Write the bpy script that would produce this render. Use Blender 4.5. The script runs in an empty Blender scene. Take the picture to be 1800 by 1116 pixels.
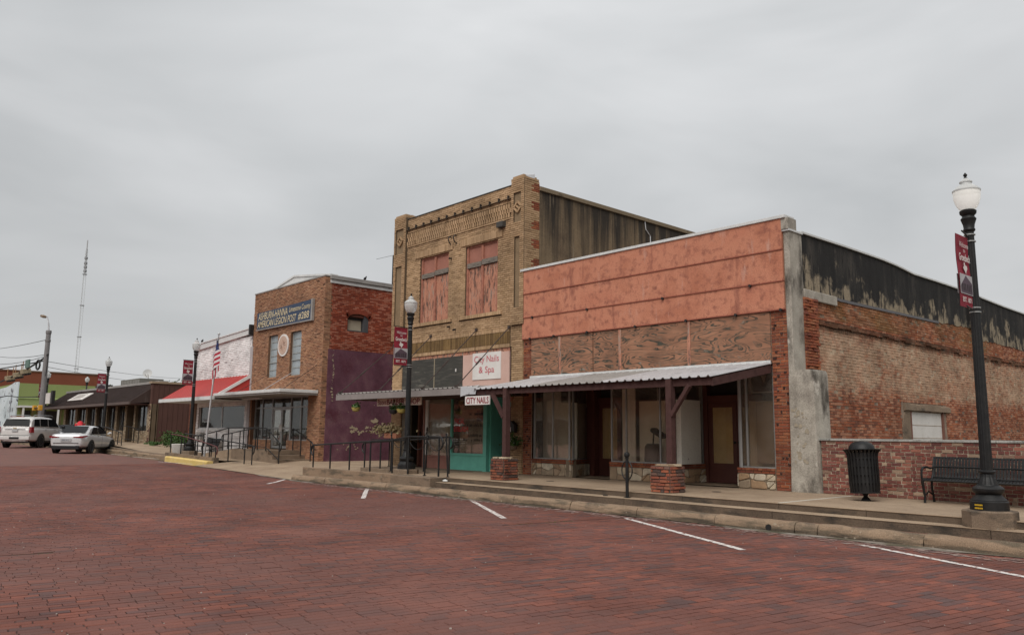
import bpy, math, random
import numpy as np
from mathutils import Vector, Matrix
random.seed(7); RNG = np.random.default_rng(7)
S = bpy.context.scene; COL = S.collection
R = math.radians
# ---------------------------------------------------------------- camera
EYE = Vector((0, 0, 1.6))
cd = bpy.data.cameras.new('camera'); cam = bpy.data.objects.new('camera', cd); COL.objects.link(cam)
S.camera = cam
yaw, pit, rol = R(-47.8), R(8.28), R(0.62)
fw = Vector((math.sin(yaw)*math.cos(pit), math.cos(yaw)*math.cos(pit), math.sin(pit)))
rt = Vector((math.cos(yaw), -math.sin(yaw), 0)); up = rt.cross(fw)
r2 = rt*math.cos(rol)+up*math.sin(rol); u2 = -rt*math.sin(rol)+up*math.cos(rol)
CM = Matrix((r2, u2, -fw)).transposed()
cam.matrix_world = Matrix.Translation(EYE) @ CM.to_4x4()
cd.sensor_width = 36; cd.lens = 1405/1800*36; cd.clip_end = 4000; cd.clip_start = .1
S.render.resolution_x = 1024; S.render.resolution_y = 634
# ---------------------------------------------------------------- world: overcast sky
SUN_EL, SUN_AZ = R(48), R(151)
w = bpy.data.worlds.new('World'); S.world = w; w.use_nodes = True
nt = w.node_tree; N_ = nt.nodes; L_ = nt.links; N_.clear()
wo = N_.new('ShaderNodeOutputWorld'); bg = N_.new('ShaderNodeBackground')
sky = N_.new('ShaderNodeTexSky'); sky.sky_type = 'NISHITA'; sky.sun_disc = False
sky.sun_elevation = SUN_EL; sky.sun_rotation = SUN_AZ; sky.dust_density = 4; sky.air_density = 1.2
tc = N_.new('ShaderNodeTexCoord'); mp = N_.new('ShaderNodeMapping'); mp.inputs['Scale'].default_value = (1, 1, 3.2)
no = N_.new('ShaderNodeTexNoise'); no.inputs['Scale'].default_value = 2.1; no.inputs['Detail'].default_value = 4.5; no.inputs['Roughness'].default_value = .48; no.inputs['Distortion'].default_value = .35
cr = N_.new('ShaderNodeValToRGB'); e = cr.color_ramp.elements
e[0].position = .3; e[0].color = (2.83, 2.90, 2.94, 1); e[1].position = .68; e[1].color = (3.78, 3.82, 3.86, 1)
sx = N_.new('ShaderNodeVectorMath'); sx.operation = 'DOT_PRODUCT'; sx.inputs[1].default_value = (-.354, .354, .866); mr = N_.new('ShaderNodeMapRange')
mr.inputs['From Min'].default_value = .60; mr.inputs['From Max'].default_value = 1; mr.inputs['To Min'].default_value = 1.0; mr.inputs['To Max'].default_value = 1.45
vm = N_.new('ShaderNodeVectorMath'); vm.operation = 'SCALE'
mx = N_.new('ShaderNodeMix'); mx.data_type = 'RGBA'; mx.inputs[0].default_value = .96
L_.new(tc.outputs['Generated'], mp.inputs[0]); L_.new(mp.outputs[0], no.inputs['Vector']); L_.new(no.outputs['Fac'], cr.inputs[0])
L_.new(tc.outputs['Generated'], sx.inputs[0]); L_.new(sx.outputs['Value'], mr.inputs['Value'])
L_.new(cr.outputs[0], vm.inputs[0]); L_.new(mr.outputs[0], vm.inputs['Scale'])
L_.new(sky.outputs[0], mx.inputs[6]); L_.new(vm.outputs[0], mx.inputs[7]); L_.new(mx.outputs[2], bg.inputs[0])
bg.inputs[1].default_value = .1; L_.new(bg.outputs[0], wo.inputs[0])
sl = bpy.data.lights.new('sun', 'SUN'); sl.energy = 1.5; sl.angle = R(45); sl.color = (1, .97, .92)
so = bpy.data.objects.new('sun', sl); COL.objects.link(so)
# light comes from the street side, high (sun azimuth measured clockwise from +Y)
sd = Vector((math.sin(SUN_AZ)*math.cos(SUN_EL), math.cos(SUN_AZ)*math.cos(SUN_EL), math.sin(SUN_EL)))
so.rotation_euler = sd.to_track_quat('Z', 'Y').to_euler(); so.location = (0, -20, 40)
v = S.view_settings; v.view_transform = 'Standard'; v.look = 'None'; v.gamma = 1; v.exposure = 0.73; v.use_curve_mapping = False

# ---------------------------------------------------------------- mesh helper
def V(*a): return Vector(a)
class MB:
    def __init__(s): s.v = []; s.f = []
    def add(s, vs, fs):
        o = len(s.v); s.v += [tuple(p) for p in vs]; s.f += [tuple(i+o for i in f) for f in fs]; return s
    def box(s, x0, y0, z0, x1, y1, z1):
        return s.add([(x0,y0,z0),(x1,y0,z0),(x1,y1,z0),(x0,y1,z0),(x0,y0,z1),(x1,y0,z1),(x1,y1,z1),(x0,y1,z1)],
                     [(0,3,2,1),(4,5,6,7),(0,1,5,4),(1,2,6,5),(2,3,7,6),(3,0,4,7)])
    def obox(s, c, sx, sy, sz, m=None, bev=0):
        m = m or Matrix.Identity(3); hx, hy, hz = sx/2, sy/2, sz/2
        c = Vector(c)
        return s.add([c+m@V(a*hx, b*hy, d*hz) for d in (-1,1) for a, b in ((-1,-1),(1,-1),(1,1),(-1,1))],
                     [(0,3,2,1),(4,5,6,7),(0,1,5,4),(1,2,6,5),(2,3,7,6),(3,0,4,7)])
    def quad(s, a, b, c, d): return s.add([a, b, c, d], [(0,1,2,3)])
    def bar(s, a, b, w, h=None):
        a = Vector(a); b = Vector(b); d = b-a; h = h or w
        q = d.to_track_quat('X', 'Z').to_matrix()
        return s.obox((a+b)/2, d.length, w, h, q)
    def tube(s, pts, r, n=6, cap=True):
        pts = [Vector(p) for p in pts]; k = len(pts)
        rs = r if isinstance(r, (list, tuple)) else [r]*k
        t0 = (pts[1]-pts[0]).normalized(); x = t0.orthogonal().normalized(); vs = []
        for i, p in enumerate(pts):
            t = (pts[min(i+1, k-1)]-pts[max(i-1, 0)]).normalized()
            x = (x - t*x.dot(t))
            x = x.normalized() if x.length > 1e-6 else t.orthogonal().normalized()
            y = t.cross(x)
            vs += [p+(x*math.cos(a)+y*math.sin(a))*rs[i] for a in [2*math.pi*j/n for j in range(n)]]
        fs = [(i*n+j, i*n+(j+1) % n, (i+1)*n+(j+1) % n, (i+1)*n+j) for i in range(k-1) for j in range(n)]
        if cap: fs += [tuple(range(n-1, -1, -1)), tuple(range((k-1)*n, k*n))]
        return s.add(vs, fs)
    def lathe(s, prof, c=(0,0,0), n=20, m=None, flute=0):
        c = Vector(c); m = m or Matrix.Identity(3); vs = []
        for r, z in prof:
            for j in range(n):
                a = 2*math.pi*j/n; rr = r*(1-(flute if j % 2 else 0))
                vs.append(c+m@V(rr*math.cos(a), rr*math.sin(a), z))
        k = len(prof)
        fs = [(i*n+j, i*n+(j+1) % n, (i+1)*n+(j+1) % n, (i+1)*n+j) for i in range(k-1) for j in range(n)]
        fs += [tuple(range(n-1, -1, -1)), tuple(range((k-1)*n, k*n))]
        return s.add(vs, fs)
    def prism(s, poly, a, b):      # poly of 3D points, extruded from offset a to b (vectors)
        a = Vector(a); b = Vector(b); n = len(poly); P = [Vector(p) for p in poly]
        vs = [p+a for p in P]+[p+b for p in P]
        return s.add(vs, [tuple(range(n-1, -1, -1)), tuple(range(n, 2*n))]+[(i, (i+1) % n, n+(i+1) % n, n+i) for i in range(n)])
    def wall(s, O, U, Nn, W, H, t, holes=()):
        # slab whose front lies at O, spans U*W and z*H, thickness t behind (-N), holes (u0,u1,v0,v1)
        O = Vector(O); U = Vector(U); Nn = Vector(Nn); Z = V(0,0,1)
        us = sorted({0, W, *[x for h in holes for x in h[:2] if 0 < x < W]}); vs = sorted({0, H, *[x for h in holes for x in h[2:4] if 0 < x < H]})
        P = lambda u, v, d: O+U*u+Z*v-Nn*d
        inh = lambda u, v: any(h[0] < u < h[1] and h[2] < v < h[3] for h in holes)
        for i in range(len(us)-1):
            for j in range(len(vs)-1):
                u0, u1, v0, v1 = us[i], us[i+1], vs[j], vs[j+1]
                if inh((u0+u1)/2, (v0+v1)/2): continue
                s.quad(P(u0,v0,0), P(u1,v0,0), P(u1,v1,0), P(u0,v1,0)); s.quad(P(u0,v0,t), P(u0,v1,t), P(u1,v1,t), P(u1,v0,t))
        for u0, u1, v0, v1 in [(0, W, 0, H)]+[h[:4] for h in holes]:
            s.quad(P(u0,v0,0), P(u0,v0,t), P(u0,v1,t), P(u0,v1,0)); s.quad(P(u1,v0,0), P(u1,v0,t), P(u1,v1,t), P(u1,v1,0))
            s.quad(P(u0,v0,0), P(u1,v0,0), P(u1,v0,t), P(u0,v0,t)); s.quad(P(u0,v1,0), P(u1,v1,0), P(u1,v1,t), P(u0,v1,t))
        return s
    def build(s, name, mat, parent=None, smooth=False, kind=None, rnd=None, bevel=0, label=None):
        me = bpy.data.meshes.new(name); off = org(parent)
        me.from_pydata([(p[0]-off[0], p[1]-off[1], p[2]-off[2]) for p in s.v], [], s.f); me.update()
        me.materials.append(mat)
        if smooth:
            me.polygons.foreach_set('use_smooth', [True]*len(me.polygons))
            me.set_sharp_from_angle(angle=R(38))
        o = bpy.data.objects.new(name, me); COL.objects.link(o)
        if parent is not None: o.parent = parent
        if kind: o['kind'] = kind
        if label: o['label'] = label
        if rnd is not None:
            at = me.attributes.new('rnd', 'FLOAT', 'FACE'); at.data.foreach_set('value', [rnd]*len(me.polygons))
        if bevel:
            b = o.modifiers.new('bevel', 'BEVEL'); b.width = bevel; b.segments = 2; b.limit_method = 'ANGLE'
        return o
ORG = {}
def org(p):
    while p is not None and p.parent is not None: p = p.parent
    return tuple(p.location) if p is not None and p.name in ORG else (0, 0, 0)
def thing(name, label, cat, loc=(0,0,0), group=None):
    o = bpy.data.objects.new(name, None); COL.objects.link(o); o.location = loc; o.empty_display_size = .3
    ORG[o.name] = 1; o['label'] = label; o['category'] = cat
    if group: o['group'] = group
    return o
def tag(o, label, cat, group=None):
    o['label'] = label; o['category'] = cat
    if group: o['group'] = group
    return o
def local(name, label, cat, group=None):   # a thing built around the origin, moved afterwards
    return thing(name, label, cat, (0,0,0), group)
def place(o, loc, rz=0, sc=1): o.location = loc; o.rotation_euler = (0, 0, rz); o.scale = (sc,)*3; return o
def copy_tree(o, parent=None):
    c = o.copy(); COL.objects.link(c)
    if parent is not None: c.parent = parent
    for ch in list(o.children): copy_tree(ch, c)
    return c
def dup(o, loc, rz, label, sc=1):
    c = copy_tree(o); c['label'] = label; return place(c, loc, rz, sc)

# ---------------------------------------------------------------- materials
def nodes(name):
    m = bpy.data.materials.new(name); m.use_nodes = True; t = m.node_tree
    b = t.nodes['Principled BSDF']; return m, t, b, t.nodes.new, t.links.new
def ramp(t, stops, interp='LINEAR'):
    r = t.nodes.new('ShaderNodeValToRGB'); c = r.color_ramp; c.interpolation = interp
    while len(c.elements) < len(stops): c.elements.new(.5)
    for el, (p, col) in zip(c.elements, stops):
        el.position = p; el.color = (*col, 1) if len(col) == 3 else col
    return r
def noise(t, pos, s, d=5, stretch=None, rough=.55, dist=0):
    if stretch:
        mp = t.nodes.new('ShaderNodeMapping'); mp.inputs['Scale'].default_value = stretch; t.links.new(pos, mp.inputs[0]); pos = mp.outputs[0]
    n = t.nodes.new('ShaderNodeTexNoise'); n.inputs['Scale'].default_value = s; n.inputs['Detail'].default_value = d
    n.inputs['Roughness'].default_value = rough; n.inputs['Distortion'].default_value = dist
    t.links.new(pos, n.inputs['Vector']); return n.outputs['Fac']
def mixc(t, f, a, b, mode='MIX'):
    m = t.nodes.new('ShaderNodeMix'); m.data_type = 'RGBA'; m.blend_type = mode
    for i, x in ((0, f), (6, a), (7, b)):
        if isinstance(x, (int, float)): m.inputs[i].default_value = x
        elif isinstance(x, tuple): m.inputs[i].default_value = (*x, 1)
        else: t.links.new(x, m.inputs[i])
    return m.outputs[2]
def g1(v): return (v, v, v)
def M(name, cols, s=2., rough=.85, grain=60, gamt=.25, bump=.15, metal=0, spec=.25, stretch=None, attr=False, coat=0,
      patches=(), bumpd=.01, coord='world'):
    """cols: ramp colours over noise (or over the rnd attribute when attr). patches: (colour, scale, lo, hi, stretch, zlo, zhi)"""
    m, t, b, nn, ln = nodes(name)
    if coord == 'world': pos = nn('ShaderNodeNewGeometry').outputs['Position']
    else: pos = nn('ShaderNodeTexCoord').outputs['Object']
    k = len(cols)
    if attr:
        a = nn('ShaderNodeAttribute'); a.attribute_name = 'rnd'
        r = ramp(t, [((i+.0)/max(1, k), c) for i, c in enumerate(cols)], 'LINEAR'); ln(a.outputs['Fac'], r.inputs[0]); col = r.outputs[0]
        big = noise(t, pos, s, 5, stretch); rb = ramp(t, [(.3, g1(.72)), (.7, g1(1.18))]); ln(big, rb.inputs[0])
        col = mixc(t, 1., col, rb.outputs[0], 'MULTIPLY')
    else:
        big = noise(t, pos, s, 6, stretch)
        r = ramp(t, [(.28+.44*i/max(1, k-1), c) for i, c in enumerate(cols)]); ln(big, r.inputs[0]); col = r.outputs[0]
    for p in patches:
        pc, ps, lo, hi = p[:4]; st = p[4] if len(p) > 4 else None
        f = noise(t, pos, ps, 8, st, .62)
        if len(p) > 6:
            sz = nn('ShaderNodeSeparateXYZ'); ln(pos, sz.inputs[0])
            mr = nn('ShaderNodeMapRange'); ln(sz.outputs['Z'], mr.inputs['Value']); mr.inputs['From Min'].default_value = p[5]; mr.inputs['From Max'].default_value = p[6]
            mr.inputs['To Min'].default_value = -.3; mr.inputs['To Max'].default_value = .12
            ad = nn('ShaderNodeMath'); ln(f, ad.inputs[0]); ln(mr.outputs[0], ad.inputs[1]); f = ad.outputs[0]
        pr = ramp(t, [(lo, g1(0)), (hi, g1(1))]); ln(f, pr.inputs[0])
        col = mixc(t, pr.outputs[0], col, pc)
    fine = noise(t, pos, grain, 4)
    fr = ramp(t, [(.3, g1(1-gamt)), (.7, g1(1+gamt*.7))]); ln(fine, fr.inputs[0])
    col = mixc(t, 1., col, fr.outputs[0], 'MULTIPLY')
    ln(col, b.inputs['Base Color'])
    b.inputs['Roughness'].default_value = rough; b.inputs['Metallic'].default_value = metal
    b.inputs['Specular IOR Level'].default_value = spec; b.inputs['Coat Weight'].default_value = coat
    if bump:
        bp = nn('ShaderNodeBump'); bp.inputs['Strength'].default_value = bump; bp.inputs['Distance'].default_value = bumpd
        ln(fine, bp.inputs['Height']); ln(bp.outputs[0], b.inputs['Normal'])
    return m
def P(name, c, rough=.5, metal=0, spec=.4, coat=0, var=.12, s=3, emis=None):
    m = M(name, [tuple(x*(1-var) for x in c), tuple(min(1, x*(1+var)) for x in c)], s=s, rough=rough, metal=metal, spec=spec, coat=coat, bump=0, gamt=.04, coord='object')
    if emis:
        b = m.node_tree.nodes['Principled BSDF']; b.inputs['Emission Color'].default_value = (*c, 1); b.inputs['Emission Strength'].default_value = emis
    return m
def glass(name, tint=(.05,.055,.06), refl=.0, clear=1.0):
    m, t, b, nn, ln = nodes(name); out = t.nodes['Material Output']
    tr = nn('ShaderNodeBsdfTransparent'); tr.inputs[0].default_value = (clear, clear*.96, clear*.90, 1)
    gl = nn('ShaderNodeBsdfGlossy'); gl.inputs['Roughness'].default_value = .03; gl.inputs[0].default_value = (.9,.93,.95,1)
    geo = nn('ShaderNodeNewGeometry'); bp = nn('ShaderNodeBump'); bp.inputs['Strength'].default_value = .06; bp.inputs['Distance'].default_value = .04
    ln(noise(t, geo.outputs['Position'], 1.6, 2), bp.inputs['Height']); ln(bp.outputs[0], gl.inputs['Normal'])
    fr = nn('ShaderNodeFresnel'); fr.inputs[0].default_value = 1.5
    ad = nn('ShaderNodeMath'); ad.operation = 'MULTIPLY_ADD'; ad.inputs[1].default_value = .6; ad.inputs[2].default_value = refl*.4; ln(fr.outputs[0], ad.inputs[0])
    df = nn('ShaderNodeBsdfDiffuse'); df.inputs[0].default_value = (.5,.46,.41,1); dm = nn('ShaderNodeMixShader'); dr = ramp(t, [(.3, g1(.03)), (.7, g1(.13))]); ln(noise(t, geo.outputs['Position'], 1.3, 6), dr.inputs[0]); ln(dr.outputs[0], dm.inputs[0]); ln(tr.outputs[0], dm.inputs[1]); ln(df.outputs[0], dm.inputs[2])
    mx = nn('ShaderNodeMixShader'); ln(ad.outputs[0], mx.inputs[0]); ln(dm.outputs[0], mx.inputs[1]); ln(gl.outputs[0], mx.inputs[2])
    ln(mx.outputs[0], out.inputs[0]); t.nodes.remove(b); return m

RED1, RED2, RED3, RED4 = (.19,.052,.03), (.13,.04,.03), (.25,.085,.045), (.09,.04,.035)
m_road = M('paver_brick', [(0.200,0.079,0.059),(0.167,0.073,0.059),(0.242,0.089,0.063),(0.149,0.070,0.060),(0.116,0.073,0.069),(0.191,0.078,0.060),(0.172,0.075,0.061)], s=.7, grain=120, gamt=.22, bump=.5, bumpd=.004, attr=True, rough=.9,
           patches=[((.13,.072,.062), 1.3, .56, .72), ((.16,.082,.070), .17, .48, .66), ((.24,.10,.075), .35, .58, .75), ((.10,.058,.05), .8, .66, .74)], spec=.15)
m_joint = M('paver_joint', [(.07,.045,.04),(.10,.07,.06)], s=3, patches=[((.25,.2,.18), 5, .7, .76), ((.07,.09,.03), 1.2, .68, .74)])
m_conc = M('concrete', [(0.263,0.188,0.127),(0.333,0.245,0.170),(0.390,0.293,0.203)], s=1.1, grain=90, gamt=.3, bump=.3, patches=[((.09,.075,.06), .8, .6, .8), ((.15,.12,.09), 6, .6, .75)])
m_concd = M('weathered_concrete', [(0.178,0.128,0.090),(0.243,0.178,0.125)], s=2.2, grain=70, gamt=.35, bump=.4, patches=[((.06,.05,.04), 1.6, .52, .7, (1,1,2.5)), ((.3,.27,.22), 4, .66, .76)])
m_kerb = M('kerb_concrete', [(0.243,0.167,0.111),(0.304,0.215,0.144)], s=1.5, grain=80, gamt=.35, bump=.4, patches=[((.08,.062,.045), 2.5, .44, .62, (.6,1,5), .2, .02), ((.10,.08,.06), 1.1, .58, .68), ((.13,.10,.07), 2.4, .50, .62, (.5,1,3)), ((.34,.28,.21), 11, .64, .70), ((.35,.3,.24), 7, .66, .74)])
m_greyc = M('grey_render', [(0.246,0.218,0.185),(0.370,0.336,0.286),(0.470,0.431,0.370)], s=2.2, grain=50, gamt=.3, bump=.5, patches=[((.09,.078,.065), 1.7, .50, .66, (1,1,.5)), ((.5,.46,.4), 3.3, .60, .68), ((.3,.09,.05), 1.7, .72, .74)])
m_gutter = M('gutter_dirt', [(.05,.05,.028),(.12,.10,.07),(.33,.29,.26)], s=1.6, grain=90, patches=[((.42,.37,.34), 3., .55, .7, (.4,2,1))])
m_dust = M('cement_dust', [(.20,.10,.08),(.26,.17,.145),(.42,.35,.32)], s=4, grain=90, stretch=(.5,2,1))
m_white = M('road_paint', [(.62,.58,.55),(.72,.69,.66)], s=6, patches=[((.22,.10,.08), 14, .52, .60), ((.3,.2,.17), 60, .6, .66)], bump=.1)
m_yellow = M('yellow_paint', [(.62,.44,.14),(.72,.52,.22)], s=3, patches=[((.45,.38,.28), 6, .6, .7), ((.65,.38,.03), 1.2, .66,.7)])
m_ground = M('dry_ground', [(.10,.09,.06),(.14,.12,.09),(.08,.09,.04)], s=.3)
m_grass = M('weeds', [(.05,.09,.02),(.11,.14,.04)], s=3, bump=0)
m_tanb = M('tan_brick', [(0.442,0.286,0.163),(0.368,0.239,0.132),(0.504,0.334,0.197),(0.306,0.195,0.108),(0.474,0.314,0.184)], s=.6, grain=90, gamt=.2, attr=True, patches=[((.12,.09,.06), 1.1, .63, .8)])
m_tanm = M('tan_mortar', [(0.101,0.071,0.045),(0.142,0.101,0.064)], s=2)
m_legb = M('legion_brick', [(0.366,0.190,0.112),(0.291,0.139,0.082),(0.431,0.242,0.149),(0.215,0.115,0.073),(0.387,0.207,0.119)], s=.5, grain=90, gamt=.2, attr=True)
m_legm = M('legion_mortar', [(.12,.065,.04),(.18,.10,.06)], s=2)
m_legr = M('legion_red_brick', [(0.288,0.065,0.034),(0.220,0.049,0.029),(0.356,0.082,0.040),(0.407,0.151,0.096)], s=.6, grain=80, gamt=.2, attr=True, patches=[((.48,.27,.21), 7, .62, .68, (.6,1,2), 5.8, 8.1)])
m_legrm = M('legion_red_mortar', [(.10,.035,.025),(.13,.045,.03)], s=2)
m_purple = M('purple_paint', [(0.088,0.034,0.049),(0.125,0.050,0.072),(0.176,0.090,0.105)], s=1.6, grain=30, gamt=.2, bump=.5, bumpd=.02,
             patches=[((.085,.022,.034), .7, .56, .70), ((.42,.34,.24), 2.1, .70, .72), ((.12,.07,.08), 5, .6, .7)])
m_whiteb = M('white_painted_brick', [(.78,.755,.745),(.69,.66,.65),(.84,.82,.81)], s=1, grain=60, gamt=.12, attr=True, patches=[((.36,.33,.32), 3, .66, .74)])
m_whitem = M('white_painted_joint', [(.36,.33,.33),(.44,.40,.40)], s=2)
m_oldb = M('old_red_brick', [(0.280,0.082,0.041),(0.213,0.060,0.033),(0.336,0.109,0.050),(0.168,0.054,0.041),(0.358,0.142,0.070),(0.246,0.082,0.045)], s=.9, grain=80, gamt=.3, bump=.5, attr=True, patches=[((.05,.03,.025), 7, .66, .72), ((.36,.31,.25), 5, .68, .74)])
m_pierb = M('pier_brick', [(.30,.095,.055),(.20,.065,.045),(.36,.13,.07),(.10,.07,.06),(.26,.08,.05),(.16,.10,.08),(.33,.11,.06)], s=1.2, grain=80, gamt=.35, bump=.6, attr=True, patches=[((.05,.04,.035), 5, .60, .70), ((.42,.36,.29), 7, .68, .74)])
m_pierm = M('pier_mortar', [(.055,.042,.035),(.13,.10,.08)], s=6)
m_oldm = M('old_mortar', [(.20,.12,.085),(.32,.24,.18),(.12,.075,.055)], s=3, bump=.5)
m_lowb = M('low_wall_brick', [(0.207,0.071,0.054),(0.158,0.052,0.044),(0.267,0.104,0.080),(0.128,0.052,0.044),(0.455,0.339,0.233),(0.187,0.066,0.054),(0.169,0.075,0.058),(0.327,0.141,0.099),(0.218,0.066,0.049),(0.148,0.057,0.049)], s=1.3, grain=80, gamt=.25, attr=True, bump=.4)
m_lowm = M('low_wall_mortar', [(.12,.09,.07),(.42,.35,.26),(.62,.54,.42)], s=11)
m_brown = P('brown_paint', (.11,.036,.026), .55)
m_brownd = M('maroon_wood', [(0.055,0.024,0.021),(0.077,0.037,0.033),(0.044,0.019,0.017)], s=4, grain=50, stretch=(1,1,1), patches=[((.16,.10,.08), 6, .66, .75)])
m_panel = M('red_stucco', [(0.465,0.176,0.109),(0.520,0.219,0.137),(0.398,0.144,0.085)], s=1.0, grain=40, gamt=.14, bump=.5, bumpd=.02,
            patches=[((.27,.10,.07), 5.5, .50, .70), ((.48,.25,.18), 1.1, .62, .75), ((.80,.70,.60), 9, .765, .785), ((.27,.10,.07), 3.2, .60, .72, (1,1,.16)), ((.52,.28,.21), 4.5, .60, .72, (1,1,.2)), ((.16,.06,.045), 14, .70, .74)])
m_orange = M('orange_board', [(.42,.18,.115),(.50,.24,.16)], s=2, grain=70, patches=[((.12,.07,.055), 5, .50, .62, (2,1,.5)), ((.34,.26,.21), 4, .54, .64, (3,1,.4)), ((.06,.045,.04), 11, .6, .66, (1.5,1,.6))])
m_coping = M('white_coping', [(.55,.55,.54),(.66,.66,.65)], s=3, rough=.5, bump=0)
m_galv = M('galvanised_sheet', [(0.462,0.462,0.473),(0.572,0.572,0.583),(0.396,0.396,0.407)], s=1.2, rough=.45, bump=0, spec=.5, metal=.3)
m_galvd = M('old_grey_sheet', [(.25,.235,.22),(.35,.33,.31)], s=2, rough=.55, bump=.1, spec=.4)
m_alu = P('aluminium_frame', (.36,.36,.35), .4, .5)
m_black = M('black_iron', [(.006,.006,.007),(.011,.011,.011),(.02,.018,.017)], s=6, rough=.5, bump=.1, spec=.35, gamt=.3, patches=[((.06,.05,.042), 14, .70, .76)])
m_blackf = P('black_flat', (.018,.016,.016), .6)
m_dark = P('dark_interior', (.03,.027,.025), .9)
m_navy = P('navy_sign', (.035,.055,.10), .6)
m_cream = P('cream_letter', (.62,.52,.33), .6)
m_redl = P('red_letter', (.24,.008,.018), .6); m_redw = P('red_window_letter', (.75,.04,.05), .6)
m_redp = P('salmon_letter', (.55,.11,.13), .5)
m_signw = M('sign_white', [(.62,.58,.55),(.72,.69,.66)], s=2, bump=0, gamt=.05)
m_teal = P('teal_paint', (.13,.42,.33), .5)
m_redroof = M('red_metal', [(.42,.045,.04),(.50,.06,.05)], s=1, rough=.4, bump=0, spec=.4, patches=[((.32,.09,.07), 1.5, .62,.8)])
m_whitep = P('white_paint', (.62,.62,.61), .5)
m_glass = glass('window_glass')
m_glassd = glass('dark_glass', refl=.03, clear=.45)
m_curtain = M('curtain', [(0.676,0.650,0.611),(0.850,0.819,0.767)], s=3, stretch=(3,3,.2), bump=0)
m_curtw = M('backdrop_board', [(0.750,0.712,0.625),(0.850,0.850,0.775)], s=1.2, bump=0)
m_paper = M('yellowed_paper', [(.55,.42,.19),(.66,.52,.26)], s=2.5, bump=.2, bumpd=.03)
m_banner = P('banner_maroon', (.25,.018,.035), .7)
m_purpl = P('print_purple', (.09,.06,.08), .7)
m_globe = P('frosted_globe', (.74,.75,.74), .25, 0, .5, coat=.5, var=.05)
m_mastp = P('pale_mast', (.55,.56,.57), .7)
m_lit = P('lit_globe', (.85,.83,.79), .3, 0, .5, var=.02, emis=.12)
for g_m in (m_globe, m_lit):
    b_ = g_m.node_tree.nodes['Principled BSDF']; b_.inputs['Transmission Weight'].default_value = .45; b_.inputs['Roughness'].default_value = .22; b_.inputs['IOR'].default_value = 1.2
m_wire = P('cable', (.02,.02,.02), .7)
m_wood = M('grey_wood_pole', [(.16,.15,.15),(.24,.23,.23)], s=3, stretch=(4,4,.5))
m_brownm = M('brown_metal', [(.045,.028,.024),(.065,.042,.036)], s=1.5, rough=.5, patches=[((.10,.08,.07), 2, .62, .8, (3,3,.4))])
m_brownw = M('brown_siding', [(.085,.042,.034),(.105,.052,.042)], s=1.2, bump=0)
m_green = M('green_paint', [(.215,.26,.095),(.25,.30,.115)], s=.3, bump=0, patches=[((.2,.26,.08), .8, .6,.8)])
m_mural = M('mural_wall', [(0.550,0.620,0.660),(0.620,0.680,0.700),(0.420,0.480,0.500)], s=.5, bump=0, patches=[((.10,.10,.11), 1.6, .60, .64), ((.30,.07,.05), .9, .68,.70), ((.12,.3,.12), .5, .58, .66, (1,1,1), 3.2, .8)])
m_bgbrick = M('far_red_brick', [(.17,.05,.03),(.21,.065,.04)], s=.4, bump=0, patches=[((.12,.04,.03), .3, .6, .75)])
m_tan = M('stone_tan', [(.42,.33,.22),(.34,.25,.16),(.5,.42,.3)], s=4, grain=70, gamt=.3, bump=.5, attr=False, patches=[((.40,.24,.12), 2.4, .58,.7)])
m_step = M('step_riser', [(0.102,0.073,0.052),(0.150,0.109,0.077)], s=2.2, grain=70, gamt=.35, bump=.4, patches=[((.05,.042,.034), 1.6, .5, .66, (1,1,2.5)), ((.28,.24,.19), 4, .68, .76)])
m_stone = M('flagstone', [(.60,.52,.40),(.33,.22,.14),(.56,.47,.34),(.26,.18,.12),(.50,.38,.25),(.62,.55,.43),(.38,.25,.15)], s=5, grain=90, gamt=.35, bump=.8, attr=True)
m_stonem = M('stone_mortar', [(.15,.115,.08),(.26,.20,.14)], s=4)
m_tyre = P('tyre', (.012,.012,.012), .8)
m_rim = P('alloy_rim', (.45,.46,.47), .3, .8)
m_suv = P('white_car_paint', (.62,.60,.58), .25, 0, .5, coat=.8, var=.03)
m_sedan = P('silver_car_paint', (.62,.62,.62), .25, .2, .5, coat=.8, var=.03)
m_carblk = P('car_trim', (.015,.015,.016), .4)
m_carglass = P('car_glass', (.010,.011,.012), .25, 0, .08, var=.05)
m_tail = P('tail_lamp', (.22,.008,.012), .2, 0, .5, coat=.7)
m_skin = P('skin', (.42,.22,.15), .6); m_shirt = P('red_shirt', (.5,.02,.03), .8); m_jean = P('blue_jeans', (.05,.07,.12), .8)
m_leaf = M('leaf', [(.022,.055,.014),(.045,.09,.02),(.07,.12,.035)], s=9, bump=0, rough=.6)
m_flower = P('pink_bloom', (.6,.35,.3), .7)
m_pot = P('clay_pot', (.30,.12,.07), .8); m_ypot = P('moss_basket', (.35,.28,.08), .9); m_wpot = P('pale_pot', (.55,.52,.48), .7)
m_flagr = P('flag_red', (.40,.02,.04), .8); m_flagw = P('flag_white', (.62,.58,.58), .8); m_flagb = P('flag_blue', (.03,.04,.12), .8)
m_sigy = P('signal_yellow', (.55,.28,.02), .5); m_sigl = M('weathered_signal', [(.45,.38,.25),(.3,.25,.17)], s=6)
m_mast = P('galvanised_mast', (.42,.42,.43), .6)
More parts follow.
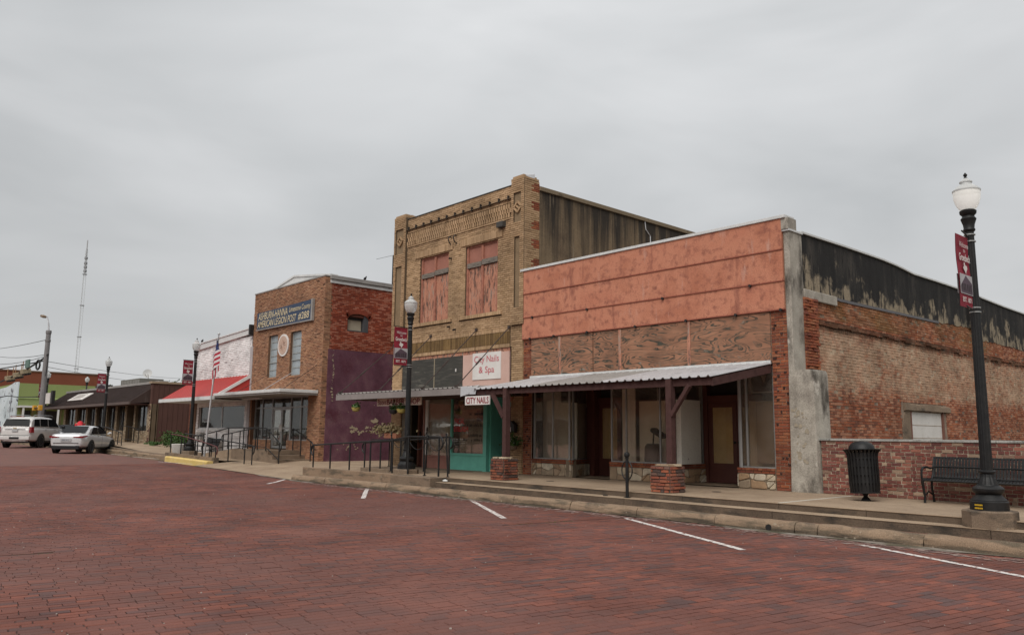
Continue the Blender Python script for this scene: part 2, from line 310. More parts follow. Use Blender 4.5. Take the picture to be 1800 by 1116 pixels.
def plywood():
    m, t, b, nn, ln = nodes('weathered_plywood')
    pos = nn('ShaderNodeNewGeometry').outputs['Position']
    mp = nn('ShaderNodeMapping'); mp.inputs['Scale'].default_value = (.55, 1, 2.2); ln(pos, mp.inputs[0])
    f = noise(t, mp.outputs[0], 1.45, 2, None, .42, .55)
    ml = nn('ShaderNodeMath'); ml.operation = 'MULTIPLY'; ml.inputs[1].default_value = 30; ln(f, ml.inputs[0])
    fr = nn('ShaderNodeMath'); fr.operation = 'PINGPONG'; fr.inputs[1].default_value = 1; ln(ml.outputs[0], fr.inputs[0])
    line = ramp(t, [(.0, g1(0)), (.55, g1(0)), (.72, g1(1)), (.9, g1(1)), (1, g1(.5))]); ln(fr.outputs[0], line.inputs[0])
    amt = ramp(t, [(.36, g1(.35)), (.46, g1(1))]); ln(noise(t, pos, 1.1, 4), amt.inputs[0])
    brk = ramp(t, [(.36, g1(.2)), (.52, g1(1))]); ln(noise(t, pos, 9, 4, (.25,1,1.6)), brk.inputs[0])
    k = mixc(t, 1., mixc(t, 1., line.outputs[0], amt.outputs[0], 'MULTIPLY'), brk.outputs[0], 'MULTIPLY')
    base = ramp(t, [(.3, (.19,.10,.065)), (.5, (.29,.145,.09)), (.7, (.36,.185,.115))]); ln(noise(t, pos, 2.2, 6, (.6,1,2)), base.inputs[0])
    dk = ramp(t, [(.35, (.03,.035,.03)), (.6, (.07,.07,.055)), (.75, (.26,.25,.21))]); ln(noise(t, pos, 6, 4), dk.inputs[0])
    bl = nn('ShaderNodeRGBToBW'); ln(k, bl.inputs[0]); c = mixc(t, bl.outputs[0], base.outputs[0], dk.outputs[0])
    ln(c, b.inputs['Base Color']); b.inputs['Roughness'].default_value = .9; b.inputs['Specular IOR Level'].default_value = .2
    return m
m_ply = plywood()
m_plyd = M('dark_plywood', [(.075,.07,.06),(.05,.048,.043),(.11,.10,.085)], s=2.5, stretch=(.5,1,3), grain=40, patches=[((.14,.13,.11), 4, .62, .7, (.4,1,2))])
m_pink = M('pink_board', [(.56,.36,.30),(.62,.42,.36)], s=2, bump=.1, patches=[((.45,.25,.2), 3, .62,.72)])
def stained():
    m = M('stained_render', [(.145,.102,.062),(.20,.145,.09),(.10,.07,.047)], s=.8, grain=30, gamt=.2, bump=.4,
          patches=[((.035,.028,.022), 1.1, .38, .60, (1,2.6,.12), 5.0, 9.4), ((.24,.19,.13), 2., .6, .75, (1,3,.3)), ((.03,.025,.02), .8, .60, .68, (1,1.6,.25))])
    return m
m_stain = stained()
def sidewall(name, cols, mortar):
    m, t, b, nn, ln = nodes(name)
    pos = nn('ShaderNodeNewGeometry').outputs['Position']; sz = nn('ShaderNodeSeparateXYZ'); ln(pos, sz.inputs[0])
    if mortar: base = ramp(t, [(.3, cols[0]), (.7, cols[1])]); ln(noise(t, pos, 3, 5), base.inputs[0])
    else:
        a = nn('ShaderNodeAttribute'); a.attribute_name = 'rnd'; base = ramp(t, [(i/len(cols), c) for i, c in enumerate(cols)]); ln(a.outputs['Fac'], base.inputs[0])
    col = base.outputs[0]
    def band(z0, z1, zz2, z3, nz, amp, bias):   # soft trapezoid in z plus noise
        up_ = nn('ShaderNodeMapRange'); up_.inputs['From Min'].default_value = z0; up_.inputs['From Max'].default_value = z1; ln(sz.outputs['Z'], up_.inputs['Value'])
        dn = nn('ShaderNodeMapRange'); dn.inputs['From Min'].default_value = z3; dn.inputs['From Max'].default_value = zz2; ln(sz.outputs['Z'], dn.inputs['Value'])
        mn = nn('ShaderNodeMath'); mn.operation = 'MINIMUM'; ln(up_.outputs[0], mn.inputs[0]); ln(dn.outputs[0], mn.inputs[1])
        ad = nn('ShaderNodeMath'); ad.operation = 'MULTIPLY_ADD'; ad.inputs[1].default_value = amp; ln(nz, ad.inputs[0]); ln(mn.outputs[0], ad.inputs[2])
        rr = ramp(t, [(bias, g1(0)), (bias+.16, g1(1))]); dv = nn('ShaderNodeMath'); dv.operation = 'MULTIPLY'; dv.inputs[1].default_value = 1/(1+amp); ln(ad.outputs[0], dv.inputs[0]); ln(dv.outputs[0], rr.inputs[0])
        return rr.outputs[0]
    f1 = band(2.0, 2.9, 4.0, 4.5, noise(t, pos, 2.2, 10, None, .78), 2.0, .545)
    tanc = ramp(t, [(.3, (.44,.325,.22)), (.7, (.62,.48,.345))]); ln(noise(t, pos, 5, 6), tanc.inputs[0])
    k = nn('ShaderNodeMath'); k.operation = 'MULTIPLY'; k.inputs[1].default_value = .92 if mortar else .66; ln(f1, k.inputs[0])
    col = mixc(t, k.outputs[0], col, tanc.outputs[0])
    f2 = band(3.75, 4.15, 4.3, 4.45, noise(t, pos, 1.3, 8, (1,1,.7), .7), 1.2, .60)
    k2 = nn('ShaderNodeMath'); k2.operation = 'MULTIPLY'; k2.inputs[1].default_value = .75; ln(f2, k2.inputs[0]); col = mixc(t, k2.outputs[0], col, (.045,.035,.022))
    f3 = band(4.2, 4.4, 5.2, 5.3, noise(t, pos, .6, 6), 1.2, .66); k3 = nn('ShaderNodeMath'); k3.operation = 'MULTIPLY'; k3.inputs[1].default_value = .55; ln(f3, k3.inputs[0])
    mosr = ramp(t, [(.35, (.26,.13,.055)), (.6, (.17,.13,.04)), (.75, (.2,.18,.13))]); ln(noise(t, pos, 1.1, 5), mosr.inputs[0]); col = mixc(t, k3.outputs[0], col, mosr.outputs[0])
    sp = ramp(t, [(.70, g1(0)), (.73, g1(1))]); ln(noise(t, pos, 8, 3), sp.inputs[0]); col = mixc(t, sp.outputs[0], col, (.38,.36,.32))
    gr = noise(t, pos, 70, 4); fr = ramp(t, [(.3, g1(.75)), (.7, g1(1.2))]); ln(gr, fr.inputs[0]); col = mixc(t, 1., col, fr.outputs[0], 'MULTIPLY')
    big = ramp(t, [(.35, g1(.75)), (.65, g1(1.1))]); ln(noise(t, pos, .8, 6), big.inputs[0]); col = mixc(t, 1., col, big.outputs[0], 'MULTIPLY')
    ln(col, b.inputs['Base Color']); b.inputs['Roughness'].default_value = .95; b.inputs['Specular IOR Level'].default_value = .15
    bp = nn('ShaderNodeBump'); bp.inputs['Strength'].default_value = .6; bp.inputs['Distance'].default_value = .015; ln(noise(t, pos, 25, 6), bp.inputs['Height']); ln(bp.outputs[0], b.inputs['Normal'])
    return m
m_sideb = sidewall('side_wall_brick', [(.34,.115,.06),(.26,.085,.048),(.42,.155,.08),(.19,.075,.05),(.36,.15,.09),(.44,.21,.13)], False)
m_sidem = sidewall('side_wall_mortar', [(.17,.11,.08),(.34,.26,.20)], True)
m_tar = M('tarred_parapet', [(.012,.011,.011),(.024,.022,.021),(.06,.052,.045)], s=1.8, grain=40, gamt=.4, bump=.6, stretch=(1,1.3,.35),
          patches=[((.29,.235,.165), 1.9, .50, .60, (1,1,.9), 6.5, 4.8), ((.02,.018,.017), 5, .52, .62, (1,1.7,.35)), ((.11,.095,.08), 3.5, .62, .72, (1,1,.4)), ((.02,.018,.017), 1.3, .62, .70, (1,1.6,.2))])
# ---------------------------------------------------------------- brickwork
def bulk(name, V8, rnd, mat, parent, label=None):
    """V8: (n,8,3) box corners (0-3 inner, 4-7 outer); one mesh with a rnd value per face"""
    n = len(V8); q = np.array([[4,5,6,7],[0,1,5,4],[1,2,6,5],[2,3,7,6],[3,0,4,7]])
    F = (np.arange(n)[:, None, None]*8+q[None]).reshape(-1)
    me = bpy.data.meshes.new(name); me.vertices.add(n*8); me.vertices.foreach_set('co', (V8-np.array(org(parent))).astype(np.float32).reshape(-1))
    me.loops.add(len(F)); me.loops.foreach_set('vertex_index', F.astype(np.int32))
    me.polygons.add(n*5); me.polygons.foreach_set('loop_start', np.arange(0, n*20, 4, dtype=np.int32)); me.polygons.foreach_set('loop_total', np.full(n*5, 4, dtype=np.int32))
    me.update(calc_edges=True); me.shade_flat()
    a = me.attributes.new('rnd', 'FLOAT', 'FACE'); a.data.foreach_set('value', np.repeat(rnd, 5).astype(np.float32))
    me.materials.append(mat); o = bpy.data.objects.new(name, me); COL.objects.link(o); o['kind'] = 'stuff'
    if parent is not None: o.parent = parent
    if label: o['label'] = label
    return o
_unit = {}
def unit_mesh(name, mat, k):
    key = (name, mat.name, k)
    if key not in _unit:
        me = bpy.data.meshes.new(name); b = .06   # chamfered unit brick, front face at y=-.5
        vs = [(-.5,.5,-.5),(.5,.5,-.5),(.5,.5,.5),(-.5,.5,.5),(-.5,-.2,-.5),(.5,-.2,-.5),(.5,-.2,.5),(-.5,-.2,.5),(-.5+b*.35,-.5,-.5+b),(.5-b*.35,-.5,-.5+b),(.5-b*.35,-.5,.5-b),(-.5+b*.35,-.5,.5-b)]
        fs = [(8,9,10,11)]+[(i, (i+1) % 4, 4+(i+1) % 4, 4+i) for i in range(4)]+[(4+i, 4+(i+1) % 4, 8+(i+1) % 4, 8+i) for i in range(4)]
        me.from_pydata(vs, [], fs); me.materials.append(mat)
        a = me.attributes.new('rnd', 'FLOAT', 'FACE'); a.data.foreach_set('value', [k/10+.03]*len(fs)); _unit[key] = me
    return _unit[key]
CMT = np.array(CM.transposed()); EY = np.array(EYE)
def bricks(parent, O, U, Nn, W, H, mat, bl=.2, bh=.067, gap=.01, proud=.008, holes=(), single=300, seed=1, Vd=(0,0,1), jit=.002, name='brick',
           keep=None, zf=None, bond=.5, back=.02, header=0, tilt=0, vary=0):
    O = np.array(O, float); U = np.array(U, float); Nn = np.array(Nn, float); Vd = np.array(Vd, float); rg = np.random.default_rng(seed)
    rows = int(round(H/bh)); bh = H/rows; L = []
    for j in range(rows):
        v0 = j*bh; vc = v0+bh/2
        hs = sorted([(h[0], h[1]) for h in holes if h[2] < vc < h[3]])
        iv = []; a = 0
        for h0, h1 in hs:
            if h0 > a: iv.append((a, h0))
            a = max(a, h1)
        if a < W: iv.append((a, W))
        st = bl/2 if header and j % header == 0 else bl
        off = (j % 2)*bond*st if bond < 1 else rg.random()*st
        for a, b in iv:
            k0 = math.floor((a+off)/st); k1 = math.ceil((b+off)/st)
            for k in range(k0, k1):
                u0 = max(a, k*st-off); u1 = min(b, (k+1)*st-off)
                if u1-u0 < .035: continue
                if vary and rg.random() < vary:
                    um = (u0+u1)/2+rg.normal(0, .01); L.append((u0+gap/2, um-gap/2, v0+gap/2, v0+bh-gap/2)); u0 = um
                L.append((u0+gap/2, u1-gap/2, v0+gap/2, v0+bh-gap/2))
    if not L: return
    A = np.array(L); n = len(A)
    if keep is not None:
        m = keep((A[:,0]+A[:,1])/2, (A[:,2]+A[:,3])/2); A = A[m]; n = len(A)
    pr = proud+rg.normal(0, jit, n); rnd = rg.random(n)
    A = A + rg.normal(0, gap*.09, A.shape)
    c = O+U*((A[:,0]+A[:,1])/2)[:,None]+Vd*((A[:,2]+A[:,3])/2)[:,None]
    q = (c-EY)@CMT.T; dep = -q[:,2]; px = q[:,0]/np.maximum(dep, .1); py = q[:,1]/np.maximum(dep, .1)
    vw = (c-EY)/np.linalg.norm(c-EY, axis=1)[:,None]
    sc = np.abs(vw@Nn)/np.maximum(dep, .1)**2*(A[:,1]-A[:,0])*(dep > .5)*(np.abs(px) < .655)*(np.abs(py) < .41)
    order = np.argsort(-sc); ns = min(single, n); sing = order[:ns]; rest = order[ns:]
    mrot = Matrix((Vector(U), Vector(-Nn), Vector(Vd))).transposed()   # unit x->U, y->-N, z->V
    off = Vector(org(parent))
    for i in sing:
        o = bpy.data.objects.new(name, unit_mesh(name, mat, int(rnd[i]*9.99))); COL.objects.link(o)
        if parent is not None: o.parent = parent
        w_, h_ = A[i,1]-A[i,0], A[i,3]-A[i,2]; d_ = back+pr[i]
        cc = Vector(c[i])+Vector(Nn)*((pr[i]-back)/2)-off
        rr = Matrix.Rotation(float(rg.normal(0, tilt)), 3, 'X') @ Matrix.Rotation(float(rg.normal(0, tilt)), 3, 'Z') if tilt else Matrix.Identity(3)
        o.matrix_local = Matrix.Translation(cc) @ (mrot @ rr @ Matrix.Diagonal((w_, d_, h_))).to_4x4()
    if len(rest):
        B = A[rest]; p = pr[rest]
        C4 = [(0,2),(1,2),(1,3),(0,3)]; V8 = np.zeros((len(rest), 8, 3))
        for k in range(4):
            base = O+U*B[:,C4[k][0]][:,None]+Vd*B[:,C4[k][1]][:,None]
            if zf is not None: base = base+np.array([[0,0,zf(x)] for x in base[:,0]])
            V8[:,k] = base-Nn*back; V8[:,k+4] = base+Nn*(p+(rg.normal(0, tilt*.03, len(rest)) if tilt else 0))[:,None]
        bulk(name, V8, rnd[rest], mat, parent)
def text_mesh(s, w_, h_, O, U, name, mat, parent, Nn, bold=.0, shear=0, depth=.004, Vz=(0,0,1)):
    """text fitted in w_ x h_ metres, lower-left corner at O"""
    cu = bpy.data.curves.new('lettering', 'FONT'); cu.body = s; cu.size = 1; cu.shear = shear; cu.offset = bold; cu.resolution_u = 3
    t = bpy.data.objects.new('lettering', cu); COL.objects.link(t); dg = bpy.context.evaluated_depsgraph_get(); dg.update()
    me = bpy.data.meshes.new_from_object(t.evaluated_get(dg)); COL.objects.unlink(t); bpy.data.objects.remove(t)
    vs = np.array([v.co[:] for v in me.vertices]); mn = vs.min(0); sp = vs.max(0)-mn; fs = [tuple(p.vertices) for p in me.polygons]
    O = np.array(O, float); U = np.array(U, float); Vv = np.array(Vz, float); Nn = np.array(Nn, float)
    sx = w_/sp[0]; sy = (h_ or w_/sp[0]*sp[1])/sp[1]
    pts = O+U*((vs[:,0]-mn[0])*sx)[:,None]+Vv*((vs[:,1]-mn[1])*sy)[:,None]+Nn*depth
    b = MB(); b.add(pts.tolist(), fs)
    return b.build(name, mat, parent)

# ---------------------------------------------------------------- setting
def zr(x):       # road height along the street
    xs = [-400,-110,-80,-60,-47.7,-38.1,-30.3,-24,0,100]; zs = [.8,.6,.52,.45,.36,.254,.126,.0,0,0]
    return float(np.interp(x, xs, zs))
def grid(name, xs, ys, zf, mat, kind='structure', parent=None):
    b = MB(); n = len(ys)
    b.v = [(x, y, zf(x, y)) for x in xs for y in ys]
    b.f = [(i*n+j, (i+1)*n+j, (i+1)*n+j+1, i*n+j+1) for i in range(len(xs)-1) for j in range(n-1)]
    return b.build(name, mat, parent, kind=kind)
gx = [-1800,-900,-400,-200,-110,-95,-80,-70,-60,-47.7,-38.1,-30.3,-24,-12,0,20,60,300]
grid('ground', gx, [-700,-60,13.0,400,1500], lambda x, y: zr(x)-.12, m_ground)
# road bed; bricks are laid on it where the photograph resolves them, beyond that the material carries the pattern
def road_far():
    m, t, b, nn, ln = nodes('far_brick_paving')
    pos = nn('ShaderNodeNewGeometry').outputs['Position']; mp = nn('ShaderNodeMapping'); mp.inputs['Rotation'].default_value = (0, 0, R(-81)); ln(pos, mp.inputs[0])
    br = nn('ShaderNodeTexBrick'); br.inputs['Scale'].default_value = 1; br.inputs['Brick Width'].default_value = .235; br.inputs['Row Height'].default_value = .104
    br.inputs['Mortar Size'].default_value = .005; br.inputs['Color1'].default_value = (.205,.092,.072,1); br.inputs['Color2'].default_value = (.14,.078,.068,1); br.inputs['Mortar'].default_value = (.11,.065,.055,1)
    ln(mp.outputs[0], br.inputs['Vector'])
    r2_ = ramp(t, [(.35, g1(.80)), (.65, g1(1.15))]); ln(noise(t, mp.outputs[0], 1.6, 8, (.35,3,1), .65), r2_.inputs[0]); ln(mixc(t, 1., br.outputs['Color'], r2_.outputs[0], 'MULTIPLY'), b.inputs['Base Color'])
    b.inputs['Roughness'].default_value = .85; b.inputs['Specular IOR Level'].default_value = .2; return m
m_far = road_far()
road_xs = [-400,-200,-110,-95,-80,-70,-60,-54,-47.7,-43,-38.1,-35.06,-35.0,-34,-30.3,-27,-24,-12,0,20,60]
road = grid('road', road_xs, [-60,-20,0,6,12.72], lambda x, y: zr(x)-.001+(.011 if x < -35.03 else 0), m_far)
AZ = R(9); cU = (math.sin(AZ), math.cos(AZ), 0); cV = (-math.cos(AZ), math.sin(AZ), 0)   # courses run across the street
RX0 = 2.0
grid('paver_bed', [-35.04,-33,-30.3,-27,-24,-12,2], [-6,4,12.72], lambda x, y: zr(x)+.0015, m_joint, None, road)
def keep_road(u, v):
    x = RX0+cU[0]*u+cV[0]*v; y = -6+cU[1]*u+cV[1]*v
    q = (np.stack([x, y, x*0], 1)-EY)@CMT.T; d = -q[:,2]; ok = (y < 12.6) & (x > -35.0) & (x < 1.9) & (d > 3) & (np.abs(q[:,0]/d) < .80) & (q[:,1]/d > -.55)
    seam = np.abs((x+11.55)-.165*(y-5)) < .03
    return ok & ~seam
bricks(road, (RX0,-6,.0), cU, (0,0,1), 21.5, 40.5, m_road, bl=.235, bh=.104, gap=.0095, proud=.012, back=.008, single=300, seed=3, Vd=cV, jit=.0012, keep=keep_road, zf=zr, tilt=.010, bond=1)
# grass and bits in the joints
tf = MB()
for i in range(260):
    if i % 4: y = random.uniform(1.5, 12); x = -11.55+.165*(y-5)+random.gauss(0, .025)
    else: x = random.uniform(-22, -2); y = random.uniform(2, 12.4)
    if i % 4 and math.sin(y*3.1)+math.sin(y*7.7) < .3: continue
    for k in range(5):
        a = random.uniform(0, 6.28); h = random.uniform(.01, .035); xx = x+random.gauss(0, .03); yy = y+random.gauss(0, .05)
        tf.add([(xx-.004, yy, .006), (xx+.004, yy, .006), (xx+h*math.cos(a), yy+h*math.sin(a), .008+h*.7)], [(0,1,2)])
tag(tf.build('joint_weeds', m_grass, kind='stuff'), 'small green weeds growing in the joints of the brick road', 'weeds')
gr = MB()
for i in range(330):
    x = random.uniform(-22, -1.5); y = random.uniform(1.5, 12.5); s = abs(random.gauss(0, .0035))+.002
    gr.obox((x, y, .013+s*.3), s*2, s*1.4, s, Matrix.Rotation(random.uniform(0, 3), 3, 'Z'))
tag(gr.build('road_grit', P('pale_grit', (.40,.35,.31), .9), kind='stuff'), 'pale chips of grit scattered over the brick road', 'grit')
# kerb, gutter
def line_pts(x0, x1, st=1.0): return [x0+(x1-x0)*i/max(1, int(abs(x1-x0)/st)) for i in range(max(1, int(abs(x1-x0)/st))+1)]
def extr(b, prof, xs, zf):    # profile of (y, z) swept along X
    n = len(prof); o = len(b.v)
    b.v += [(x, y, z+zf(x)) for x in xs for y, z in prof]
    b.f += [(o+i*n+j, o+(i+1)*n+j, o+(i+1)*n+(j+1) % n, o+i*n+(j+1) % n) for i in range(len(xs)-1) for j in range(n)]
    b.f += [tuple(o+j for j in range(n)), tuple(o+(len(xs)-1)*n+j for j in range(n-1, -1, -1))]
    return b
pave = bpy.data.objects.new('sidewalk', None); COL.objects.link(pave); pave['kind'] = 'structure'
kprof = [(12.70,-.1),(12.70,.06),(12.715,.13),(12.745,.175),(12.79,.19),(12.90,.193),(12.90,-.1)]
kj = [3.5,1.1,-1.7,-3.1,-4.9,-6.55,-6.95,-8.5,-10.3,-12.1,-13.9,-15.9,-17.6,-19.2,-20.9,-22.6,-24.75]
krb = bpy.data.objects.new('kerb', None); COL.objects.link(krb); krb['kind'] = 'structure'
for a, b_ in zip(kj[:-1], kj[1:]):
    dy = random.gauss(0, .006); dz = random.gauss(0, .004); k = MB(); xs = line_pts(a-.008, b_+.008, .25)
    extr(k, [(y+dy, z+dz) for y, z in kprof], xs, lambda x: 0)
    k.v = [(x, y+random.gauss(0, .007)*(z > .05), z+random.gauss(0, .005)*(z > .05)) for x, y, z in k.v]
    k.build('kerb_stone', m_kerb, krb, smooth=True)
g_ = MB(); xs = line_pts(3.5, -33, .4)
for i in range(len(xs)-1):
    x0, x1 = xs[i], xs[i+1]; f = lambda x: 12.46-.10*math.sin(x*.7)-.07*math.sin(x*2.3)-.12*max(0, min(1, (x+9)/4))
    g_.quad((x1, 12.71, zr(x1)+.020), (x0, 12.71, zr(x0)+.020), (x0, f(x0)+.16, zr(x0)+.020), (x1, f(x1)+.16, zr(x1)+.020))
g_.build('gutter', m_gutter, kind='structure')
d_ = MB()
for i in range(1700):
    x = random.uniform(-23.5, 2); y = 12.54-abs(random.gauss(0, .17))-.12*max(0, min(1, (x+9)/4)); s = random.uniform(.02, .10)
    n = 7; a0 = random.uniform(0, 6)
    d_.add([(x+s*1.1*random.uniform(.4, 1)*math.cos(a0+6.283*k/n), y+s*.5*random.uniform(.5, 1)*math.sin(a0+6.283*k/n), .0185+i*1e-6) for k in range(n)], [tuple(range(n))])
tag(d_.build('cement_spill', m_dust, kind='stuff'), 'pale cement dust spread on the bricks along the gutter', 'dust')
# brick strip, two steps and slab right of the platform
st_ = MB(); st_.box(-24.7, 12.9, -.1, 3.5, 13.06, .175); st_.build('verge', M('verge_brick', [(.22,.10,.07),(.17,.12,.09)], s=3, stretch=(1,1,1), patches=[((.1,.12,.05), 2, .65,.72)]), pave)
sj = [3.5,-1.2,-4.1,-7.55,-10.9,-14.2,-17.35]
for a, b_ in zip(sj[:-1], sj[1:]):
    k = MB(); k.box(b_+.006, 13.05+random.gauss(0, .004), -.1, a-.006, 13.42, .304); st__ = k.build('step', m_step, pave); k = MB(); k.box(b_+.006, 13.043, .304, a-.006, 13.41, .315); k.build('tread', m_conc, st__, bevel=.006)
sj = [3.5,.2,-2.9,-6.05,-7.62,-9.7,-12.75,-15.8,-17.4,-19.35]
for i, (a, b_) in enumerate(zip(sj[:-1], sj[1:])):
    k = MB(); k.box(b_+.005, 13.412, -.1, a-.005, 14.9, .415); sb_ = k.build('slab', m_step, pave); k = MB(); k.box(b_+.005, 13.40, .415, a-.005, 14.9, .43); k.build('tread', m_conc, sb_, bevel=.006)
    k = MB(); k.box(b_+.005, 14.91, -.1, a-.005, 17.7 if a < -8.8 else 16.45, .43); k.build('slab', m_conc, pave, bevel=.006)
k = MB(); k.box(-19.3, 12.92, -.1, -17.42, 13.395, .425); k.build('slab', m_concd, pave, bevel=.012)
ln_ = MB(); ln_.box(-7.65, 13.42, .43, -7.58, 16.3, .433); ln_.build('joint_filler', P('pale_joint', (.5,.47,.4), .9), pave)
# left of the platform: kerb wall, ramp, raised walk
k = MB(); k.box(-24.7, 13.06, -.1, -19.36, 13.26, .44); k.build('ramp_wall', m_kerb, pave, bevel=.015)
k = MB(); k.add([(-24.9,13.26,.10),(-19.36,13.26,.43),(-19.36,14.6,.43),(-24.9,14.6,.10),(-24.9,13.26,-.1),(-19.36,13.26,-.1),(-19.36,14.6,-.1),(-24.9,14.6,-.1)], [(0,1,2,3),(4,7,6,5),(0,4,5,1),(3,2,6,7),(0,3,7,4),(1,5,6,2)]); k.build('ramp', m_conc, pave)
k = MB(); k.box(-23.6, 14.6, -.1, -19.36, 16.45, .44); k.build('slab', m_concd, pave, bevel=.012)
# driveway apron in front of the alley and the yellow-brick hall
def apz(x, y): return zr(x)+.02+(.27)*max(0, min(1, (y-12.75)/3.2)) if x < -24.8 else .02+.25*max(0, min(1, (y-12.75)/3.2))
grid('driveway', [-33.2,-31.5,-30.3,-28,-26,-24.75], [12.72,13.2,13.8,14.4,15.2,16.0,17.0,24], lambda x, y: apz(x, y), m_conc)
# left sidewalk with its kerb, climbing with the street
def zs_(x): return float(np.interp(x, [-110,-70,-50,-43,-33], [1.05,.98,.80,.50,.36]))
grid('sidewalk_west', [-86,-80,-70,-62,-56,-50,-46,-43,-40,-37,-33.2], [13.95,15,16.6,24], lambda x, y: zs_(x), m_conc)
for a, b_ in [(-38.2,-42),(-42,-46),(-46,-50),(-50,-55),(-55,-60),(-60,-66),(-66,-73),(-73,-80),(-80,-86)]:
    k = MB(); extr(k, [(13.5,-.1),(13.5,.12),(13.54,.17),(13.7,.175),(13.7,-.1)], [a-.01, b_+.01], zr); k.build('kerb_stone', m_kerb, krb)
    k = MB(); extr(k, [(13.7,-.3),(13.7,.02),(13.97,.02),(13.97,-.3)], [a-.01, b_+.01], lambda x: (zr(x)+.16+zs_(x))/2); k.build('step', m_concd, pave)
for a, b_ in [(-33.3,-34.4),(-34.4,-38.2)]:
    k = MB(); extr(k, [(13.25,-.1),(13.25,.13),(13.3,.17),(13.52,.17),(13.52,-.1)], [a-.004, b_+.004], zr); k.build('kerb_stone', m_yellow, krb, label='kerb stone painted yellow')
k = MB(); extr(k, [(13.53,-.1),(13.53,.31),(13.75,.31),(13.75,-.1)], [-33.3,-35.5,-39.0], zr); k.build('ramp_wall', m_concd, pave)
# painted parking lines (unprojected from the road plane)
def stripe(x0, y0, x1, y1, w_=.11):
    d = Vector((x1-x0, y1-y0, 0)).normalized(); n = Vector((-d.y, d.x, 0))*w_/2; k = MB(); m_ = 12
    for s in (0,):
        a = []; c = []
        for i in range(m_+1):
            f = i/m_; p = Vector((x0+(x1-x0)*f, y0+(y1-y0)*f, 0)); z = zr(p.x)+.0175
            a.append(p+n*(1+random.uniform(-.12, .12))+V(0,0,z)); c.append(p-n*(1+random.uniform(-.12, .12))+V(0,0,z))
        for i in range(m_): k.quad(a[i], a[i+1], c[i+1], c[i])
    return k.build('parking_line', m_white, road)
for s in ((-25.0,12.62,-23.4,11.22), (-19.96,12.6,-17.06,10.66), (-15.18,12.5,-11.61,10.38), (-10.21,12.28,-6.41,10.27), (-5.63,12.2,-2.6,10.7)): stripe(*s)
for s in ((-34.2,13.0,-36.5,12.4), (-38.9,13.2,-41.5,12.9), (-43,13.2,-45,12.9)): stripe(*s, w_=.1)
FY = 16.4; NX = (-1,0,0); PX = (1,0,0); NY = (0,-1,0); PY = (0,1,0)
# ================================================================ shop with red stucco front
A = thing('empty_shop', 'long one-storey empty shop with red stucco sign band and weathered plywood over a metal porch', 'shop', (-13.2, FY, .43))
zb = .43
b = MB()
b.wall((-17.55, FY+.012, zb), PX, NY, 8.66, 6.14, .35, holes=[(.38, 8.20, -1, 2.85)])
wallA = b.build('front_wall', m_oldm, A)
def keepA(u, v): return (v < 4.02)
for (x0, x1, sd_) in ((-17.55, -17.19, 11), (-9.35, -8.91, 12)):
    bricks(wallA, (x0, FY+.012, zb), PX, NY, x1-x0, 4.0, m_oldb, single=130, seed=sd_, proud=.012, jit=.004)
b = MB(); b.box(-9.345, FY+.02, zb, -9.32, 17.6, 3.26); b.box(-17.2, FY+.02, zb, -17.17, 17.6, 3.26); b.build('jamb', m_brownd, wallA)
# knocked out dark brick ends on the pilasters
mk = P('sooty_brick', (.045,.022,.018), .95)
for x0, x1 in ((-17.5, -17.24), (-9.3, -8.98)):
    for i in range(24):
        x = random.uniform(x0, x1); z = .6+.067*random.randint(0, 55); b = MB(); b.obox((x, FY-.001, z), random.uniform(.03, .08), .02, random.uniform(.03, .06), Matrix.Rotation(random.uniform(-.3, .3), 3, 'Y')); b.build('broken_brick', mk, wallA)
# stucco panels in three courses, each lapping the next
for z0, z1, d in ((4.43, 5.07, .055), (5.075, 5.79, .065), (5.795, 6.50, .075)):
    b = MB(); xs = line_pts(-17.56, -8.98, .6)
    b.box(-17.57, FY-d, z0, -8.975, FY+.01, z1); b.build('stucco_panel', m_panel, A, bevel=.008)
    b = MB(); b.box(-17.57, FY-d-.012, z0-.018, -8.97, FY-.005, z0+.006)
    for i in range(30): x = -17.4+i*.29; b.box(x, FY-d-.006, z0+.006, x+.012, FY-d+.002, z0+.03)
    b.build('drip_strip', P('panel_strip', (.26,.08,.05), .8), A)
for z, xs in ((4.43, (-17.2,-16.2,-14.9,-13.2,-11.6,-10.2,-9.05)), (5.07, (-17.1,-14.9,-12.3,-9.8))):
    for x in xs: b = MB(); b.obox((x, FY-.08, z-.02), .06, .05, .06, Matrix.Rotation(.4, 3, 'Y')); b.build('bracket', m_blackf, A)
b = MB()
b.box(-17.62, FY-.11, 6.50, -8.86, FY+.34, 6.57)
for i in range(9): x = -17.6+i*1.08; b.box(x, FY-.116, 6.49, x+.02, FY-.105, 6.575)
b.build('coping', m_coping, A, bevel=.006)
b = MB(); b.box(-8.974, FY-.07, 6.24, -8.80, FY+.3, 6.50); b.build('parapet_end', m_greyc, A)
# weathered plywood boards over the porch
for x0, x1 in ((-17.18,-16.02), (-15.98,-14.74), (-14.71,-13.78), (-13.74,-11.58), (-11.54,-9.36)):
    b = MB(); b.box(x0, FY-.028+random.uniform(-.004,.004), 3.25, x1, FY+.008, 4.40); b.build('plywood_board', m_ply, A)
for x in (-16.0, -13.76, -11.56):
    b = MB(); b.box(x-.045, FY-.038, 3.25, x+.045, FY-.029, 4.40); b.build('batten', m_orange, A)
b = MB()
for x in np.arange(-17.1, -9.4, .4):
    for z in (3.31, 4.34): b.box(x, FY-.036, z, x+.018, FY-.03, z+.018)
b.build('nail_head', m_blackf, A, kind='stuff')
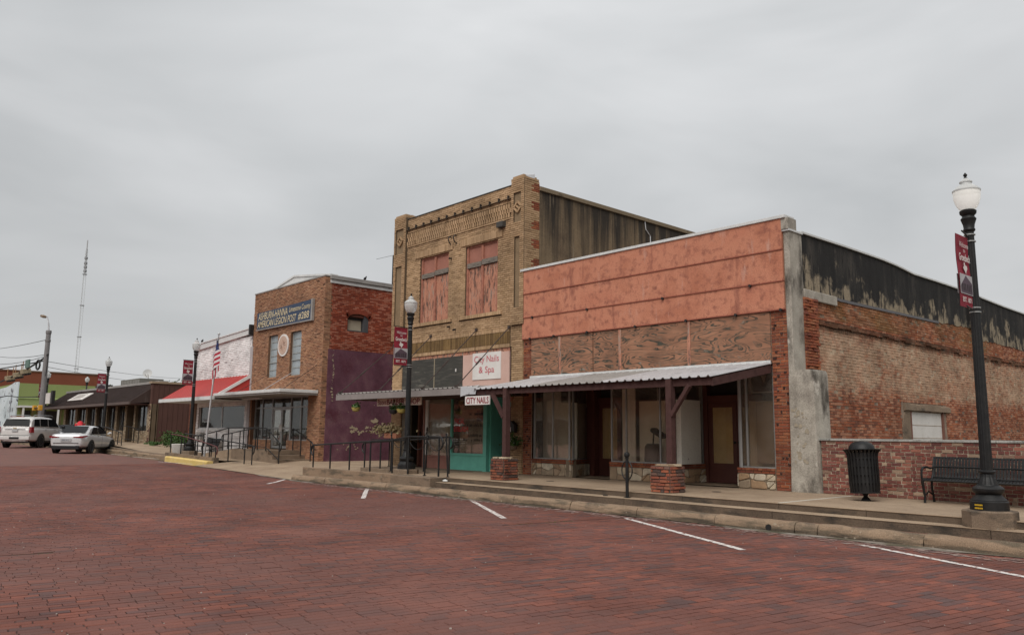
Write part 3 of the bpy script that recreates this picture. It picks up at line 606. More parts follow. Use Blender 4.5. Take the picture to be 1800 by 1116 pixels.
# side wall: decayed brick, tarred parapet
SY1 = 44
b = MB(); b.wall((-8.87, FY+.36, zb-.4), PY, PX, SY1-FY-.36, 6.1, .35, holes=[(22.65-FY-.36, 24.9-FY-.36, .5, 2.28)])
sw = b.build('side_wall', m_sidem, A)
bricks(sw, (-8.87, FY+.56, zb-.4), PY, PX, 23.2, 5.4, m_sideb, holes=[(22.05-FY-.56, 25.2-FY-.56, -1, 2.55)], single=300, seed=21, proud=.009, jit=.005, gap=.012, bh=.07, bl=.205, header=6)
def ztop(y): return float(np.interp(y, [16.4,17,19,21.3,22.3,23.3,25,27,29,31,34,45], [6.24,6.24,6.27,6.28,6.25,6.18,6.20,6.21,6.17,6.13,6.12,6.10]))
b = MB(); ys = [FY+.55+i*.22 for i in range(125)]
lo = [float(np.interp(y, [16.9,19,23,27.6,28.2,28.3,45], [4.93,4.92,4.98,5.05,5.03,4.78,4.75]))+random.gauss(0, .018) for y in ys]
for i in range(len(ys)-1):
    if 27.5 < ys[i] < 28.4: dx = .09
    else: dx = .022
    b.prism([(-8.87, ys[i], lo[i]), (-8.87, ys[i+1], lo[i+1]), (-8.87, ys[i+1], ztop(ys[i+1])), (-8.87, ys[i], ztop(ys[i]))], (-.02,0,0), (dx,0,0))
b.build('tarred_parapet', m_tar, sw)
b = MB()
for i in range(len(ys)-1):
    y0, y1 = ys[i], ys[i+1]; z0, z1 = ztop(y0), ztop(y1)
    b.prism([(-9.2, y0, z0), (-8.80, y0, z0), (-8.80, y0, z0+.045), (-9.2, y0, z0+.06)], (0,0,0), (0, y1-y0, z1-z0))
b.box(-9.22, FY-.05, 6.20, -8.79, FY+.57, 6.243); b.build('parapet_flashing', m_coping, sw)
b = MB()
for i in range(60):
    y0 = FY+1.0+i*.45; z0 = float(np.interp(y0, [16.9,19,23,27.6,28.2,28.3,45], [4.93,4.92,4.98,5.05,5.03,4.78,4.75]))-.045
    if y0 < 25: b.prism([(-8.87, y0, z0), (-8.835, y0, z0-.01), (-8.845, y0, z0+.06), (-8.87, y0, z0+.05)], (0,0,0), (0,.45,.008))
b.build('flashing_lip', P('lead_grey', (.10,.095,.10), .7), sw)
for i in range(70):   # ragged corbel ledge two thirds up the wall
    y0 = FY+.9+i*.36; z0 = 4.22+random.gauss(0, .02)
    if random.random() < .8 and y0 < 41:
        b = MB(); b.obox((-8.853, y0, z0), .045+random.uniform(0,.03), .34, .06, Matrix.Rotation(random.gauss(0,.03), 3, 'X')); b.build('ledge_brick', m_sideb, sw, rnd=random.random())
# concrete strip at the corner, brick toothing, cast buttress
b = MB(); b.box(-8.955, FY-.012, zb, -8.868+.05, FY+.56, 6.2); b.build('corner_render', m_greyc, sw, bevel=.012)
b = MB(); b.box(-8.87, FY+.56, 4.72, -8.80, FY+.56+1.6, 4.95); b.build('render_patch', m_greyc, sw, bevel=.02)
bricks(sw, (-8.79, FY+.5, 3.05), PY, PX, .62, 1.7, m_oldb, single=60, seed=23, proud=.02, jit=.012, back=.1)
nb = MB(); hw = .295; xc = -8.65
prof = [(.43,.33),(1.2,.31),(2.2,.300),(2.9,.295),(3.0,.285),(3.05,.25)]
vs = []
for z, h in prof:
    for x, y in ((-h,-.02),(-h+.02,-.05),(h-.10,-.05),(h-.02,-.01),(h,.10),(h,.6),(-h,.6)): vs.append((xc+x, FY-.02+y, z))
k = 7; fs = [(i*k+j, i*k+(j+1) % k, (i+1)*k+(j+1) % k, (i+1)*k+j) for i in range(len(prof)-1) for j in range(k)]+[tuple(range((len(prof)-1)*k, len(prof)*k))]
nb.add(vs, fs); nb.build('buttress', m_greyc, A, smooth=True)
b = MB()
for i in range(26):
    x = xc+random.uniform(-.24, .12); z = random.choice([random.uniform(2.0, 2.25), random.uniform(1.0, 1.9)]); r = random.uniform(.02, .06); n = 7
    b.add([(x+r*random.uniform(.6, 1.2)*math.cos(6.283*q/n), FY-.074-.0003*i, z+r*random.uniform(.6, 1.2)*math.sin(6.283*q/n)) for q in range(n)], [tuple(range(n))])
b.build('spalled_patch', P('pale_mortar', (.34,.29,.22), .95, var=.25, s=20), A)
# blocked white side opening with crude concrete surround
b = MB(); b.box(-8.95, 22.66, zb, -8.90, 24.89, 2.40)
door = b.build('blocked_doorway', M('flaking_white', [(.60,.57,.53),(.70,.67,.64)], s=3, patches=[((.18,.10,.07), 9, .66, .69, (1,1,.35)), ((.40,.38,.35), 3, .62,.7)]), A)
for z in (1.0, 1.3, 1.6, 1.95): b = MB(); b.box(-8.902, 22.66, z, -8.893, 24.89, z+.012); b.build('block_joint', m_conc, door)
for y_ in (22.60, 24.89): b = MB(); b.box(-8.9, y_, zb, -8.84, y_+.06, 2.4); b.build('frame', P('rust_frame', (.16,.07,.05), .8) if y_ < 23 else bpy.data.materials['rust_frame'], door)
b = MB()
for i in range(9):
    y = 22.2+i*.36; b.prism([(-8.87, y, 2.33+random.gauss(0,.02)), (-8.80, y, 2.35), (-8.82, y, 2.5+random.gauss(0,.03)), (-8.87, y, 2.53)], (0,0,0), (0,.36,0))
b.build('rough_lintel', m_concd, door)
b = MB(); b.prism([(-8.87, 22.02, .3), (-8.87, 22.62, .3), (-8.87, 22.62, 2.36), (-8.87, 22.25, 2.34), (-8.87, 22.05, 1.9)], (-.01,0,0), (.02,0,0)); b.build('render_patch', m_concd, door)
# flat roof and back
b = MB(); b.box(-17.5, FY+.3, 5.75, -8.95, SY1, 5.85); b.box(-17.5, SY1, zb, -8.95, SY1+.3, 6.1); b.box(-17.55, FY+.36, zb, -17.25, SY1, 5.85); b.build('roof', m_concd, A)
# shop interior shell
b = MB(); b.box(-17.15, 21, zb, -9.3, 21.05, 3.4); b.box(-17.2, FY+.36, zb, -17.17, 21, 3.4); b.box(-9.33, 17.7, zb, -9.3, 21, 3.4); b.box(-17.2, FY+.35, 3.34, -9.3, 21, 3.38); b.build('interior', M('interior_plaster', [(.20,.19,.17),(.28,.26,.24)], s=1), A)
b = MB(); b.box(-17.17, FY+.36, .40, -9.32, 21, .436); b.build('floor', m_conc, A)
# display windows on stone bases: (front x0,x1, return side)
def stones(face_O, Uv, Nv, W_, H_, seed, parent):
    rg = random.Random(seed); nc = max(2, int(W_/.2)); nr = 2
    g = {}
    for i in range(nc+1):
        for j in range(nr+1):
            u = W_*i/nc; v = H_*j/nr
            if 0 < i < nc: u += rg.uniform(-.35, .35)*W_/nc
            if 0 < j < nr: v += rg.uniform(-.4, .4)*H_/nr
            g[i, j] = (u, v)
    cells = []; used = set()
    for i in range(nc):
        for j in range(nr):
            if (i, j) in used: continue
            r = rg.random()
            if j == 0 and r < .25: cells.append([g[i,0], g[i+1,0], g[i+1,1], g[i+1,2], g[i,2], g[i,1]]); used |= {(i,0),(i,1)}
            elif i < nc-1 and r < .4 and (i+1, j) not in used: cells.append([g[i,j], g[i+1,j], g[i+2,j], g[i+2,j+1], g[i+1,j+1], g[i,j+1]]); used |= {(i,j),(i+1,j)}
            elif r < .62:
                q = [g[i,j], g[i+1,j], g[i+1,j+1], g[i,j+1]]; cells += [[q[0], q[1], q[2]], [q[0], q[2], q[3]]]; used.add((i,j))
            else: cells.append([g[i,j], g[i+1,j], g[i+1,j+1], g[i,j+1]]); used.add((i,j))
    O = Vector(face_O); Uv = Vector(Uv); Nv = Vector(Nv)
    for c in cells:
        cx = sum(p[0] for p in c)/len(c); cy = sum(p[1] for p in c)/len(c); P_ = []
        n = len(c)
        for a in range(n):      # cut corners to read as broken stone
            p, q = c[a], c[(a+1) % n]
            for f in (.16, .84): P_.append((p[0]+(q[0]-p[0])*f, p[1]+(q[1]-p[1])*f))
        Q = []
        for u, v in P_:
            du, dv = cx-u, cy-v; L = math.hypot(du, dv) or 1; s = min(.014/L, .5); Q.append((u+du*s, v+dv*s))
        o_ = .012+rg.uniform(0, .014); m_ = MB()
        out = [O+Uv*u+V(0,0,v)+Nv*(-.02) for u, v in Q]; mid = [O+Uv*u+V(0,0,v)+Nv*(o_*.7) for u, v in Q]
        top = [O+Uv*(u+(cx-u)*.12)+V(0,0,v+(cy-v)*.12)+Nv*(o_+rg.uniform(0,.006)) for u, v in Q]; k = len(Q)
        m_.add(out+mid+top, [(i, (i+1) % k, k+(i+1) % k, k+i) for i in range(k)]+[(k+i, k+(i+1) % k, 2*k+(i+1) % k, 2*k+i) for i in range(k)]+[tuple(range(2*k, 3*k))])
        m_.build('stone', m_stone, parent, rnd=rg.random())
def base_run(p, q, seed, parent):
    p = Vector((*p, zb)); q = Vector((*q, zb)); U = (q-p).normalized(); W_ = (q-p).length; Nn = Vector((U.y, -U.x, 0))
    m_ = MB(); m_.wall(p, U, Nn, W_, .47, .18); sb = m_.build('stone_base', m_stonem, parent)
    stones(p+V(0,0,.01), U, Nn, W_, .34, seed, sb)
    for k_ in range(2):
        bricks(sb, p+V(0,0,.35+.062*k_)+Nn*.012*k_, U, Nn, W_, .062, m_oldb, bl=.105 if k_ else .2, single=60, seed=seed+k_, proud=.02, back=.1, jit=.004)
def window_run(p, q, muls, parent, z0=.90, z1=3.18, bars=()):
    P0 = Vector((*p, 0)); Q0 = Vector((*q, 0)); U = (Q0-P0).normalized(); W_ = (Q0-P0).length; Nn = Vector((U.y, -U.x, 0)); c = P0-Nn*.08
    f = MB()
    for u in [0.02, *muls, W_-.02]: f.obox(c+U*u+V(0,0,(z0+z1)/2), .035, .05, z1-z0, Matrix((U, Nn, V(0,0,1))).transposed())
    for z in (z0+.015, z1-.015, *bars): f.obox(c+U*W_/2+V(0,0,z), W_, .045, .03, Matrix((U, Nn, V(0,0,1))).transposed())
    fr = f.build('window_frame', m_alu, parent)
    us = [0.02, *muls, W_-.02]
    for a, b_ in zip(us[:-1], us[1:]):
        g = MB(); e = c-Nn*.005; g.prism([e+U*a+V(0,0,z0+.03), e+U*b_+V(0,0,z0+.03), e+U*b_+V(0,0,z1-.03), e+U*a+V(0,0,z1-.03)], Nn*-.003, Nn*.003); g.build('pane', m_glass, fr)
runs = [((-17.15,FY),(-15.55,FY),[.78],31), ((-15.55,FY),(-15.95,17.6),[],32), ((-14.17,FY),(-12.2,FY),[.52,1.62],33), ((-12.2,FY),(-11.97,17.6),[.6],34), ((-10.3,FY),(-9.36,FY),[.22],36), ((-10.75,17.6),(-10.3,FY),[.6],35)]
for p, q, mu, sd_ in runs:
    base_run(p, q, sd_, A); window_run(p, q, mu, A)
# window stages and pale backdrops
def backdrop(x0, x1, y, z0, z1, mat=m_curtw, name='backdrop'): k = MB(); k.box(x0, y, z0, x1, y+.03, z1); return k.build(name, mat, A)
k = MB(); k.prism([(-17.15,FY+.1,.86),(-15.6,FY+.1,.86),(-15.98,17.62,.86),(-17.15,17.62,.86)], (0,0,0), (0,0,.03)); k.prism([(-14.9,17.6,.86),(-14.1,FY+.1,.86),(-12.25,FY+.1,.86),(-12.05,17.6,.86)], (0,0,0), (0,0,.03)); k.prism([(-10.2,FY+.1,.86),(-9.36,FY+.1,.86),(-9.36,17.6,.86),(-10.6,17.6,.86)], (0,0,0), (0,0,.03)); k.build('display_stage', m_conc, A)
backdrop(-17.12, -16.40, FY+.42, .9, 3.1, m_curtain); backdrop(-16.36, -15.70, FY+.34, .9, 2.5); b = MB(); b.prism([(-15.68,FY+.12,.9),(-15.66,FY+.12,.9),(-16.06,17.55,.9),(-16.08,17.55,.9)], (0,0,0), (0,0,1.6)); b.build('backdrop', m_curtw, A)
backdrop(-14.1, -13.66, FY+.45, .9, 3.1, m_curtain); backdrop(-13.64, -12.78, FY+.60, .9, 2.5); backdrop(-12.36, -12.20, FY+.62, .9, 2.4)
backdrop(-10.28, -9.40, FY+.5, .9, 2.42, M('brown_paper', [(.36,.27,.18),(.44,.34,.23)], s=2, bump=.1)); backdrop(-13.55, -12.15, 17.62, .9, 2.3)
b = MB(); b.box(-12.17, 16.62, .9, -12.02, 17.45, 2.5); b.build('backdrop', m_curtw, A)
b = MB(); b.box(-13.45, 17.58, 2.42, -12.1, 17.64, 2.50); b.box(-16.8, 17.5, 2.42, -16.0, 17.54, 2.47)
for x in (-13.45, -13.0, -12.55, -12.1, -16.8, -16.4, -16.0): b.box(x-.02, 17.56, 2.45, x+.02, 17.62, 3.15)
b.build('transom_frame', m_whitep, A)
backdrop(-9.98, -9.45, FY+.3, 1.0, 2.35, M('brown_kraft', [(.17,.115,.075),(.21,.15,.10)], s=1), 'paper_screen')
# doors
def door_leaf(x0, x1, y, z1, name='door', fr=m_brown, paper=m_paper, side=1, z0=.45):
    k = MB(); wd = x1-x0; t_ = .12
    k.wall((x0, y, z0), PX, NY, wd, z1-z0, .045, holes=[(t_, wd-t_, .48, z1-z0-.14)]); d = k.build(name, fr, A)
    k = MB(); k.box(x0+t_, y+.02, z0+.48, x1-t_, y+.03, z1-.14); k.build('paper_sheet', paper, d)
    k = MB(); k.box(x0+t_, y+.008, z0+.48, x1-t_, y+.013, z1-.14); k.build('pane', m_glass, d)
    hx = x1-.06 if side > 0 else x0+.06
    k = MB(); k.lathe([(.0,0),(.03,0),(.035,.03),(0,.05)], (hx, y, z0+1.0), 8, Matrix.Rotation(R(90), 3, 'X')); k.build('handle', m_blackf, d)
    return d
door_leaf(-11.88, -11.06, 17.6, 2.46, side=1); door_leaf(-11.05, -10.35, 17.6, 2.46, side=-1)
door_leaf(-15.60, -14.80, 17.6, 2.50, side=1)
for q_ in ((-12.0, 17.55, .44, -11.88, 17.72, 3.3), (-12.0, 17.56, 3.3, -10.3, 17.7, 3.32), (-11.87, 17.56, 2.46, -10.3, 17.7, 2.62), (-16.0, 17.50, .44, -15.60, 17.72, 3.3), (-15.59, 17.56, 2.5, -14.75, 17.7, 2.66), (-15.72, 17.38, .44, -15.60, 17.49, 3.3)):
    b = MB(); b.box(*q_); b.build('door_surround', m_brown, A)
b = MB(); b.box(-12.0, 17.7, 2.62, -10.3, 17.72, 3.3); b.box(-16.0, 17.7, 2.66, -14.8, 17.72, 3.3); b.build('transom_panel', m_dark, A)
b = MB(); b.box(-16.05, FY+.1, 3.26, -9.35, 17.8, 3.3); b.build('porch_ceiling', m_brownd, A)
# things left in the windows
ch = thing('draped_chair', 'dark draped office chair standing behind the middle display window', 'chair', (-12.98, 16.72, .89))
b = MB(); b.lathe([(.21,0),(.23,.1),(.21,.42),(.16,.5)], (-12.98,16.72,.89), 10); b.build('seat_cover', m_blackf, ch, smooth=True)
b = MB(); b.obox((-12.80,16.72,1.66), .42, .25, .13, Matrix.Rotation(.5, 3, 'Y')); b.build('headrest', m_blackf, ch, bevel=.05)
b = MB(); b.tube([(-12.98,16.72,1.3),(-12.95,16.72,1.65)], .02); b.build('post', m_blackf, ch)
ds = MB(); ds.box(-12.76, 17.0, .9, -12.38, 17.04, 2.3); tag(ds.build('leaning_board', P('slate', (.03,.035,.045), .3), None), 'dark slate board leaning inside the middle display window', 'board')
pl = thing('stone_pile', 'heap of tan stones and a bottle inside the display window beside the porch post', 'stones', (-12.35,16.75,.89))
for i in range(22):
    b = MB(); b.obox((-12.35+random.uniform(-.14,.3)*.9, 16.8+random.uniform(-.1,.2), .93+i*.018), .11, .1, .09, Matrix.Rotation(random.uniform(0,3), 3, V(random.random(),1,random.random()))); b.build('stone', P('pile_stone', (.20,.15,.11), .9) if i == 0 else bpy.data.materials['pile_stone'], pl)
sgn = thing('hanging_sign', 'dark framed sign with a pale arrowhead hanging in the right-hand shop window', 'sign', (-9.75,16.75,2.75))
b = MB(); b.box(-10.1,16.74,2.62,-9.42,16.77,3.1); b.build('board', m_blackf, sgn)
for q_ in ((-10.12,16.73,2.60,-9.40,16.74,2.63), (-10.12,16.73,2.631,-10.09,16.74,3.1)): b = MB(); b.box(*q_); b.build('frame', m_alu, sgn)
b = MB(); b.prism([(-9.84,16.735,3.0),(-9.70,16.735,3.0),(-9.77,16.735,2.82)], (0,-.004,0), (0,0,0)); b.build('arrow', P('faded_print', (.3,.27,.25), .8), sgn)
# ---------------------------------------------------------------- porch roof of the empty shop
pc = thing('porch_roof', 'corrugated metal porch roof on maroon posts in front of the empty shop', 'porch', (-13.0, 15, .43))
def corr(x0, x1, y0, z0, y1, z1, pitch, mat, parent, name='roof_sheet', th=.012):
    b = MB(); prof = []
    x = x0
    while x < x1-1e-6:
        for dx, h in ((0,0),(.5*pitch-.045,0),(.5*pitch-.018,.032),(.5*pitch+.018,.032),(.5*pitch+.045,0)):
            if x+dx <= x1+1e-6: prof.append((x+dx, h))
        x += pitch
    prof.append((x1, 0)); n = len(prof)
    b.v = [(px, y0, z0+h) for px, h in prof]+[(px, y1, z1+h) for px, h in prof]+[(px, y0, z0+h-th) for px, h in prof]+[(px, y1, z1+h-th) for px, h in prof]
    b.f = [(i, i+1, n+i+1, n+i) for i in range(n-1)]+[(2*n+i, 3*n+i, 3*n+i+1, 2*n+i+1) for i in range(n-1)]+[(i, 2*n+i, 2*n+i+1, i+1) for i in range(n-1)]+[(0, n, 3*n, 2*n), (n-1, 3*n-1, 4*n-1, 2*n-1)]
    return b.build(name, mat, parent)
xs = [-16.98, -14.7, -12.4, -10.9, -9.37]
for i in range(4): corr(xs[i]+.002*i, xs[i+1]+.03, 13.96, 2.80+.004*i, FY-.035, 3.225+.004*i, .2285, m_galvd if i == 1 else m_galv, pc)
b = MB(); b.box(-17.2, FY-.07, 3.20, -9.36, FY-.035, 3.30); b.build('wall_flashing', m_coping, pc)
b = MB(); b.box(-16.9, 14.05, 2.64, -10.44, 14.12, 2.79); b.build('front_beam', m_brownd, pc); b = MB(); b.box(-10.43, 14.05, 2.64, -9.40, 14.12, 2.79); b.build('front_beam', m_brownd, pc)
b = MB(); b.prism([(-9.40, 14.05, 2.62), (-9.40, 14.05, 2.785), (-9.40, FY-.04, 3.20), (-9.40, FY-.04, 3.02)], (0,0,0), (.045,0,0)); b.build('rake_board', m_brownd, pc)
b = MB(); b.prism([(-16.9, 14.05, 2.62), (-16.9, 14.05, 2.785), (-16.9, FY-.04, 3.20), (-16.9, FY-.04, 3.02)], (-.045,0,0), (0,0,0)); b.build('rake_board', m_brownd, pc)
for i in range(13):
    x = -16.6+i*.59; b = MB(); b.prism([(x, 14.12, 2.65), (x, 14.12, 2.78), (x, FY-.05, 3.19), (x, FY-.05, 3.06)], (0,0,0), (.045,0,0)); b.build('rafter', m_brownd, pc)
for x, s, zt in ((-10.42, 1, 2.79), (-15.66, -1, 2.79)):
    b = MB(); b.box(x-.07, 13.96, 1.0, x+.07, 14.05, zt); b.box(x-.07, 14.05, 1.0, x+.07, 14.12, 2.64); b.build('post', m_brownd, pc, bevel=.006)
    b = MB(); b.bar((x+s*.06, 14.0, 2.02), (x+s*.52, 14.0, 2.64), .10, .08); b.build('brace', m_brownd, pc)
def pier(x, y, label, sd_):
    p = thing('brick_pier', label, 'brick pier', (x, y, .43), 'brick piers under the porch posts')
    hw = .245; H = .54; m_ = MB(); m_.box(x-hw, y-hw, .43, x+hw, y+hw, .43+H); c = m_.build('core', m_pierm, p)
    for (O, U, Nn) in (((x-hw,y-hw,.43),PX,NY), ((x+hw,y-hw,.43),PY,PX), ((x-hw,y+hw,.43),NY,NX), ((x+hw,y+hw,.43),NX,PY)):
        bricks(p, O, U, Nn, 2*hw, H, m_pierb, single=80, seed=sd_+int(10*O[0])%7, proud=.022, jit=.009, bl=.205, bh=.0675, gap=.017, bond=1, vary=.15, tilt=.02)
    for i in range(14):
        a = random.uniform(-.24,.24); c_ = random.uniform(-.24,.24); k = MB(); k.obox((x+a, y+c_, .985+random.uniform(0,.012)), .16, .13, .035, Matrix.Rotation(random.uniform(0,3), 3, 'Z')); k.build('cap_stone', m_stone, p, rnd=.1+.2*random.random())
pier(-10.42, 13.9, 'low brick pier with stone cap carrying the right-hand porch post', 41)
pier(-15.62, 13.95, 'low brick pier with stone cap beside the teal nail shop front', 43)

# ================================================================ low wall right of the shop
lw = thing('brick_wall', 'low brick wall with pale stone coping behind the bench', 'wall', (-4, 16.45, .43))
b = MB(); b.wall((-8.31, 16.462, .43), PX, NY, 12.3, 1.10, .28, holes=[(2.93,3.15,.0,.075)]); core = b.build('core', m_lowm, lw)
bricks(lw, (-8.31, 16.462, .43), PX, NY, 12.3, 1.10, m_lowb, single=300, seed=51, proud=.011, jit=.0035, bl=.19, bh=.0687, gap=.012, bond=.37, vary=.33, holes=[(2.93,3.15,.0,.07)])
for i in range(11):
    x = -8.36+i*1.13; b = MB(); b.box(x+.004, 16.43, 1.53, x+1.126, 16.78, 1.575+random.uniform(0,.004)); b.build('coping_stone', M('coping_stone', [(.30,.29,.27),(.42,.41,.38)], s=5, patches=[((.10,.10,.09), 4, .55,.7)]) if i == 0 else bpy.data.materials['coping_stone'], lw, bevel=.008)

# ================================================================ two-storey tan brick building
B = thing('brick_building', 'two-storey tan brick building with boarded upstairs windows and City Nails sign', 'building', (-20.9, FY, .43))
Z0 = .43; HB = 9.37-Z0; XL, XR = -24.55, -17.56
wL = (-23.0-XL, -21.35-XL, 5.42-Z0, 7.78-Z0); wR = (-20.43-XL, -18.80-XL, 5.42-Z0, 7.78-Z0); sf = (.55, 6.6, -1, 4.25-Z0)
b = MB(); b.wall((XL, FY+.02, Z0), PX, NY, XR-XL, HB, .35, holes=[wL, wR, (.60, 6.47, -1, 4.25-Z0)]); wallB = b.build('front_wall', m_tanm, B)
bandz = (8.32-Z0, 8.80-Z0); ribz = (4.25-Z0, 4.84-Z0)
hb = [wL, wR, (.62, 6.5, -1, 4.25-Z0), (.70, 6.47, *bandz), (.75, 6.40, *ribz), (-23.3-XL, -21.13-XL, 7.80-Z0, 8.03-Z0), (-20.7-XL, -18.56-XL, 7.80-Z0, 8.03-Z0), (-23.3-XL, -21.1-XL, 5.30-Z0, 5.42-Z0), (-20.7-XL, -18.58-XL, 5.30-Z0, 5.42-Z0), (0, .70, 4.9-Z0, HB), (6.49, 7.1, 4.9-Z0, HB)]
bricks(wallB, (XL, FY+.02, Z0), PX, NY, XR-XL, HB, m_tanb, holes=hb, single=300, seed=61, bl=.203, bh=.0671, proud=.018, jit=.0025, gap=.011)
# pilasters with sunk panels, standing proud of the wall
for x0, x1, zt, px0, px1 in ((-24.60, -23.86, 9.46, -24.50, -24.0), (-18.09, -17.50, 9.47, -17.98, -17.64)):
    m_ = MB(); m_.wall((x0, FY-.075, 4.9), PX, NY, x1-x0, zt-4.9, .12, holes=[(px0-x0, px1-x0, 8.10-4.9, 9.07-4.9), (px0-x0+.05, px1-x0-.05, 5.45-4.9, 7.65-4.9)])
    pw = m_.build('pilaster', m_tanm, B)
    bricks(pw, (x0, FY-.075, 4.9), PX, NY, x1-x0, zt-4.9, m_tanb, holes=[(px0-x0, px1-x0, 8.10-4.9, 9.07-4.9), (px0-x0+.05, px1-x0-.05, 5.45-4.9, 7.65-4.9)], single=150, seed=int(70-x0), proud=.014, bh=.0675)
    m_ = MB(); m_.box(px0, FY-.03, 8.05, px1, FY+.0, 9.1); m_.box(px0+.05, FY-.03, 5.4, px1-.05, FY, 7.7); m_.build('panel', M('tan_panel', [(.21,.145,.085),(.27,.19,.115)], s=4, grain=60) if x0 < -20 else bpy.data.materials['tan_panel'], pw)
    cx = (px0+px1)/2; cz = 8.60; m_ = MB()
    for a in range(4):
        p = [(cx,cz+.17),(cx+.17,cz),(cx,cz-.17),(cx-.17,cz)]; p0, p1 = p[a], p[(a+1) % 4]; m_.bar((p0[0], FY-.06, p0[1]), (p1[0], FY-.06, p1[1]), .06, .055)
    m_.bar((cx-.06, FY-.06, cz+.05), (cx+.06, FY-.06, cz-.05), .04, .05); m_.build('diamond', m_tanb, pw, rnd=.3)
    for zz, wd in ((zt, 0), (zt+.068, .05)):   # stepped cap
        m_ = MB(); m_.box(x0+wd, FY-.09+wd*.5, zz, x1-wd, FY+.56-wd, zz+.068); m_.build('cap_course', m_tanb, pw, rnd=.25+wd)
for y0, x1, ztop_ in ((FY-.06, -17.50, 9.60), ): # right corner return with red bricks toothed in
    m_ = MB(); m_.box(-17.85, FY+.02, 4.9, -17.505, FY+.58, 9.46); rb = m_.build('corner_pier', m_tanm, B)
    bricks(rb, (-17.505, FY-.06, 4.9), PY, PX, .64, 4.55, m_tanb, single=140, seed=77, proud=.012, keep=lambda u, v: (np.floor(v/.0671).astype(int) % 9 > 3) | (u < .34))
    bricks(rb, (-17.505, FY-.06, 4.9), PY, PX, .64, 4.55, m_oldb, single=80, seed=77, proud=.012, keep=lambda u, v: ~((np.floor(v/.0671).astype(int) % 9 > 3) | (u < .34)))
m_ = MB()
for x in (-17.83, -24.4): m_.add([(x+.0,FY+.0,9.61),(x+.28,FY+.0,9.58),(x+.32,FY+.38,9.50),(x+.28,FY+.42,9.70),(x+.0,FY+.42,9.70),(x+.1,FY+.1,9.70)], [(0,1,5),(1,2,3,5),(3,4,5),(4,0,5),(0,4,3,2,1)])
m_.build('metal_cap', m_galv, B)
# soldier lintels and sills, joined rows of bricks
def soldier(x0, x1, z0, z1, y, name, step=.071, mat=m_tanb, proud=.0, parent=None, seed=5):
    rg = np.random.default_rng(seed); n = int(round((x1-x0)/step)); st = (x1-x0)/n; A_ = np.zeros((n,8,3))
    for i in range(n):
        a, c = x0+i*st+.005, x0+(i+1)*st-.005; yy = y-proud-rg.normal(0,.003)
        for k, (px_, pz_) in enumerate(((a,z0),(c,z0),(c,z1),(a,z1))): A_[i,k] = (px_, y+.06, pz_); A_[i,k+4] = (px_, yy, pz_)
    return bulk(name, A_, rg.random(n), mat, parent)
for x0, x1 in ((-23.3,-21.13), (-20.7,-18.56)):
    soldier(x0, x1, 7.80, 8.02, FY-.012, 'lintel', parent=wallB, proud=.02); soldier(x0, x1, 5.31, 5.42, FY-.03, 'sill', step=.1, parent=wallB, proud=.03)
rg = np.random.default_rng(4); cells = []; n = int((XR-.53-(XL+.72))/.118)   # toothed brick frieze
for r_ in range(3):
    for i in range(n):
        x = XL+.72+i*.118+(.059 if r_ % 2 else 0); z = 8.36+r_*.145; cells.append((x, x+.062, z, z+.15, .055))
A_ = np.zeros((len(cells),8,3))
for i, (a, c, z0, z1, p) in enumerate(cells):
    for k, (px_, pz_) in enumerate(((a,z0),(c,z0),(c,z1),(a,z1))): A_[i,k] = (px_, FY+.03, pz_); A_[i,k+4] = (px_, FY+.02-p, pz_)
m_ = MB(); m_.box(XL+.72, FY+.012, 8.345, XR-.53, FY+.019, 8.80); m_.build('frieze_back', P('frieze_painted_shade', (.075,.052,.034), .95), wallB)  # dark backing board: the shade between the teeth is put into its colour
bulk('tooth_frieze', A_, rg.random(len(cells)), m_tanb, wallB)
soldier(XL+.72, XR-.53, 8.30, 8.345, FY+.0, 'frieze_edge', step=.2, parent=wallB, proud=.03)
m_ = MB()
for i in range(13): x = -23.75+i*.455; m_.box(x, FY-.075, 8.93, x+.035, FY, 9.06)
m_.build('parapet_tie', m_blackf, wallB)
m_ = MB(); m_.box(-23.86, FY-.06, 8.955, -18.09, FY+.0, 8.975); m_.build('ledge', m_tanm, wallB)
m_ = MB(); m_.box(XL-.05, FY-.02, 9.37, XR, FY+.38, 9.40); m_.build('roof_edge', P('dark_edge', (.05,.045,.04), .8), B)
soldier(-23.4, -18.18, 4.74, 4.86, FY-.0, 'belt_course', parent=wallB, proud=.02); soldier(-23.4, -18.18, 4.25, 4.36, FY+.0, 'belt_course', parent=wallB, proud=.02)
soldier(-23.4, -18.18, 4.37, 4.73, FY-.0, 'ribbed_band', step=.055, mat=M('ochre_rib', [(.19,.115,.045),(.24,.15,.065),(.15,.09,.04)], s=2, attr=True), parent=wallB, proud=.015)
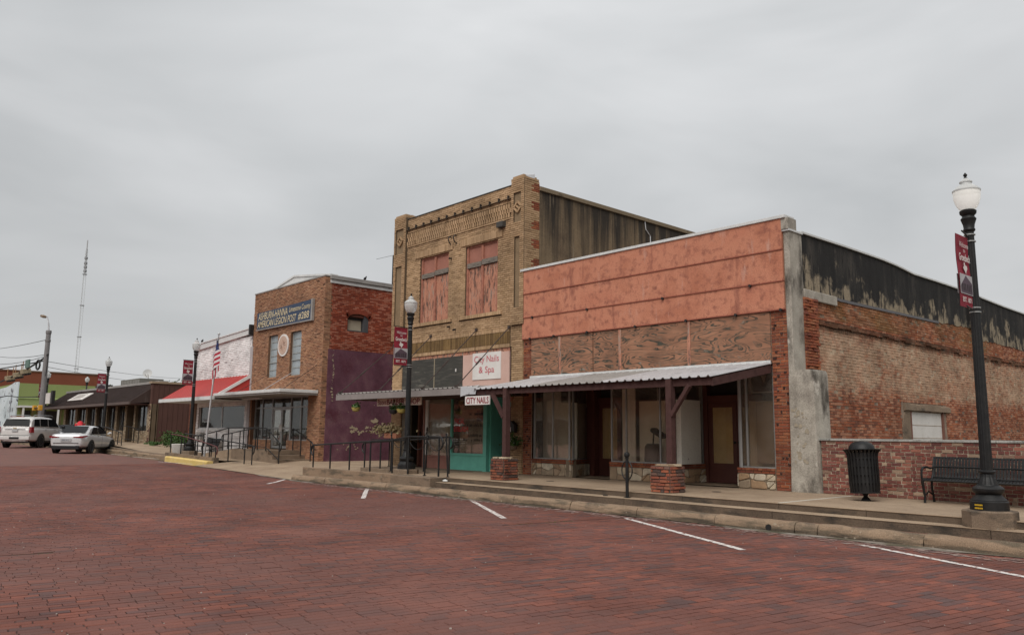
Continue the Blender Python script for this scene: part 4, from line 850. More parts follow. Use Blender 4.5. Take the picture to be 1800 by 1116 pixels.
# boarded upstairs windows
for x0, x1, nm in ((-23.0,-21.35,0), (-20.43,-18.80,1)):
    fr = MB(); y = FY+.10; cx = (x0+x1)/2
    for x in (x0+.05, x1-.05): fr.box(x-.05, y-.04, 5.42, x+.05, y+.08, 7.78)
    fr.box(cx-.05, y-.05, 5.42, cx+.05, y+.06, 7.72); fr.box(x0, y-.03, 7.70, x1, y+.08, 7.78)
    wn = fr.build('window', P('peeling_frame', (.33,.135,.09), .85, var=.3, s=9) if nm == 0 else bpy.data.materials['peeling_frame'], B)
    br = MB(); br.box(x0+.06, y-.07, 7.02, cx-.03, y+.04, 7.18); br.box(cx+.0, y-.075, 7.05, x1-.04, y+.04, 7.22); br.build('crossbar', M('rotten_wood', [(.05,.045,.04),(.22,.19,.16),(.10,.08,.07)], s=8, stretch=(.4,1,3)) if nm == 0 else bpy.data.materials['rotten_wood'], wn)
    for a, c in ((x0+.10, cx-.05), (cx+.05, x1-.10)):
        k = MB(); k.box(a, y-.01, 5.44, c, y+.02, 7.03); k.build('board', m_orange, wn); k = MB(); k.box(a, y+.0, 7.18, c, y+.03, 7.70); k.build('transom_board', P('pane_board', (.33,.14,.10), .8) if 'pane_board' not in bpy.data.materials else bpy.data.materials['pane_board'], wn)
m_ = MB(); m_.box(-18.72, FY-.16, 8.08, -18.42, FY+.02, 8.27); m_.build('floodlight', P('rusty_box', (.06,.055,.05), .8), B, bevel=.02)
for x in (-21.2, -20.92): m_ = MB(); m_.tube([(x, FY, 7.98), (x-.0, FY-.10, 8.02), (x, FY-.16, 8.16), (x, FY-.09, 8.26), (x, FY-.02, 8.22)], .02); m_.build('hook', m_blackf, B)
for x, z in ((-21.2, 7.5), (-21.22, 5.15), (-20.9, 5.03)): m_ = MB(); m_.tube([(x, FY, z), (x+.05, FY-.14, z-.03)], .03); m_.build('wall_bolt', m_blackf, B)
# side walls and roof
m_ = MB(); m_.box(-17.86, FY+.58, Z0, -17.515, 38, 9.19); m_.build('side_wall', m_stain, B)
m_ = MB(); m_.box(-17.90, FY+.58, 9.19, -17.45, 38, 9.33); m_.build('side_coping', M('stained_coping', [(.17,.13,.085),(.21,.165,.11)], s=2, patches=[((.08,.06,.04), 2, .6,.7)]), B, bevel=.01)
m_ = MB(); m_.tube([(-17.49, 22.25, 9.2), (-17.49, 22.3, 8.9), (-17.49, 22.55, 8.7), (-17.49, 22.6, 6.5)], .018); m_.build('conduit', m_galv, B)
m_ = MB(); m_.box(XL, FY+.36, Z0, XL+.35, 38, 9.0); m_.box(XL+.35, FY+.36, 8.7, -17.86, 38, 8.8); m_.box(XL, 38, Z0, -17.3, 38.3, 9.0); m_.build('rear_shell', m_stain, B)
# shop front below: boards, sign, barber door, windows
m_ = MB(); m_.box(-23.9, FY+.02, 4.13, -18.18, FY+.06, 4.245); m_.build('fascia_strip', m_orange, B)
for a, c, mt in ((-23.92,-22.03,m_plyd), (-21.99,-20.49,m_plyd), (-20.46,-18.19,m_pink)):
    m_ = MB(); m_.box(a, FY+.0, 3.05, c, FY+.05, 4.13); m_.build('sign_board', mt, B)
m_ = MB(); m_.box(-22.03, FY-.01, 3.05, -21.99, FY+.03, 4.13); m_.build('board_batten', P('pale_batten', (.28,.23,.16), .9), B)
m_ = MB(); m_.box(-20.86, FY-.004, 3.62, -20.80, FY+.0, 3.72); m_.build('paper_scrap', m_signw, B)
sp = thing('shop_sign', 'white square sign reading City Nails & Spa in thin red letters', 'sign', (-19.24, FY-.02, 3.7))
m_ = MB(); m_.box(-19.93, FY-.025, 3.30, -18.56, FY-.002, 4.15); m_.build('panel', m_signw, sp)
text_mesh('City Nails', 1.20, .27, (-19.84, FY-.03, 3.78), PX, 'lettering', m_redp, sp, NY, bold=.0); text_mesh('& Spa', .74, .27, (-19.60, FY-.03, 3.44), PX, 'lettering', m_redp, sp, NY, bold=.0)
bricks(wallB, (XL, FY+.02, Z0), PX, NY, .55, 3.8, m_tanb, single=90, seed=88, proud=.02)
def recess(x0, x1, y, z1, mat, name): m_ = MB(); m_.box(x0, y, Z0, x1, y+.05, z1); return m_.build(name, mat, B)
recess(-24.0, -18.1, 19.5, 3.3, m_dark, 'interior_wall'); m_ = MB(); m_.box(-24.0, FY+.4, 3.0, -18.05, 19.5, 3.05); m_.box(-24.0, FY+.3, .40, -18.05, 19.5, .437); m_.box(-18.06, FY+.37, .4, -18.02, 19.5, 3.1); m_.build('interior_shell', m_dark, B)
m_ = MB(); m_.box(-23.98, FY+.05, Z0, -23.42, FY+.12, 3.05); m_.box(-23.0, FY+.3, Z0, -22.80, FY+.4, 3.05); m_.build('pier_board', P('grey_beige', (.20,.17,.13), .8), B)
def leaf(x0, x1, y, z1, fr, nm, panel=.55, gl=m_glass, handle=True):
    k = MB(); wd = x1-x0; k.wall((x0, y, Z0+.02), PX, NY, wd, z1-Z0, .05, holes=[(.10, wd-.10, panel, z1-Z0-.12)]); d = k.build(nm, fr, B)
    k = MB(); k.box(x0+.1, y+.02, Z0+panel, x1-.1, y+.026, z1-.1); k.build('pane', gl, d)
    if handle: k = MB(); k.box(x0+.04, y-.05, 1.25, x0+.07, y, 1.65); k.build('handle', m_blackf, d)
    return d
leaf(-23.38, -22.62, FY+.45, 2.75, m_brown, 'door', .8)
m_ = MB(); m_.box(-23.45, FY+.4, Z0, -23.38, FY+.5, 3.05); m_.box(-22.62, FY+.02, Z0, -22.54, FY+.5, 3.05); m_.build('door_frame', P('brown_trim', (.26,.11,.075), .6), B)
m_ = MB(); m_.box(-22.54, FY+.05, Z0, -21.06, FY+.13, .80); m_.box(-22.54, FY+.03, .80, -21.06, FY+.15, .86); m_.build('bulkhead', P('rose_brown', (.28,.125,.095), .7), B)
m_ = MB(); m_.box(-22.54, FY+.05, .86, -22.40, FY+.13, 2.95); m_.box(-22.54, FY+.05, 2.88, -21.06, FY+.13, 3.0); wf = m_.build('window_frame', m_curtain, B)
m_ = MB(); m_.box(-22.40, FY+.08, .86, -21.06, FY+.086, 2.88); m_.build('pane', m_glass, wf)
for i in range(19): x = -22.36+i*.067; m_ = MB(); m_.obox((x, FY+.14, 1.87), .036, .006, 2.0, Matrix.Rotation(.2, 3, 'Z')); m_.build('blind_slat', m_curtw, wf)
m_ = MB(); m_.box(-21.03, FY+.0, Z0, -19.30, FY+.10, .90); m_.box(-21.03, FY-.03, .90, -19.25, FY+.12, .97); m_.box(-21.05, FY-.0, .97, -20.99, FY+.08, 2.95); m_.box(-19.36, FY-.02, Z0, -19.20, FY+.14, 2.75); m_.box(-19.20, FY+.12, Z0, -19.15, FY+.9, 2.75); m_.box(-21.0, FY-.0, 2.78, -18.6, FY+.1, 2.86)
tw = m_.build('teal_window', m_teal, B)
m_ = MB(); m_.box(-20.99, FY+.04, .97, -19.36, FY+.046, 2.78); m_.build('pane', m_glass, tw)
m_ = MB(); m_.box(-20.95, FY+.32, 1.0, -19.4, FY+.33, 2.7); m_.build('curtain', M('beige_curtain', [(.42,.34,.25),(.56,.47,.36)], s=5, stretch=(3,3,.15), bump=0), tw)
text_mesh('FACIAL', .50, .19, (-20.86, FY+.036, 1.90), PX, 'lettering', m_redw, tw, NY, bold=.006); text_mesh('EYELASH', .72, .17, (-20.90, FY+.036, 1.66), PX, 'lettering', m_redw, tw, NY, bold=.006)
m_ = MB()
for r_, zr_ in enumerate((2.55, 2.18, 1.82, 1.50, 1.36)):
    for i in range(20):
        if random.random() < .75: m_.box(-20.45+i*.05+.3*(r_ % 2), FY+.030, zr_, -20.45+i*.05+.3*(r_ % 2)+random.uniform(.014,.03), FY+.034, zr_+random.uniform(.05,.10))
m_.build('print', m_blackf, tw, kind='stuff')
m_ = MB(); m_.box(-19.95, FY+.2, 2.0, -19.50, FY+.23, 2.33); m_.build('wall_print', P('plum_print', (.07,.02,.03), .6), tw)
m_ = MB(); m_.box(-20.9, FY+.2, 2.50, -20.2, FY+.21, 2.66); m_.build('banner_strip', P('gold_strip', (.35,.24,.05), .6), tw)
leaf(-18.95, -18.17, FY+.8, 2.45, P('white_door', (.5,.5,.48), .5), 'door', .35, m_glassd)
m_ = MB(); m_.box(-19.15, FY+.75, 2.45, -18.1, FY+.85, 2.62); m_.build('door_head', m_teal, B); m_ = MB(); m_.box(-19.1, FY+.7, 2.64, -18.1, FY+.72, 2.95); m_.build('transom_board', P('dark_red_board', (.12,.01,.015), .7), B)
m_ = MB(); m_.box(-18.10, FY+.02, Z0, -17.56, FY+.4, 3.2); cp = m_.build('corner_wall', m_tanm, B)
bricks(cp, (-18.08, FY+.0, Z0), PX, NY, .50, 4.0, m_tanb, single=140, seed=91, proud=.02, bh=.068)
bricks(cp, (-18.09, FY+.02, Z0), PY, NX, .4, 2.6, m_tanb, single=10, seed=92, proud=.012)
# awning of the barber and nail shop
aw = thing('awning', 'flat grey metal awning hung on rods over the barber shop and nail salon', 'awning', (-20.4, 15, .43))
corr(-24.62, -17.0, 14.15, 2.885, FY-.02, 3.02, .2285, m_galvd, aw)
m_ = MB(); m_.box(-24.6, 14.14, 2.68, -17.35, 14.18, 2.865); m_.box(-24.62, 14.18, 2.70, -24.58, FY-.02, 2.9); m_.build('fascia', P('awning_grey', (.24,.21,.20), .6, var=.15), aw)
m_ = MB(); m_.add([(-17.7,14.12,2.90),(-16.86,14.02,2.84),(-16.9,14.0,2.66),(-17.3,14.05,2.67),(-17.65,14.08,2.62),(-17.2,14.4,2.95)], [(0,1,5),(0,4,3,2,1)]); m_.build('bent_flashing', m_galv, aw)
m_ = MB(); m_.box(-24.5, 14.2, 2.72, -17.4, FY-.02, 2.73); m_.build('soffit', m_brownd, aw)
for xa, za, xw, zw in ((-24.45,2.95,-24.45,4.75),(-22.05,2.93,-22.23,4.91),(-19.65,2.93,-19.77,4.92),(-18.0,2.93,-18.19,4.86)):
    m_ = MB(); m_.tube([(xa,14.22,za),(xw,FY-.01,zw)], .016, 5); m_.tube([(xa+(xw-xa)*.35,14.22+.35*2.17,za+.35*(zw-za)),(xa+(xw-xa)*.45,14.22+.45*2.17,za+.45*(zw-za))], .03, 5); m_.obox((xa,14.22,za),.12,.1,.05); m_.obox((xw,FY-.03,zw),.09,.05,.09); m_.build('rod', P('rusty_iron', (.05,.035,.03), .8) if 'rusty_iron' not in bpy.data.materials else bpy.data.materials['rusty_iron'], aw)
s1 = thing('hanging_sign', 'long cream sign reading BARBER SHOP in dark red hanging under the awning', 'sign', (-21.4,14.6,2.55))
m_ = MB(); m_.box(-22.68,14.58,2.46,-20.22,14.62,2.70); m_.build('panel', P('cream_board', (.80,.70,.58), .7), s1)
text_mesh('Bates', .50, .17, (-22.62,14.575,2.495), PX, 'lettering', m_redl, s1, NY, bold=.004); text_mesh('BARBER SHOP', 1.80, .18, (-22.08,14.575,2.49), PX, 'lettering', m_redl, s1, NY, bold=.01)
s2 = thing('hanging_sign', 'small white sign reading CITY NAILS in red at the end of the awning', 'sign', (-16.2,13.9,2.45))
s2o = (-16.98, 13.98)
m_ = MB(); m_.box(-17.24,13.92,2.37,-16.21,13.95,2.61); m_.build('panel', m_signw, s2)
text_mesh('CITY NAILS', .94, .17, (-17.18,13.915,2.405), PX, 'lettering', m_redl, s2, NY, bold=.012)
m_ = MB(); m_.box(-17.1,13.93,2.6,-17.09,13.94,2.7); m_.box(-16.4,13.93,2.6,-16.39,13.94,2.7); m_.build('hanger', m_wire, s2)
mb = thing('mailbox', 'small black mailbox on the tan brick beside the nail salon door', 'mailbox', (-17.95,16.3,1.75))
m_ = MB(); m_.box(-18.02,16.20,1.64,-17.72,16.33,1.86); m_.prism([(-18.05,16.18,1.86),(-17.69,16.18,1.86),(-17.87,16.18,1.99)], (0,0,0), (0,.15,0)); m_.build('body', m_blackf, mb); m_ = MB(); m_.box(-18.0,16.195,1.67,-17.86,16.20,1.80); m_.build('number_plate', m_signw, mb)
# ================================================================ veterans hall
Lg = thing('brick_hall', 'two-storey yellow-brown brick hall with navy Legion Post sign and purple painted side', 'hall', (-33.2, FY, .3))
LX0, LX1, LZ, LT = -36.55, -29.78, .1, 8.10
hl = [(-34.73-.30-LX0+.15, -33.95-LX0, 4.02-LZ, 5.97-LZ), (-32.68-LX0, -31.68-LX0, 4.03-LZ, 5.97-LZ)]
hl[0] = (-34.85-LX0, -33.92-LX0, 4.02-LZ, 5.97-LZ)
opn = (-36.3-LX0, -30.82-LX0, .7, 3.12-LZ)
b = MB(); b.wall((LX0, FY+.01, LZ), PX, NY, LX1-LX0, LT-LZ, .35, holes=hl+[opn]); wl = b.build('front_wall', m_legm, Lg)
bricks(wl, (LX0, FY+.01, LZ), PX, NY, LX1-LX0, LT-LZ, m_legb, holes=hl+[opn], single=260, seed=101, proud=.014, jit=.006, bl=.205, bh=.0667, gap=.012)
for h in hl:
    x0, x1 = LX0+h[0], LX0+h[1]; fr = MB(); y = FY+.14
    for x in (x0+.025, x1-.025): fr.box(x-.025, y-.03, 4.02, x+.025, y+.04, 5.97)
    for z in (4.05, 4.38, 4.72, 5.02, 5.34, 5.66, 5.94): fr.box(x0, y-(.05 if z == 4.72 else .02), z-.02, x1, y+.03, z+.02)
    wn = fr.build('window', P('grey_frame', (.30,.31,.30), .6) if 'grey_frame' not in bpy.data.materials else bpy.data.materials['grey_frame'], Lg)
    zz = (4.05, 4.38, 4.72, 5.02, 5.34, 5.66, 5.94)
    for a, c in zip(zz[:-1], zz[1:]): k = MB(); k.box(x0+.05, y+.0, a+.02, x1-.05, y+.008, c-.02); k.build('pane', P('pale_pane', (.30,.34,.36), .25, 0, .6) if 'pale_pane' not in bpy.data.materials else bpy.data.materials['pale_pane'], wn)
    soldier(x0-.05, x1+.05, 3.94, 4.02, FY, 'sill', step=.1, mat=m_legb, parent=wl, proud=.03)
b = MB(); b.box(LX0-.03, FY-.03, LT, LX1+.02, FY+.36, LT+.05); b.build('coping', m_galvd, Lg)
b = MB(); b.prism([(-36.2, FY+.4, LT-.1), (-30.2, FY+.4, LT-.1), (-30.2, FY+.4, 8.22), (-33.4, FY+.4, 8.60), (-36.2, FY+.4, 8.12)], (0,0,0), (0,.05,0)); b.prism([(-36.3, FY+.36, 8.1), (-33.4, FY+.36, 8.60), (-30.1, FY+.36, 8.22), (-30.1, FY+.36, 8.30), (-33.4, FY+.36, 8.69), (-36.3, FY+.36, 8.18)], (0,0,0), (0,.4,0)); b.build('gable_trim', m_whitep, Lg)
# side wall: red painted brick above, purple render below
SWY = 24
b = MB(); b.wall((LX1-.01, FY+.02, LZ), PY, PX, SWY-FY, 7.72, .35, holes=[(17.52-FY, 18.55-FY, 5.88-LZ, 6.50-LZ)]); sl_ = b.build('side_wall', m_legrm, Lg)
bricks(sl_, (LX1-.01, FY+.30, 5.04), PY, PX, SWY-FY-.3, 2.80, m_legr, holes=[(17.22-FY, 18.25-FY, .84, 1.62)], single=300, seed=111, proud=.012, jit=.003, bl=.21, bh=.0683, gap=.013, header=6)
bricks(sl_, (LX1-.01, FY-.0, LZ), PY, PX, .30, 7.95, m_legb, single=60, seed=112, proud=.016, jit=.005)
b = MB(); n = 10; cy = 18.03; pts = [(LX1+.02, cy+.52*math.cos(math.pi*i/n), 6.42+.22*math.sin(math.pi*i/n)) for i in range(n+1)]
for i in range(n):
    for q in range(3):
        f = (q+.5)/3; p0 = Vector(pts[i]).lerp(Vector(pts[i+1]), f); d = (p0-V(LX1+.02, cy, 5.6)).normalized(); b.bar(p0, p0+d*.19, .05, .05)
b.build('brick_arch', m_legr, Lg, rnd=.15)
b = MB(); b.box(LX1-.22, 17.52, 5.88, LX1-.18, 18.30, 6.38); b.build('window_board', P('beige_board', (.42,.36,.27), .8), Lg)
b = MB(); b.box(LX1-.20, 17.5, 5.86, LX1-.02, 18.55, 5.92); b.box(LX1-.20, 18.33, 5.88, LX1-.0, 18.55, 6.6); b.box(LX1-.3, 17.5, 6.38, LX1-.19, 18.55, 6.64); b.build('window_frame', P('dark_grey_frame', (.07,.07,.075), .7), Lg)
b = MB(); ys2 = [FY+.25+.3*i for i in range(26)]
for i in range(len(ys2)-1): b.prism([(LX1, ys2[i], .0), (LX1, ys2[i+1], .0), (LX1, ys2[i+1], 5.03+random.gauss(0,.005)), (LX1, ys2[i], 5.03)], (-.02,0,0), (.03+.0008*(i % 3),0,0))
b.build('purple_render', m_purple, Lg)
b = MB(); b.box(LX1-.3, FY+.22, 7.84, LX1+.05, SWY, 7.98); b.build('cornice', m_whitep, Lg); b = MB(); b.box(LX1-.35, FY+.2, 8.0, LX1+.12, SWY, 8.16); b.build('gutter', m_galvd, Lg)
b = MB(); b.box(LX1-.33, FY+.22, 7.97, LX1+.02, SWY, 8.01); b.build('shadow_gap', m_dark, Lg)
b = MB(); b.box(LX0+.1, FY+.36, 8.0, LX1-.3, SWY, 8.08); b.box(LX0, FY+.36, LZ, LX0+.3, SWY, 8.05); b.box(LX0, SWY, LZ, LX1, SWY+.3, 8.0); b.build('rear_shell', m_concd, Lg)
b = MB()
def flake(y, z, r, k_):
    n = 11; b.add([(LX1+.0335+.0001*k_, y+r*1.5*random.uniform(.35, 1.1)*math.cos(6.283*q/n), z+r*random.uniform(.3, 1.1)*math.sin(6.283*q/n)) for q in range(n)], [tuple(range(n))])
k_ = 0
for i in range(150):
    y = random.uniform(17.9, 22.5); flake(y, 1.72+.05*math.sin(y*4)+random.gauss(0, .09), abs(random.gauss(0, .035))+.015, k_ := k_+1)
flake(19.0, 2.1, .13, k_ := k_+1)
for i in range(60):
    z = random.choice([4.5, 3.9, 3.2])+random.gauss(0, .16); flake(FY+.50+random.gauss(0, .015)+.03*math.sin(z*5), z, abs(random.gauss(0, .012))+.010, k_ := k_+1)
for i in range(22): flake(19.9+random.gauss(0, .03), random.uniform(3.6, 4.3), abs(random.gauss(0, .02))+.012, k_ := k_+1)
for i in range(16): flake(17.9+random.gauss(0, .3), 1.0+random.gauss(0, .12), .03, k_ := k_+1)
b.build('flaked_patch', P('bare_render', (.36,.29,.20), .95, var=.3, s=15), sl_)
# sign, seal
s3 = thing('wall_sign', 'long navy sign with cream words AMERICAN LEGION POST #288 high on the brick front', 'sign', (-33.3, FY-.1, 6.75))
b = MB(); b.add([(-36.0,FY-.10,6.36),(-30.72,FY-.10,6.30),(-30.72,FY-.10,7.20),(-36.0,FY-.10,7.12),(-36.0,FY-.01,6.36),(-30.72,FY-.01,6.30),(-30.72,FY-.01,7.20),(-36.0,FY-.01,7.12)], [(0,1,2,3),(4,7,6,5),(0,4,5,1),(3,2,6,7),(0,3,7,4),(1,5,6,2)]); b.build('panel', m_navy, s3)
b = MB(); b.box(-36.05,FY-.12,6.29,-30.66,FY-.02,6.33); b.box(-30.72,FY-.13,6.28,-30.60,FY-.02,7.22); b.build('frame', m_galvd, s3)
dd = FY-.105
text_mesh('ASHBURN-HANNA', 2.95, .34, (-35.85,dd,6.76), PX, 'lettering', m_cream, s3, NY, bold=.004, shear=.15)
text_mesh('Limestone County', 1.95, .30, (-32.75,dd,6.78), PX, 'lettering', m_cream, s3, NY, bold=.004, shear=.15)
text_mesh('AMERICAN LEGION POST', 3.85, .32, (-35.90,dd,6.40), PX, 'lettering', m_cream, s3, NY, bold=.004, shear=.15)
text_mesh('#288', .98, .34, (-31.88,dd,6.40), PX, 'lettering', m_cream, s3, NY, bold=.004, shear=.1)
se = thing('wall_seal', 'round pale seal with a tan emblem between the two tall windows', 'emblem', (-33.28, FY-.05, 5.42))
mz = Matrix.Rotation(R(90), 3, 'X')
b = MB(); b.lathe([(0,0),(.50,0),(.50,.05),(0,.05)], (-33.28, FY-.01, 5.42), 28, mz); b.build('disc', m_signw, se)
b = MB(); b.lathe([(.34,0),(.42,0),(.42,.006),(.34,.006)], (-33.28, FY-.062, 5.42), 28, mz); b.v = b.v; b.build('ring', P('tan_print', (.48,.34,.27), .8), se)
b = MB()
for i in range(12): a = i*math.pi/6; b.bar((-33.28+.08*math.cos(a), FY-.066, 5.42+.08*math.sin(a)), (-33.28+.27*math.cos(a), FY-.066, 5.42+.27*math.sin(a)), .045, .004)
b.lathe([(0,0),(.12,0),(.12,.004),(0,.004)], (-33.28, FY-.066, 5.42), 14, mz); b.build('emblem', bpy.data.materials['tan_print'], se)
for k_, (x, z) in enumerate(((-34.5, 3.72), (-30.4, 4.9))): pass
# entrance glazing
ys_ = FY+.22
b = MB(); U2 = [-36.28,-35.55,-34.50,-34.42,-33.55,-32.72,-32.64,-31.80,-30.84]
for x in (-36.27,-35.5,-34.47,-32.68,-31.75,-30.85): b.box(x-.03, ys_-.04, .85, x+.03, ys_+.04, 3.12)
for z in (2.66, 3.10): b.box(-36.3, ys_-.035, z-.03, -30.82, ys_+.035, z+.03)
b.box(-36.3, ys_-.03, 1.22, -34.47, ys_+.03, 1.27); b.box(-32.68, ys_-.03, 1.22, -30.82, ys_+.03, 1.27)
sfm = b.build('shopfront', m_alu, Lg)
for a, c in ((-36.24,-35.53),(-35.47,-34.5),(-32.65,-31.78),(-31.72,-30.88)):
    k = MB(); k.box(a, ys_, 1.27, c, ys_+.008, 2.63); k.build('pane', m_glassd, sfm); k = MB(); k.box(a, ys_, 2.69, c, ys_+.008, 3.07); k.build('pane', m_glassd, sfm)
k = MB(); k.box(-34.44, ys_, 2.69, -32.71, ys_+.008, 3.07); k.build('pane', m_glassd, sfm)
for a, c in ((-34.42,-33.58),(-33.56,-32.72)):
    k = MB(); k.wall((a, ys_-.02, .86), PX, NY, c-a, 1.76, .05, holes=[(.07, c-a-.07, .10, .85), (.07, c-a-.07, .92, 1.69)]); dr = k.build('door', m_alu, Lg)
    for z0, z1 in ((.96,1.71),(1.78,2.55)): k = MB(); k.box(a+.07, ys_, z0, c-.07, ys_+.006, z1); k.build('pane', m_glass, dr)
    k = MB(); k.box(c-.10 if a < -34 else a+.04, ys_-.07, 1.6, c-.05 if a < -34 else a+.09, ys_-.02, 1.9); k.build('handle', m_signw, dr)
b = MB(); b.wall((-36.3, FY+.16, .3), PX, NY, 1.85, .92, .12); b.wall((-32.66, FY+.02, .3), PX, NY, 1.86, .92, .25); bh_ = b.build('bulkhead', m_legm, Lg)
bricks(bh_, (-36.3, FY+.16, .3), PX, NY, 1.83, .92, m_legb, single=20, seed=121, proud=.012); bricks(bh_, (-32.64, FY+.02, .3), PX, NY, 1.82, .92, m_legb, single=40, seed=122, proud=.012)
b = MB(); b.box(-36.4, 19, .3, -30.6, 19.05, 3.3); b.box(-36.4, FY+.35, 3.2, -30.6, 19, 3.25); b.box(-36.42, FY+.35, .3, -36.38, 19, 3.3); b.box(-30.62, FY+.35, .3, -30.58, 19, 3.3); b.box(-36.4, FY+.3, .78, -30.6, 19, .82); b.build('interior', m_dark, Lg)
for x, cl in ((-36.05, m_flagr), (-31.1, m_flagr)):   # banners behind the glass
    b = MB(); b.box(x-.16, FY+.36, 1.3, x+.22, FY+.37, 2.35); bb = b.build('window_banner', m_banner, Lg); b = MB(); b.box(x-.03, FY+.35, 1.3, x+.07, FY+.358, 2.15); b.build('stripe', m_signw, bb)
    b = MB(); b.lathe([(0,0),(.10,0),(.10,.01),(0,.01)], (x+.03, FY+.37, 2.48), 12, mz); b.build('badge', P('gold_badge', (.35,.3,.15), .6) if x < -35 else bpy.data.materials['gold_badge'], bb)
ec = thing('canopy', 'thin white flat canopy over the brick hall entrance', 'canopy', (-33.2, 15.5, 3.3))
b = MB(); b.box(-36.6, 14.66, 3.17, -29.95, FY-.02, 3.30); b.build('slab', m_coping, ec, bevel=.015); b = MB(); b.box(-36.6, 14.72, 3.10, -29.99, FY-.02, 3.165); b.build('soffit', m_galvd, ec)
b = MB(); b.box(-35.6, 15.6, 3.0, -33.8, 15.75, 3.08); b.build('strip_light', m_whitep, ec)
for xa, xw, zw in ((-34.5,-34.65,4.18),(-31.9,-32.33,4.16),(-30.1,-30.18,4.36)): b = MB(); b.tube([(xa,14.9,3.32),(xw,FY-.01,zw)], .012, 5); b.build('rod', m_galv if zw < 4.17 else bpy.data.materials['rusty_iron'], ec)
an = thing('antenna_mast', 'dark slim antenna post rising behind the brick hall roof', 'antenna', (-30.15, 20, 8.0))
b = MB(); b.box(-30.20, 19.97, 8.0, -30.12, 20.03, 9.62); b.box(-30.10, 19.97, 8.0, -30.04, 20.03, 9.5); b.build('post', m_blackf, an); b = MB(); b.tube([(-30.15, 20, 9.62), (-31.6, 20, 9.66)], .008, 4); b.build('arm', m_wire, an)
# landing, steps and ramp in front of the hall
lt = thing('entrance_steps', 'concrete landing with three steps and a ramp at the brick hall door', 'steps', (-33, 15.6, .3))
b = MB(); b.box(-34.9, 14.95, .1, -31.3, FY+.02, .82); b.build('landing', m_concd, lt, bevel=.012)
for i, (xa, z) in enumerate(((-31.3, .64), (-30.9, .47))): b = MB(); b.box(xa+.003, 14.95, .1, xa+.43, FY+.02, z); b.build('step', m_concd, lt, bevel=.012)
b = MB(); b.prism([(-34.9,14.95,.1),(-34.9,14.95,.80),(-39.4,14.95,.42),(-39.4,14.95,.1)], (0,0,0), (0,1.35,0)); b.build('ramp', m_conc, lt)

# ================================================================ white painted brick building with red lean-to roof
W = thing('brick_building', 'white painted brick building with red metal lean-to roof', 'building', (-40, FY, .4))
WX0, WX1, WZ, WT = -43.5, -36.6, .2, 6.12
wo = (-42.72-WX0, -37.05-WX0, 1.72-WZ, 2.84-WZ)
b = MB(); b.wall((WX0, FY+.01, WZ), PX, NY, WX1-WX0, WT-WZ, .3, holes=[wo]); ww = b.build('front_wall', m_whitem, W)
bricks(ww, (WX0, FY+.01, WZ), PX, NY, WX1-WX0, WT-WZ, m_whiteb, holes=[wo], single=100, seed=131, proud=.012, jit=.005, bl=.3, bh=.09, gap=.014)
b = MB(); b.wall((WX1-.005, FY, WZ), PY, PX, 7, WT-WZ, .2); b.wall((WX0, FY+8, WZ), NY, NX, 8, WT-WZ, .2); b.box(WX0, FY+7.7, WZ, WX1, FY+8, WT); b.box(WX0+.1, FY+.3, WT-.3, WX1-.1, FY+7.8, WT-.2); b.build('side_wall', m_whitem, W)
b = MB(); b.prism([(WX0-.1, FY-.1, 5.85), (WX1+.0, FY-.1, 6.22), (WX1+.0, FY-.1, 6.50), (WX0-.1, FY-.1, 6.18)], (0,0,0), (0,.4,0)); b.build('cornice', m_coping, W)
b = MB(); b.prism([(WX0-.13, FY-.14, 6.15), (WX1, FY-.14, 6.47), (WX1, FY-.14, 6.53), (WX0-.13, FY-.14, 6.21)], (0,0,0), (0,.45,0)); b.build('cornice_cap', m_whitep, W)
b = MB(); b.box(-36.66, FY-.2, 6.15, -36.5, FY+.3, 6.65); b.build('downpipe_head', m_blackf, W)
b = MB()
for x in (-42.72, -39.85, -37.09): b.box(x-.02, FY+.08, 1.72, x+.04, FY+.14, 2.84)
b.box(-42.74, FY+.06, 1.70, -37.03, FY+.14, 1.76); b.box(-42.74, FY-.03, 1.60, -37.0, FY+.08, 1.70); wwf = b.build('window_frame', m_whitep, W)
for a, c in ((-42.68,-39.87),(-39.81,-37.11)): b = MB(); b.box(a, FY+.10, 1.76, c, FY+.108, 2.84); b.build('pane', m_glassd, wwf)
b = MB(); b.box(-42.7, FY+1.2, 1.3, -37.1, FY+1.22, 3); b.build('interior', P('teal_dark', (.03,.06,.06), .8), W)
b = MB(); b.box(-43.5, FY-.04, .3, -43.0, FY+.01, 3.2); sb_ = b.build('brick_pier', m_legm, W)
bricks(sb_, (-43.9, FY-.04, .3), PX, NY, .5, 3.0, m_oldb, single=30, seed=133, proud=.012, bl=.2)
b = MB(); b.prism([(-43.5,14.72,3.12),(-36.6,14.72,3.12),(-36.6,FY,4.20),(-43.5,FY,4.20)], (0,0,0), (0,-.02,.05)); rf = b.build('roof', m_redroof, W)
for i in range(20): x = -43.5+i*.36; b = MB(); b.prism([(x,14.70,3.165),(x+.03,14.70,3.165),(x+.03,FY-.02,4.255),(x,FY-.02,4.255)], (0,0,0), (0,-.01,.02)); b.build('standing_seam', m_redroof, rf)
b = MB(); b.prism([(-36.62,14.72,3.10),(-36.62,FY,4.20),(-36.62,FY,3.12)], (0,0,0), (.03,0,0)); b.build('gable_end', m_redroof, rf)
b = MB(); b.prism([(-36.6,14.66,3.05),(-36.6,14.66,3.2),(-36.6,FY,4.28),(-36.6,FY,4.12)], (0,0,0), (.07,0,0)); b.box(-43.6,14.60,3.02,-36.54,14.72,3.19); b.build('fascia', m_whitep, rf)
b = MB(); b.box(-43.45,14.75,3.02,-36.62,FY-.02,3.05); b.build('soffit', m_whitep, rf)
b = MB(); b.box(-36.72, FY-.03, 1.4, -36.45, FY, 5.6); b.build('corner_strip', m_whitem, W)
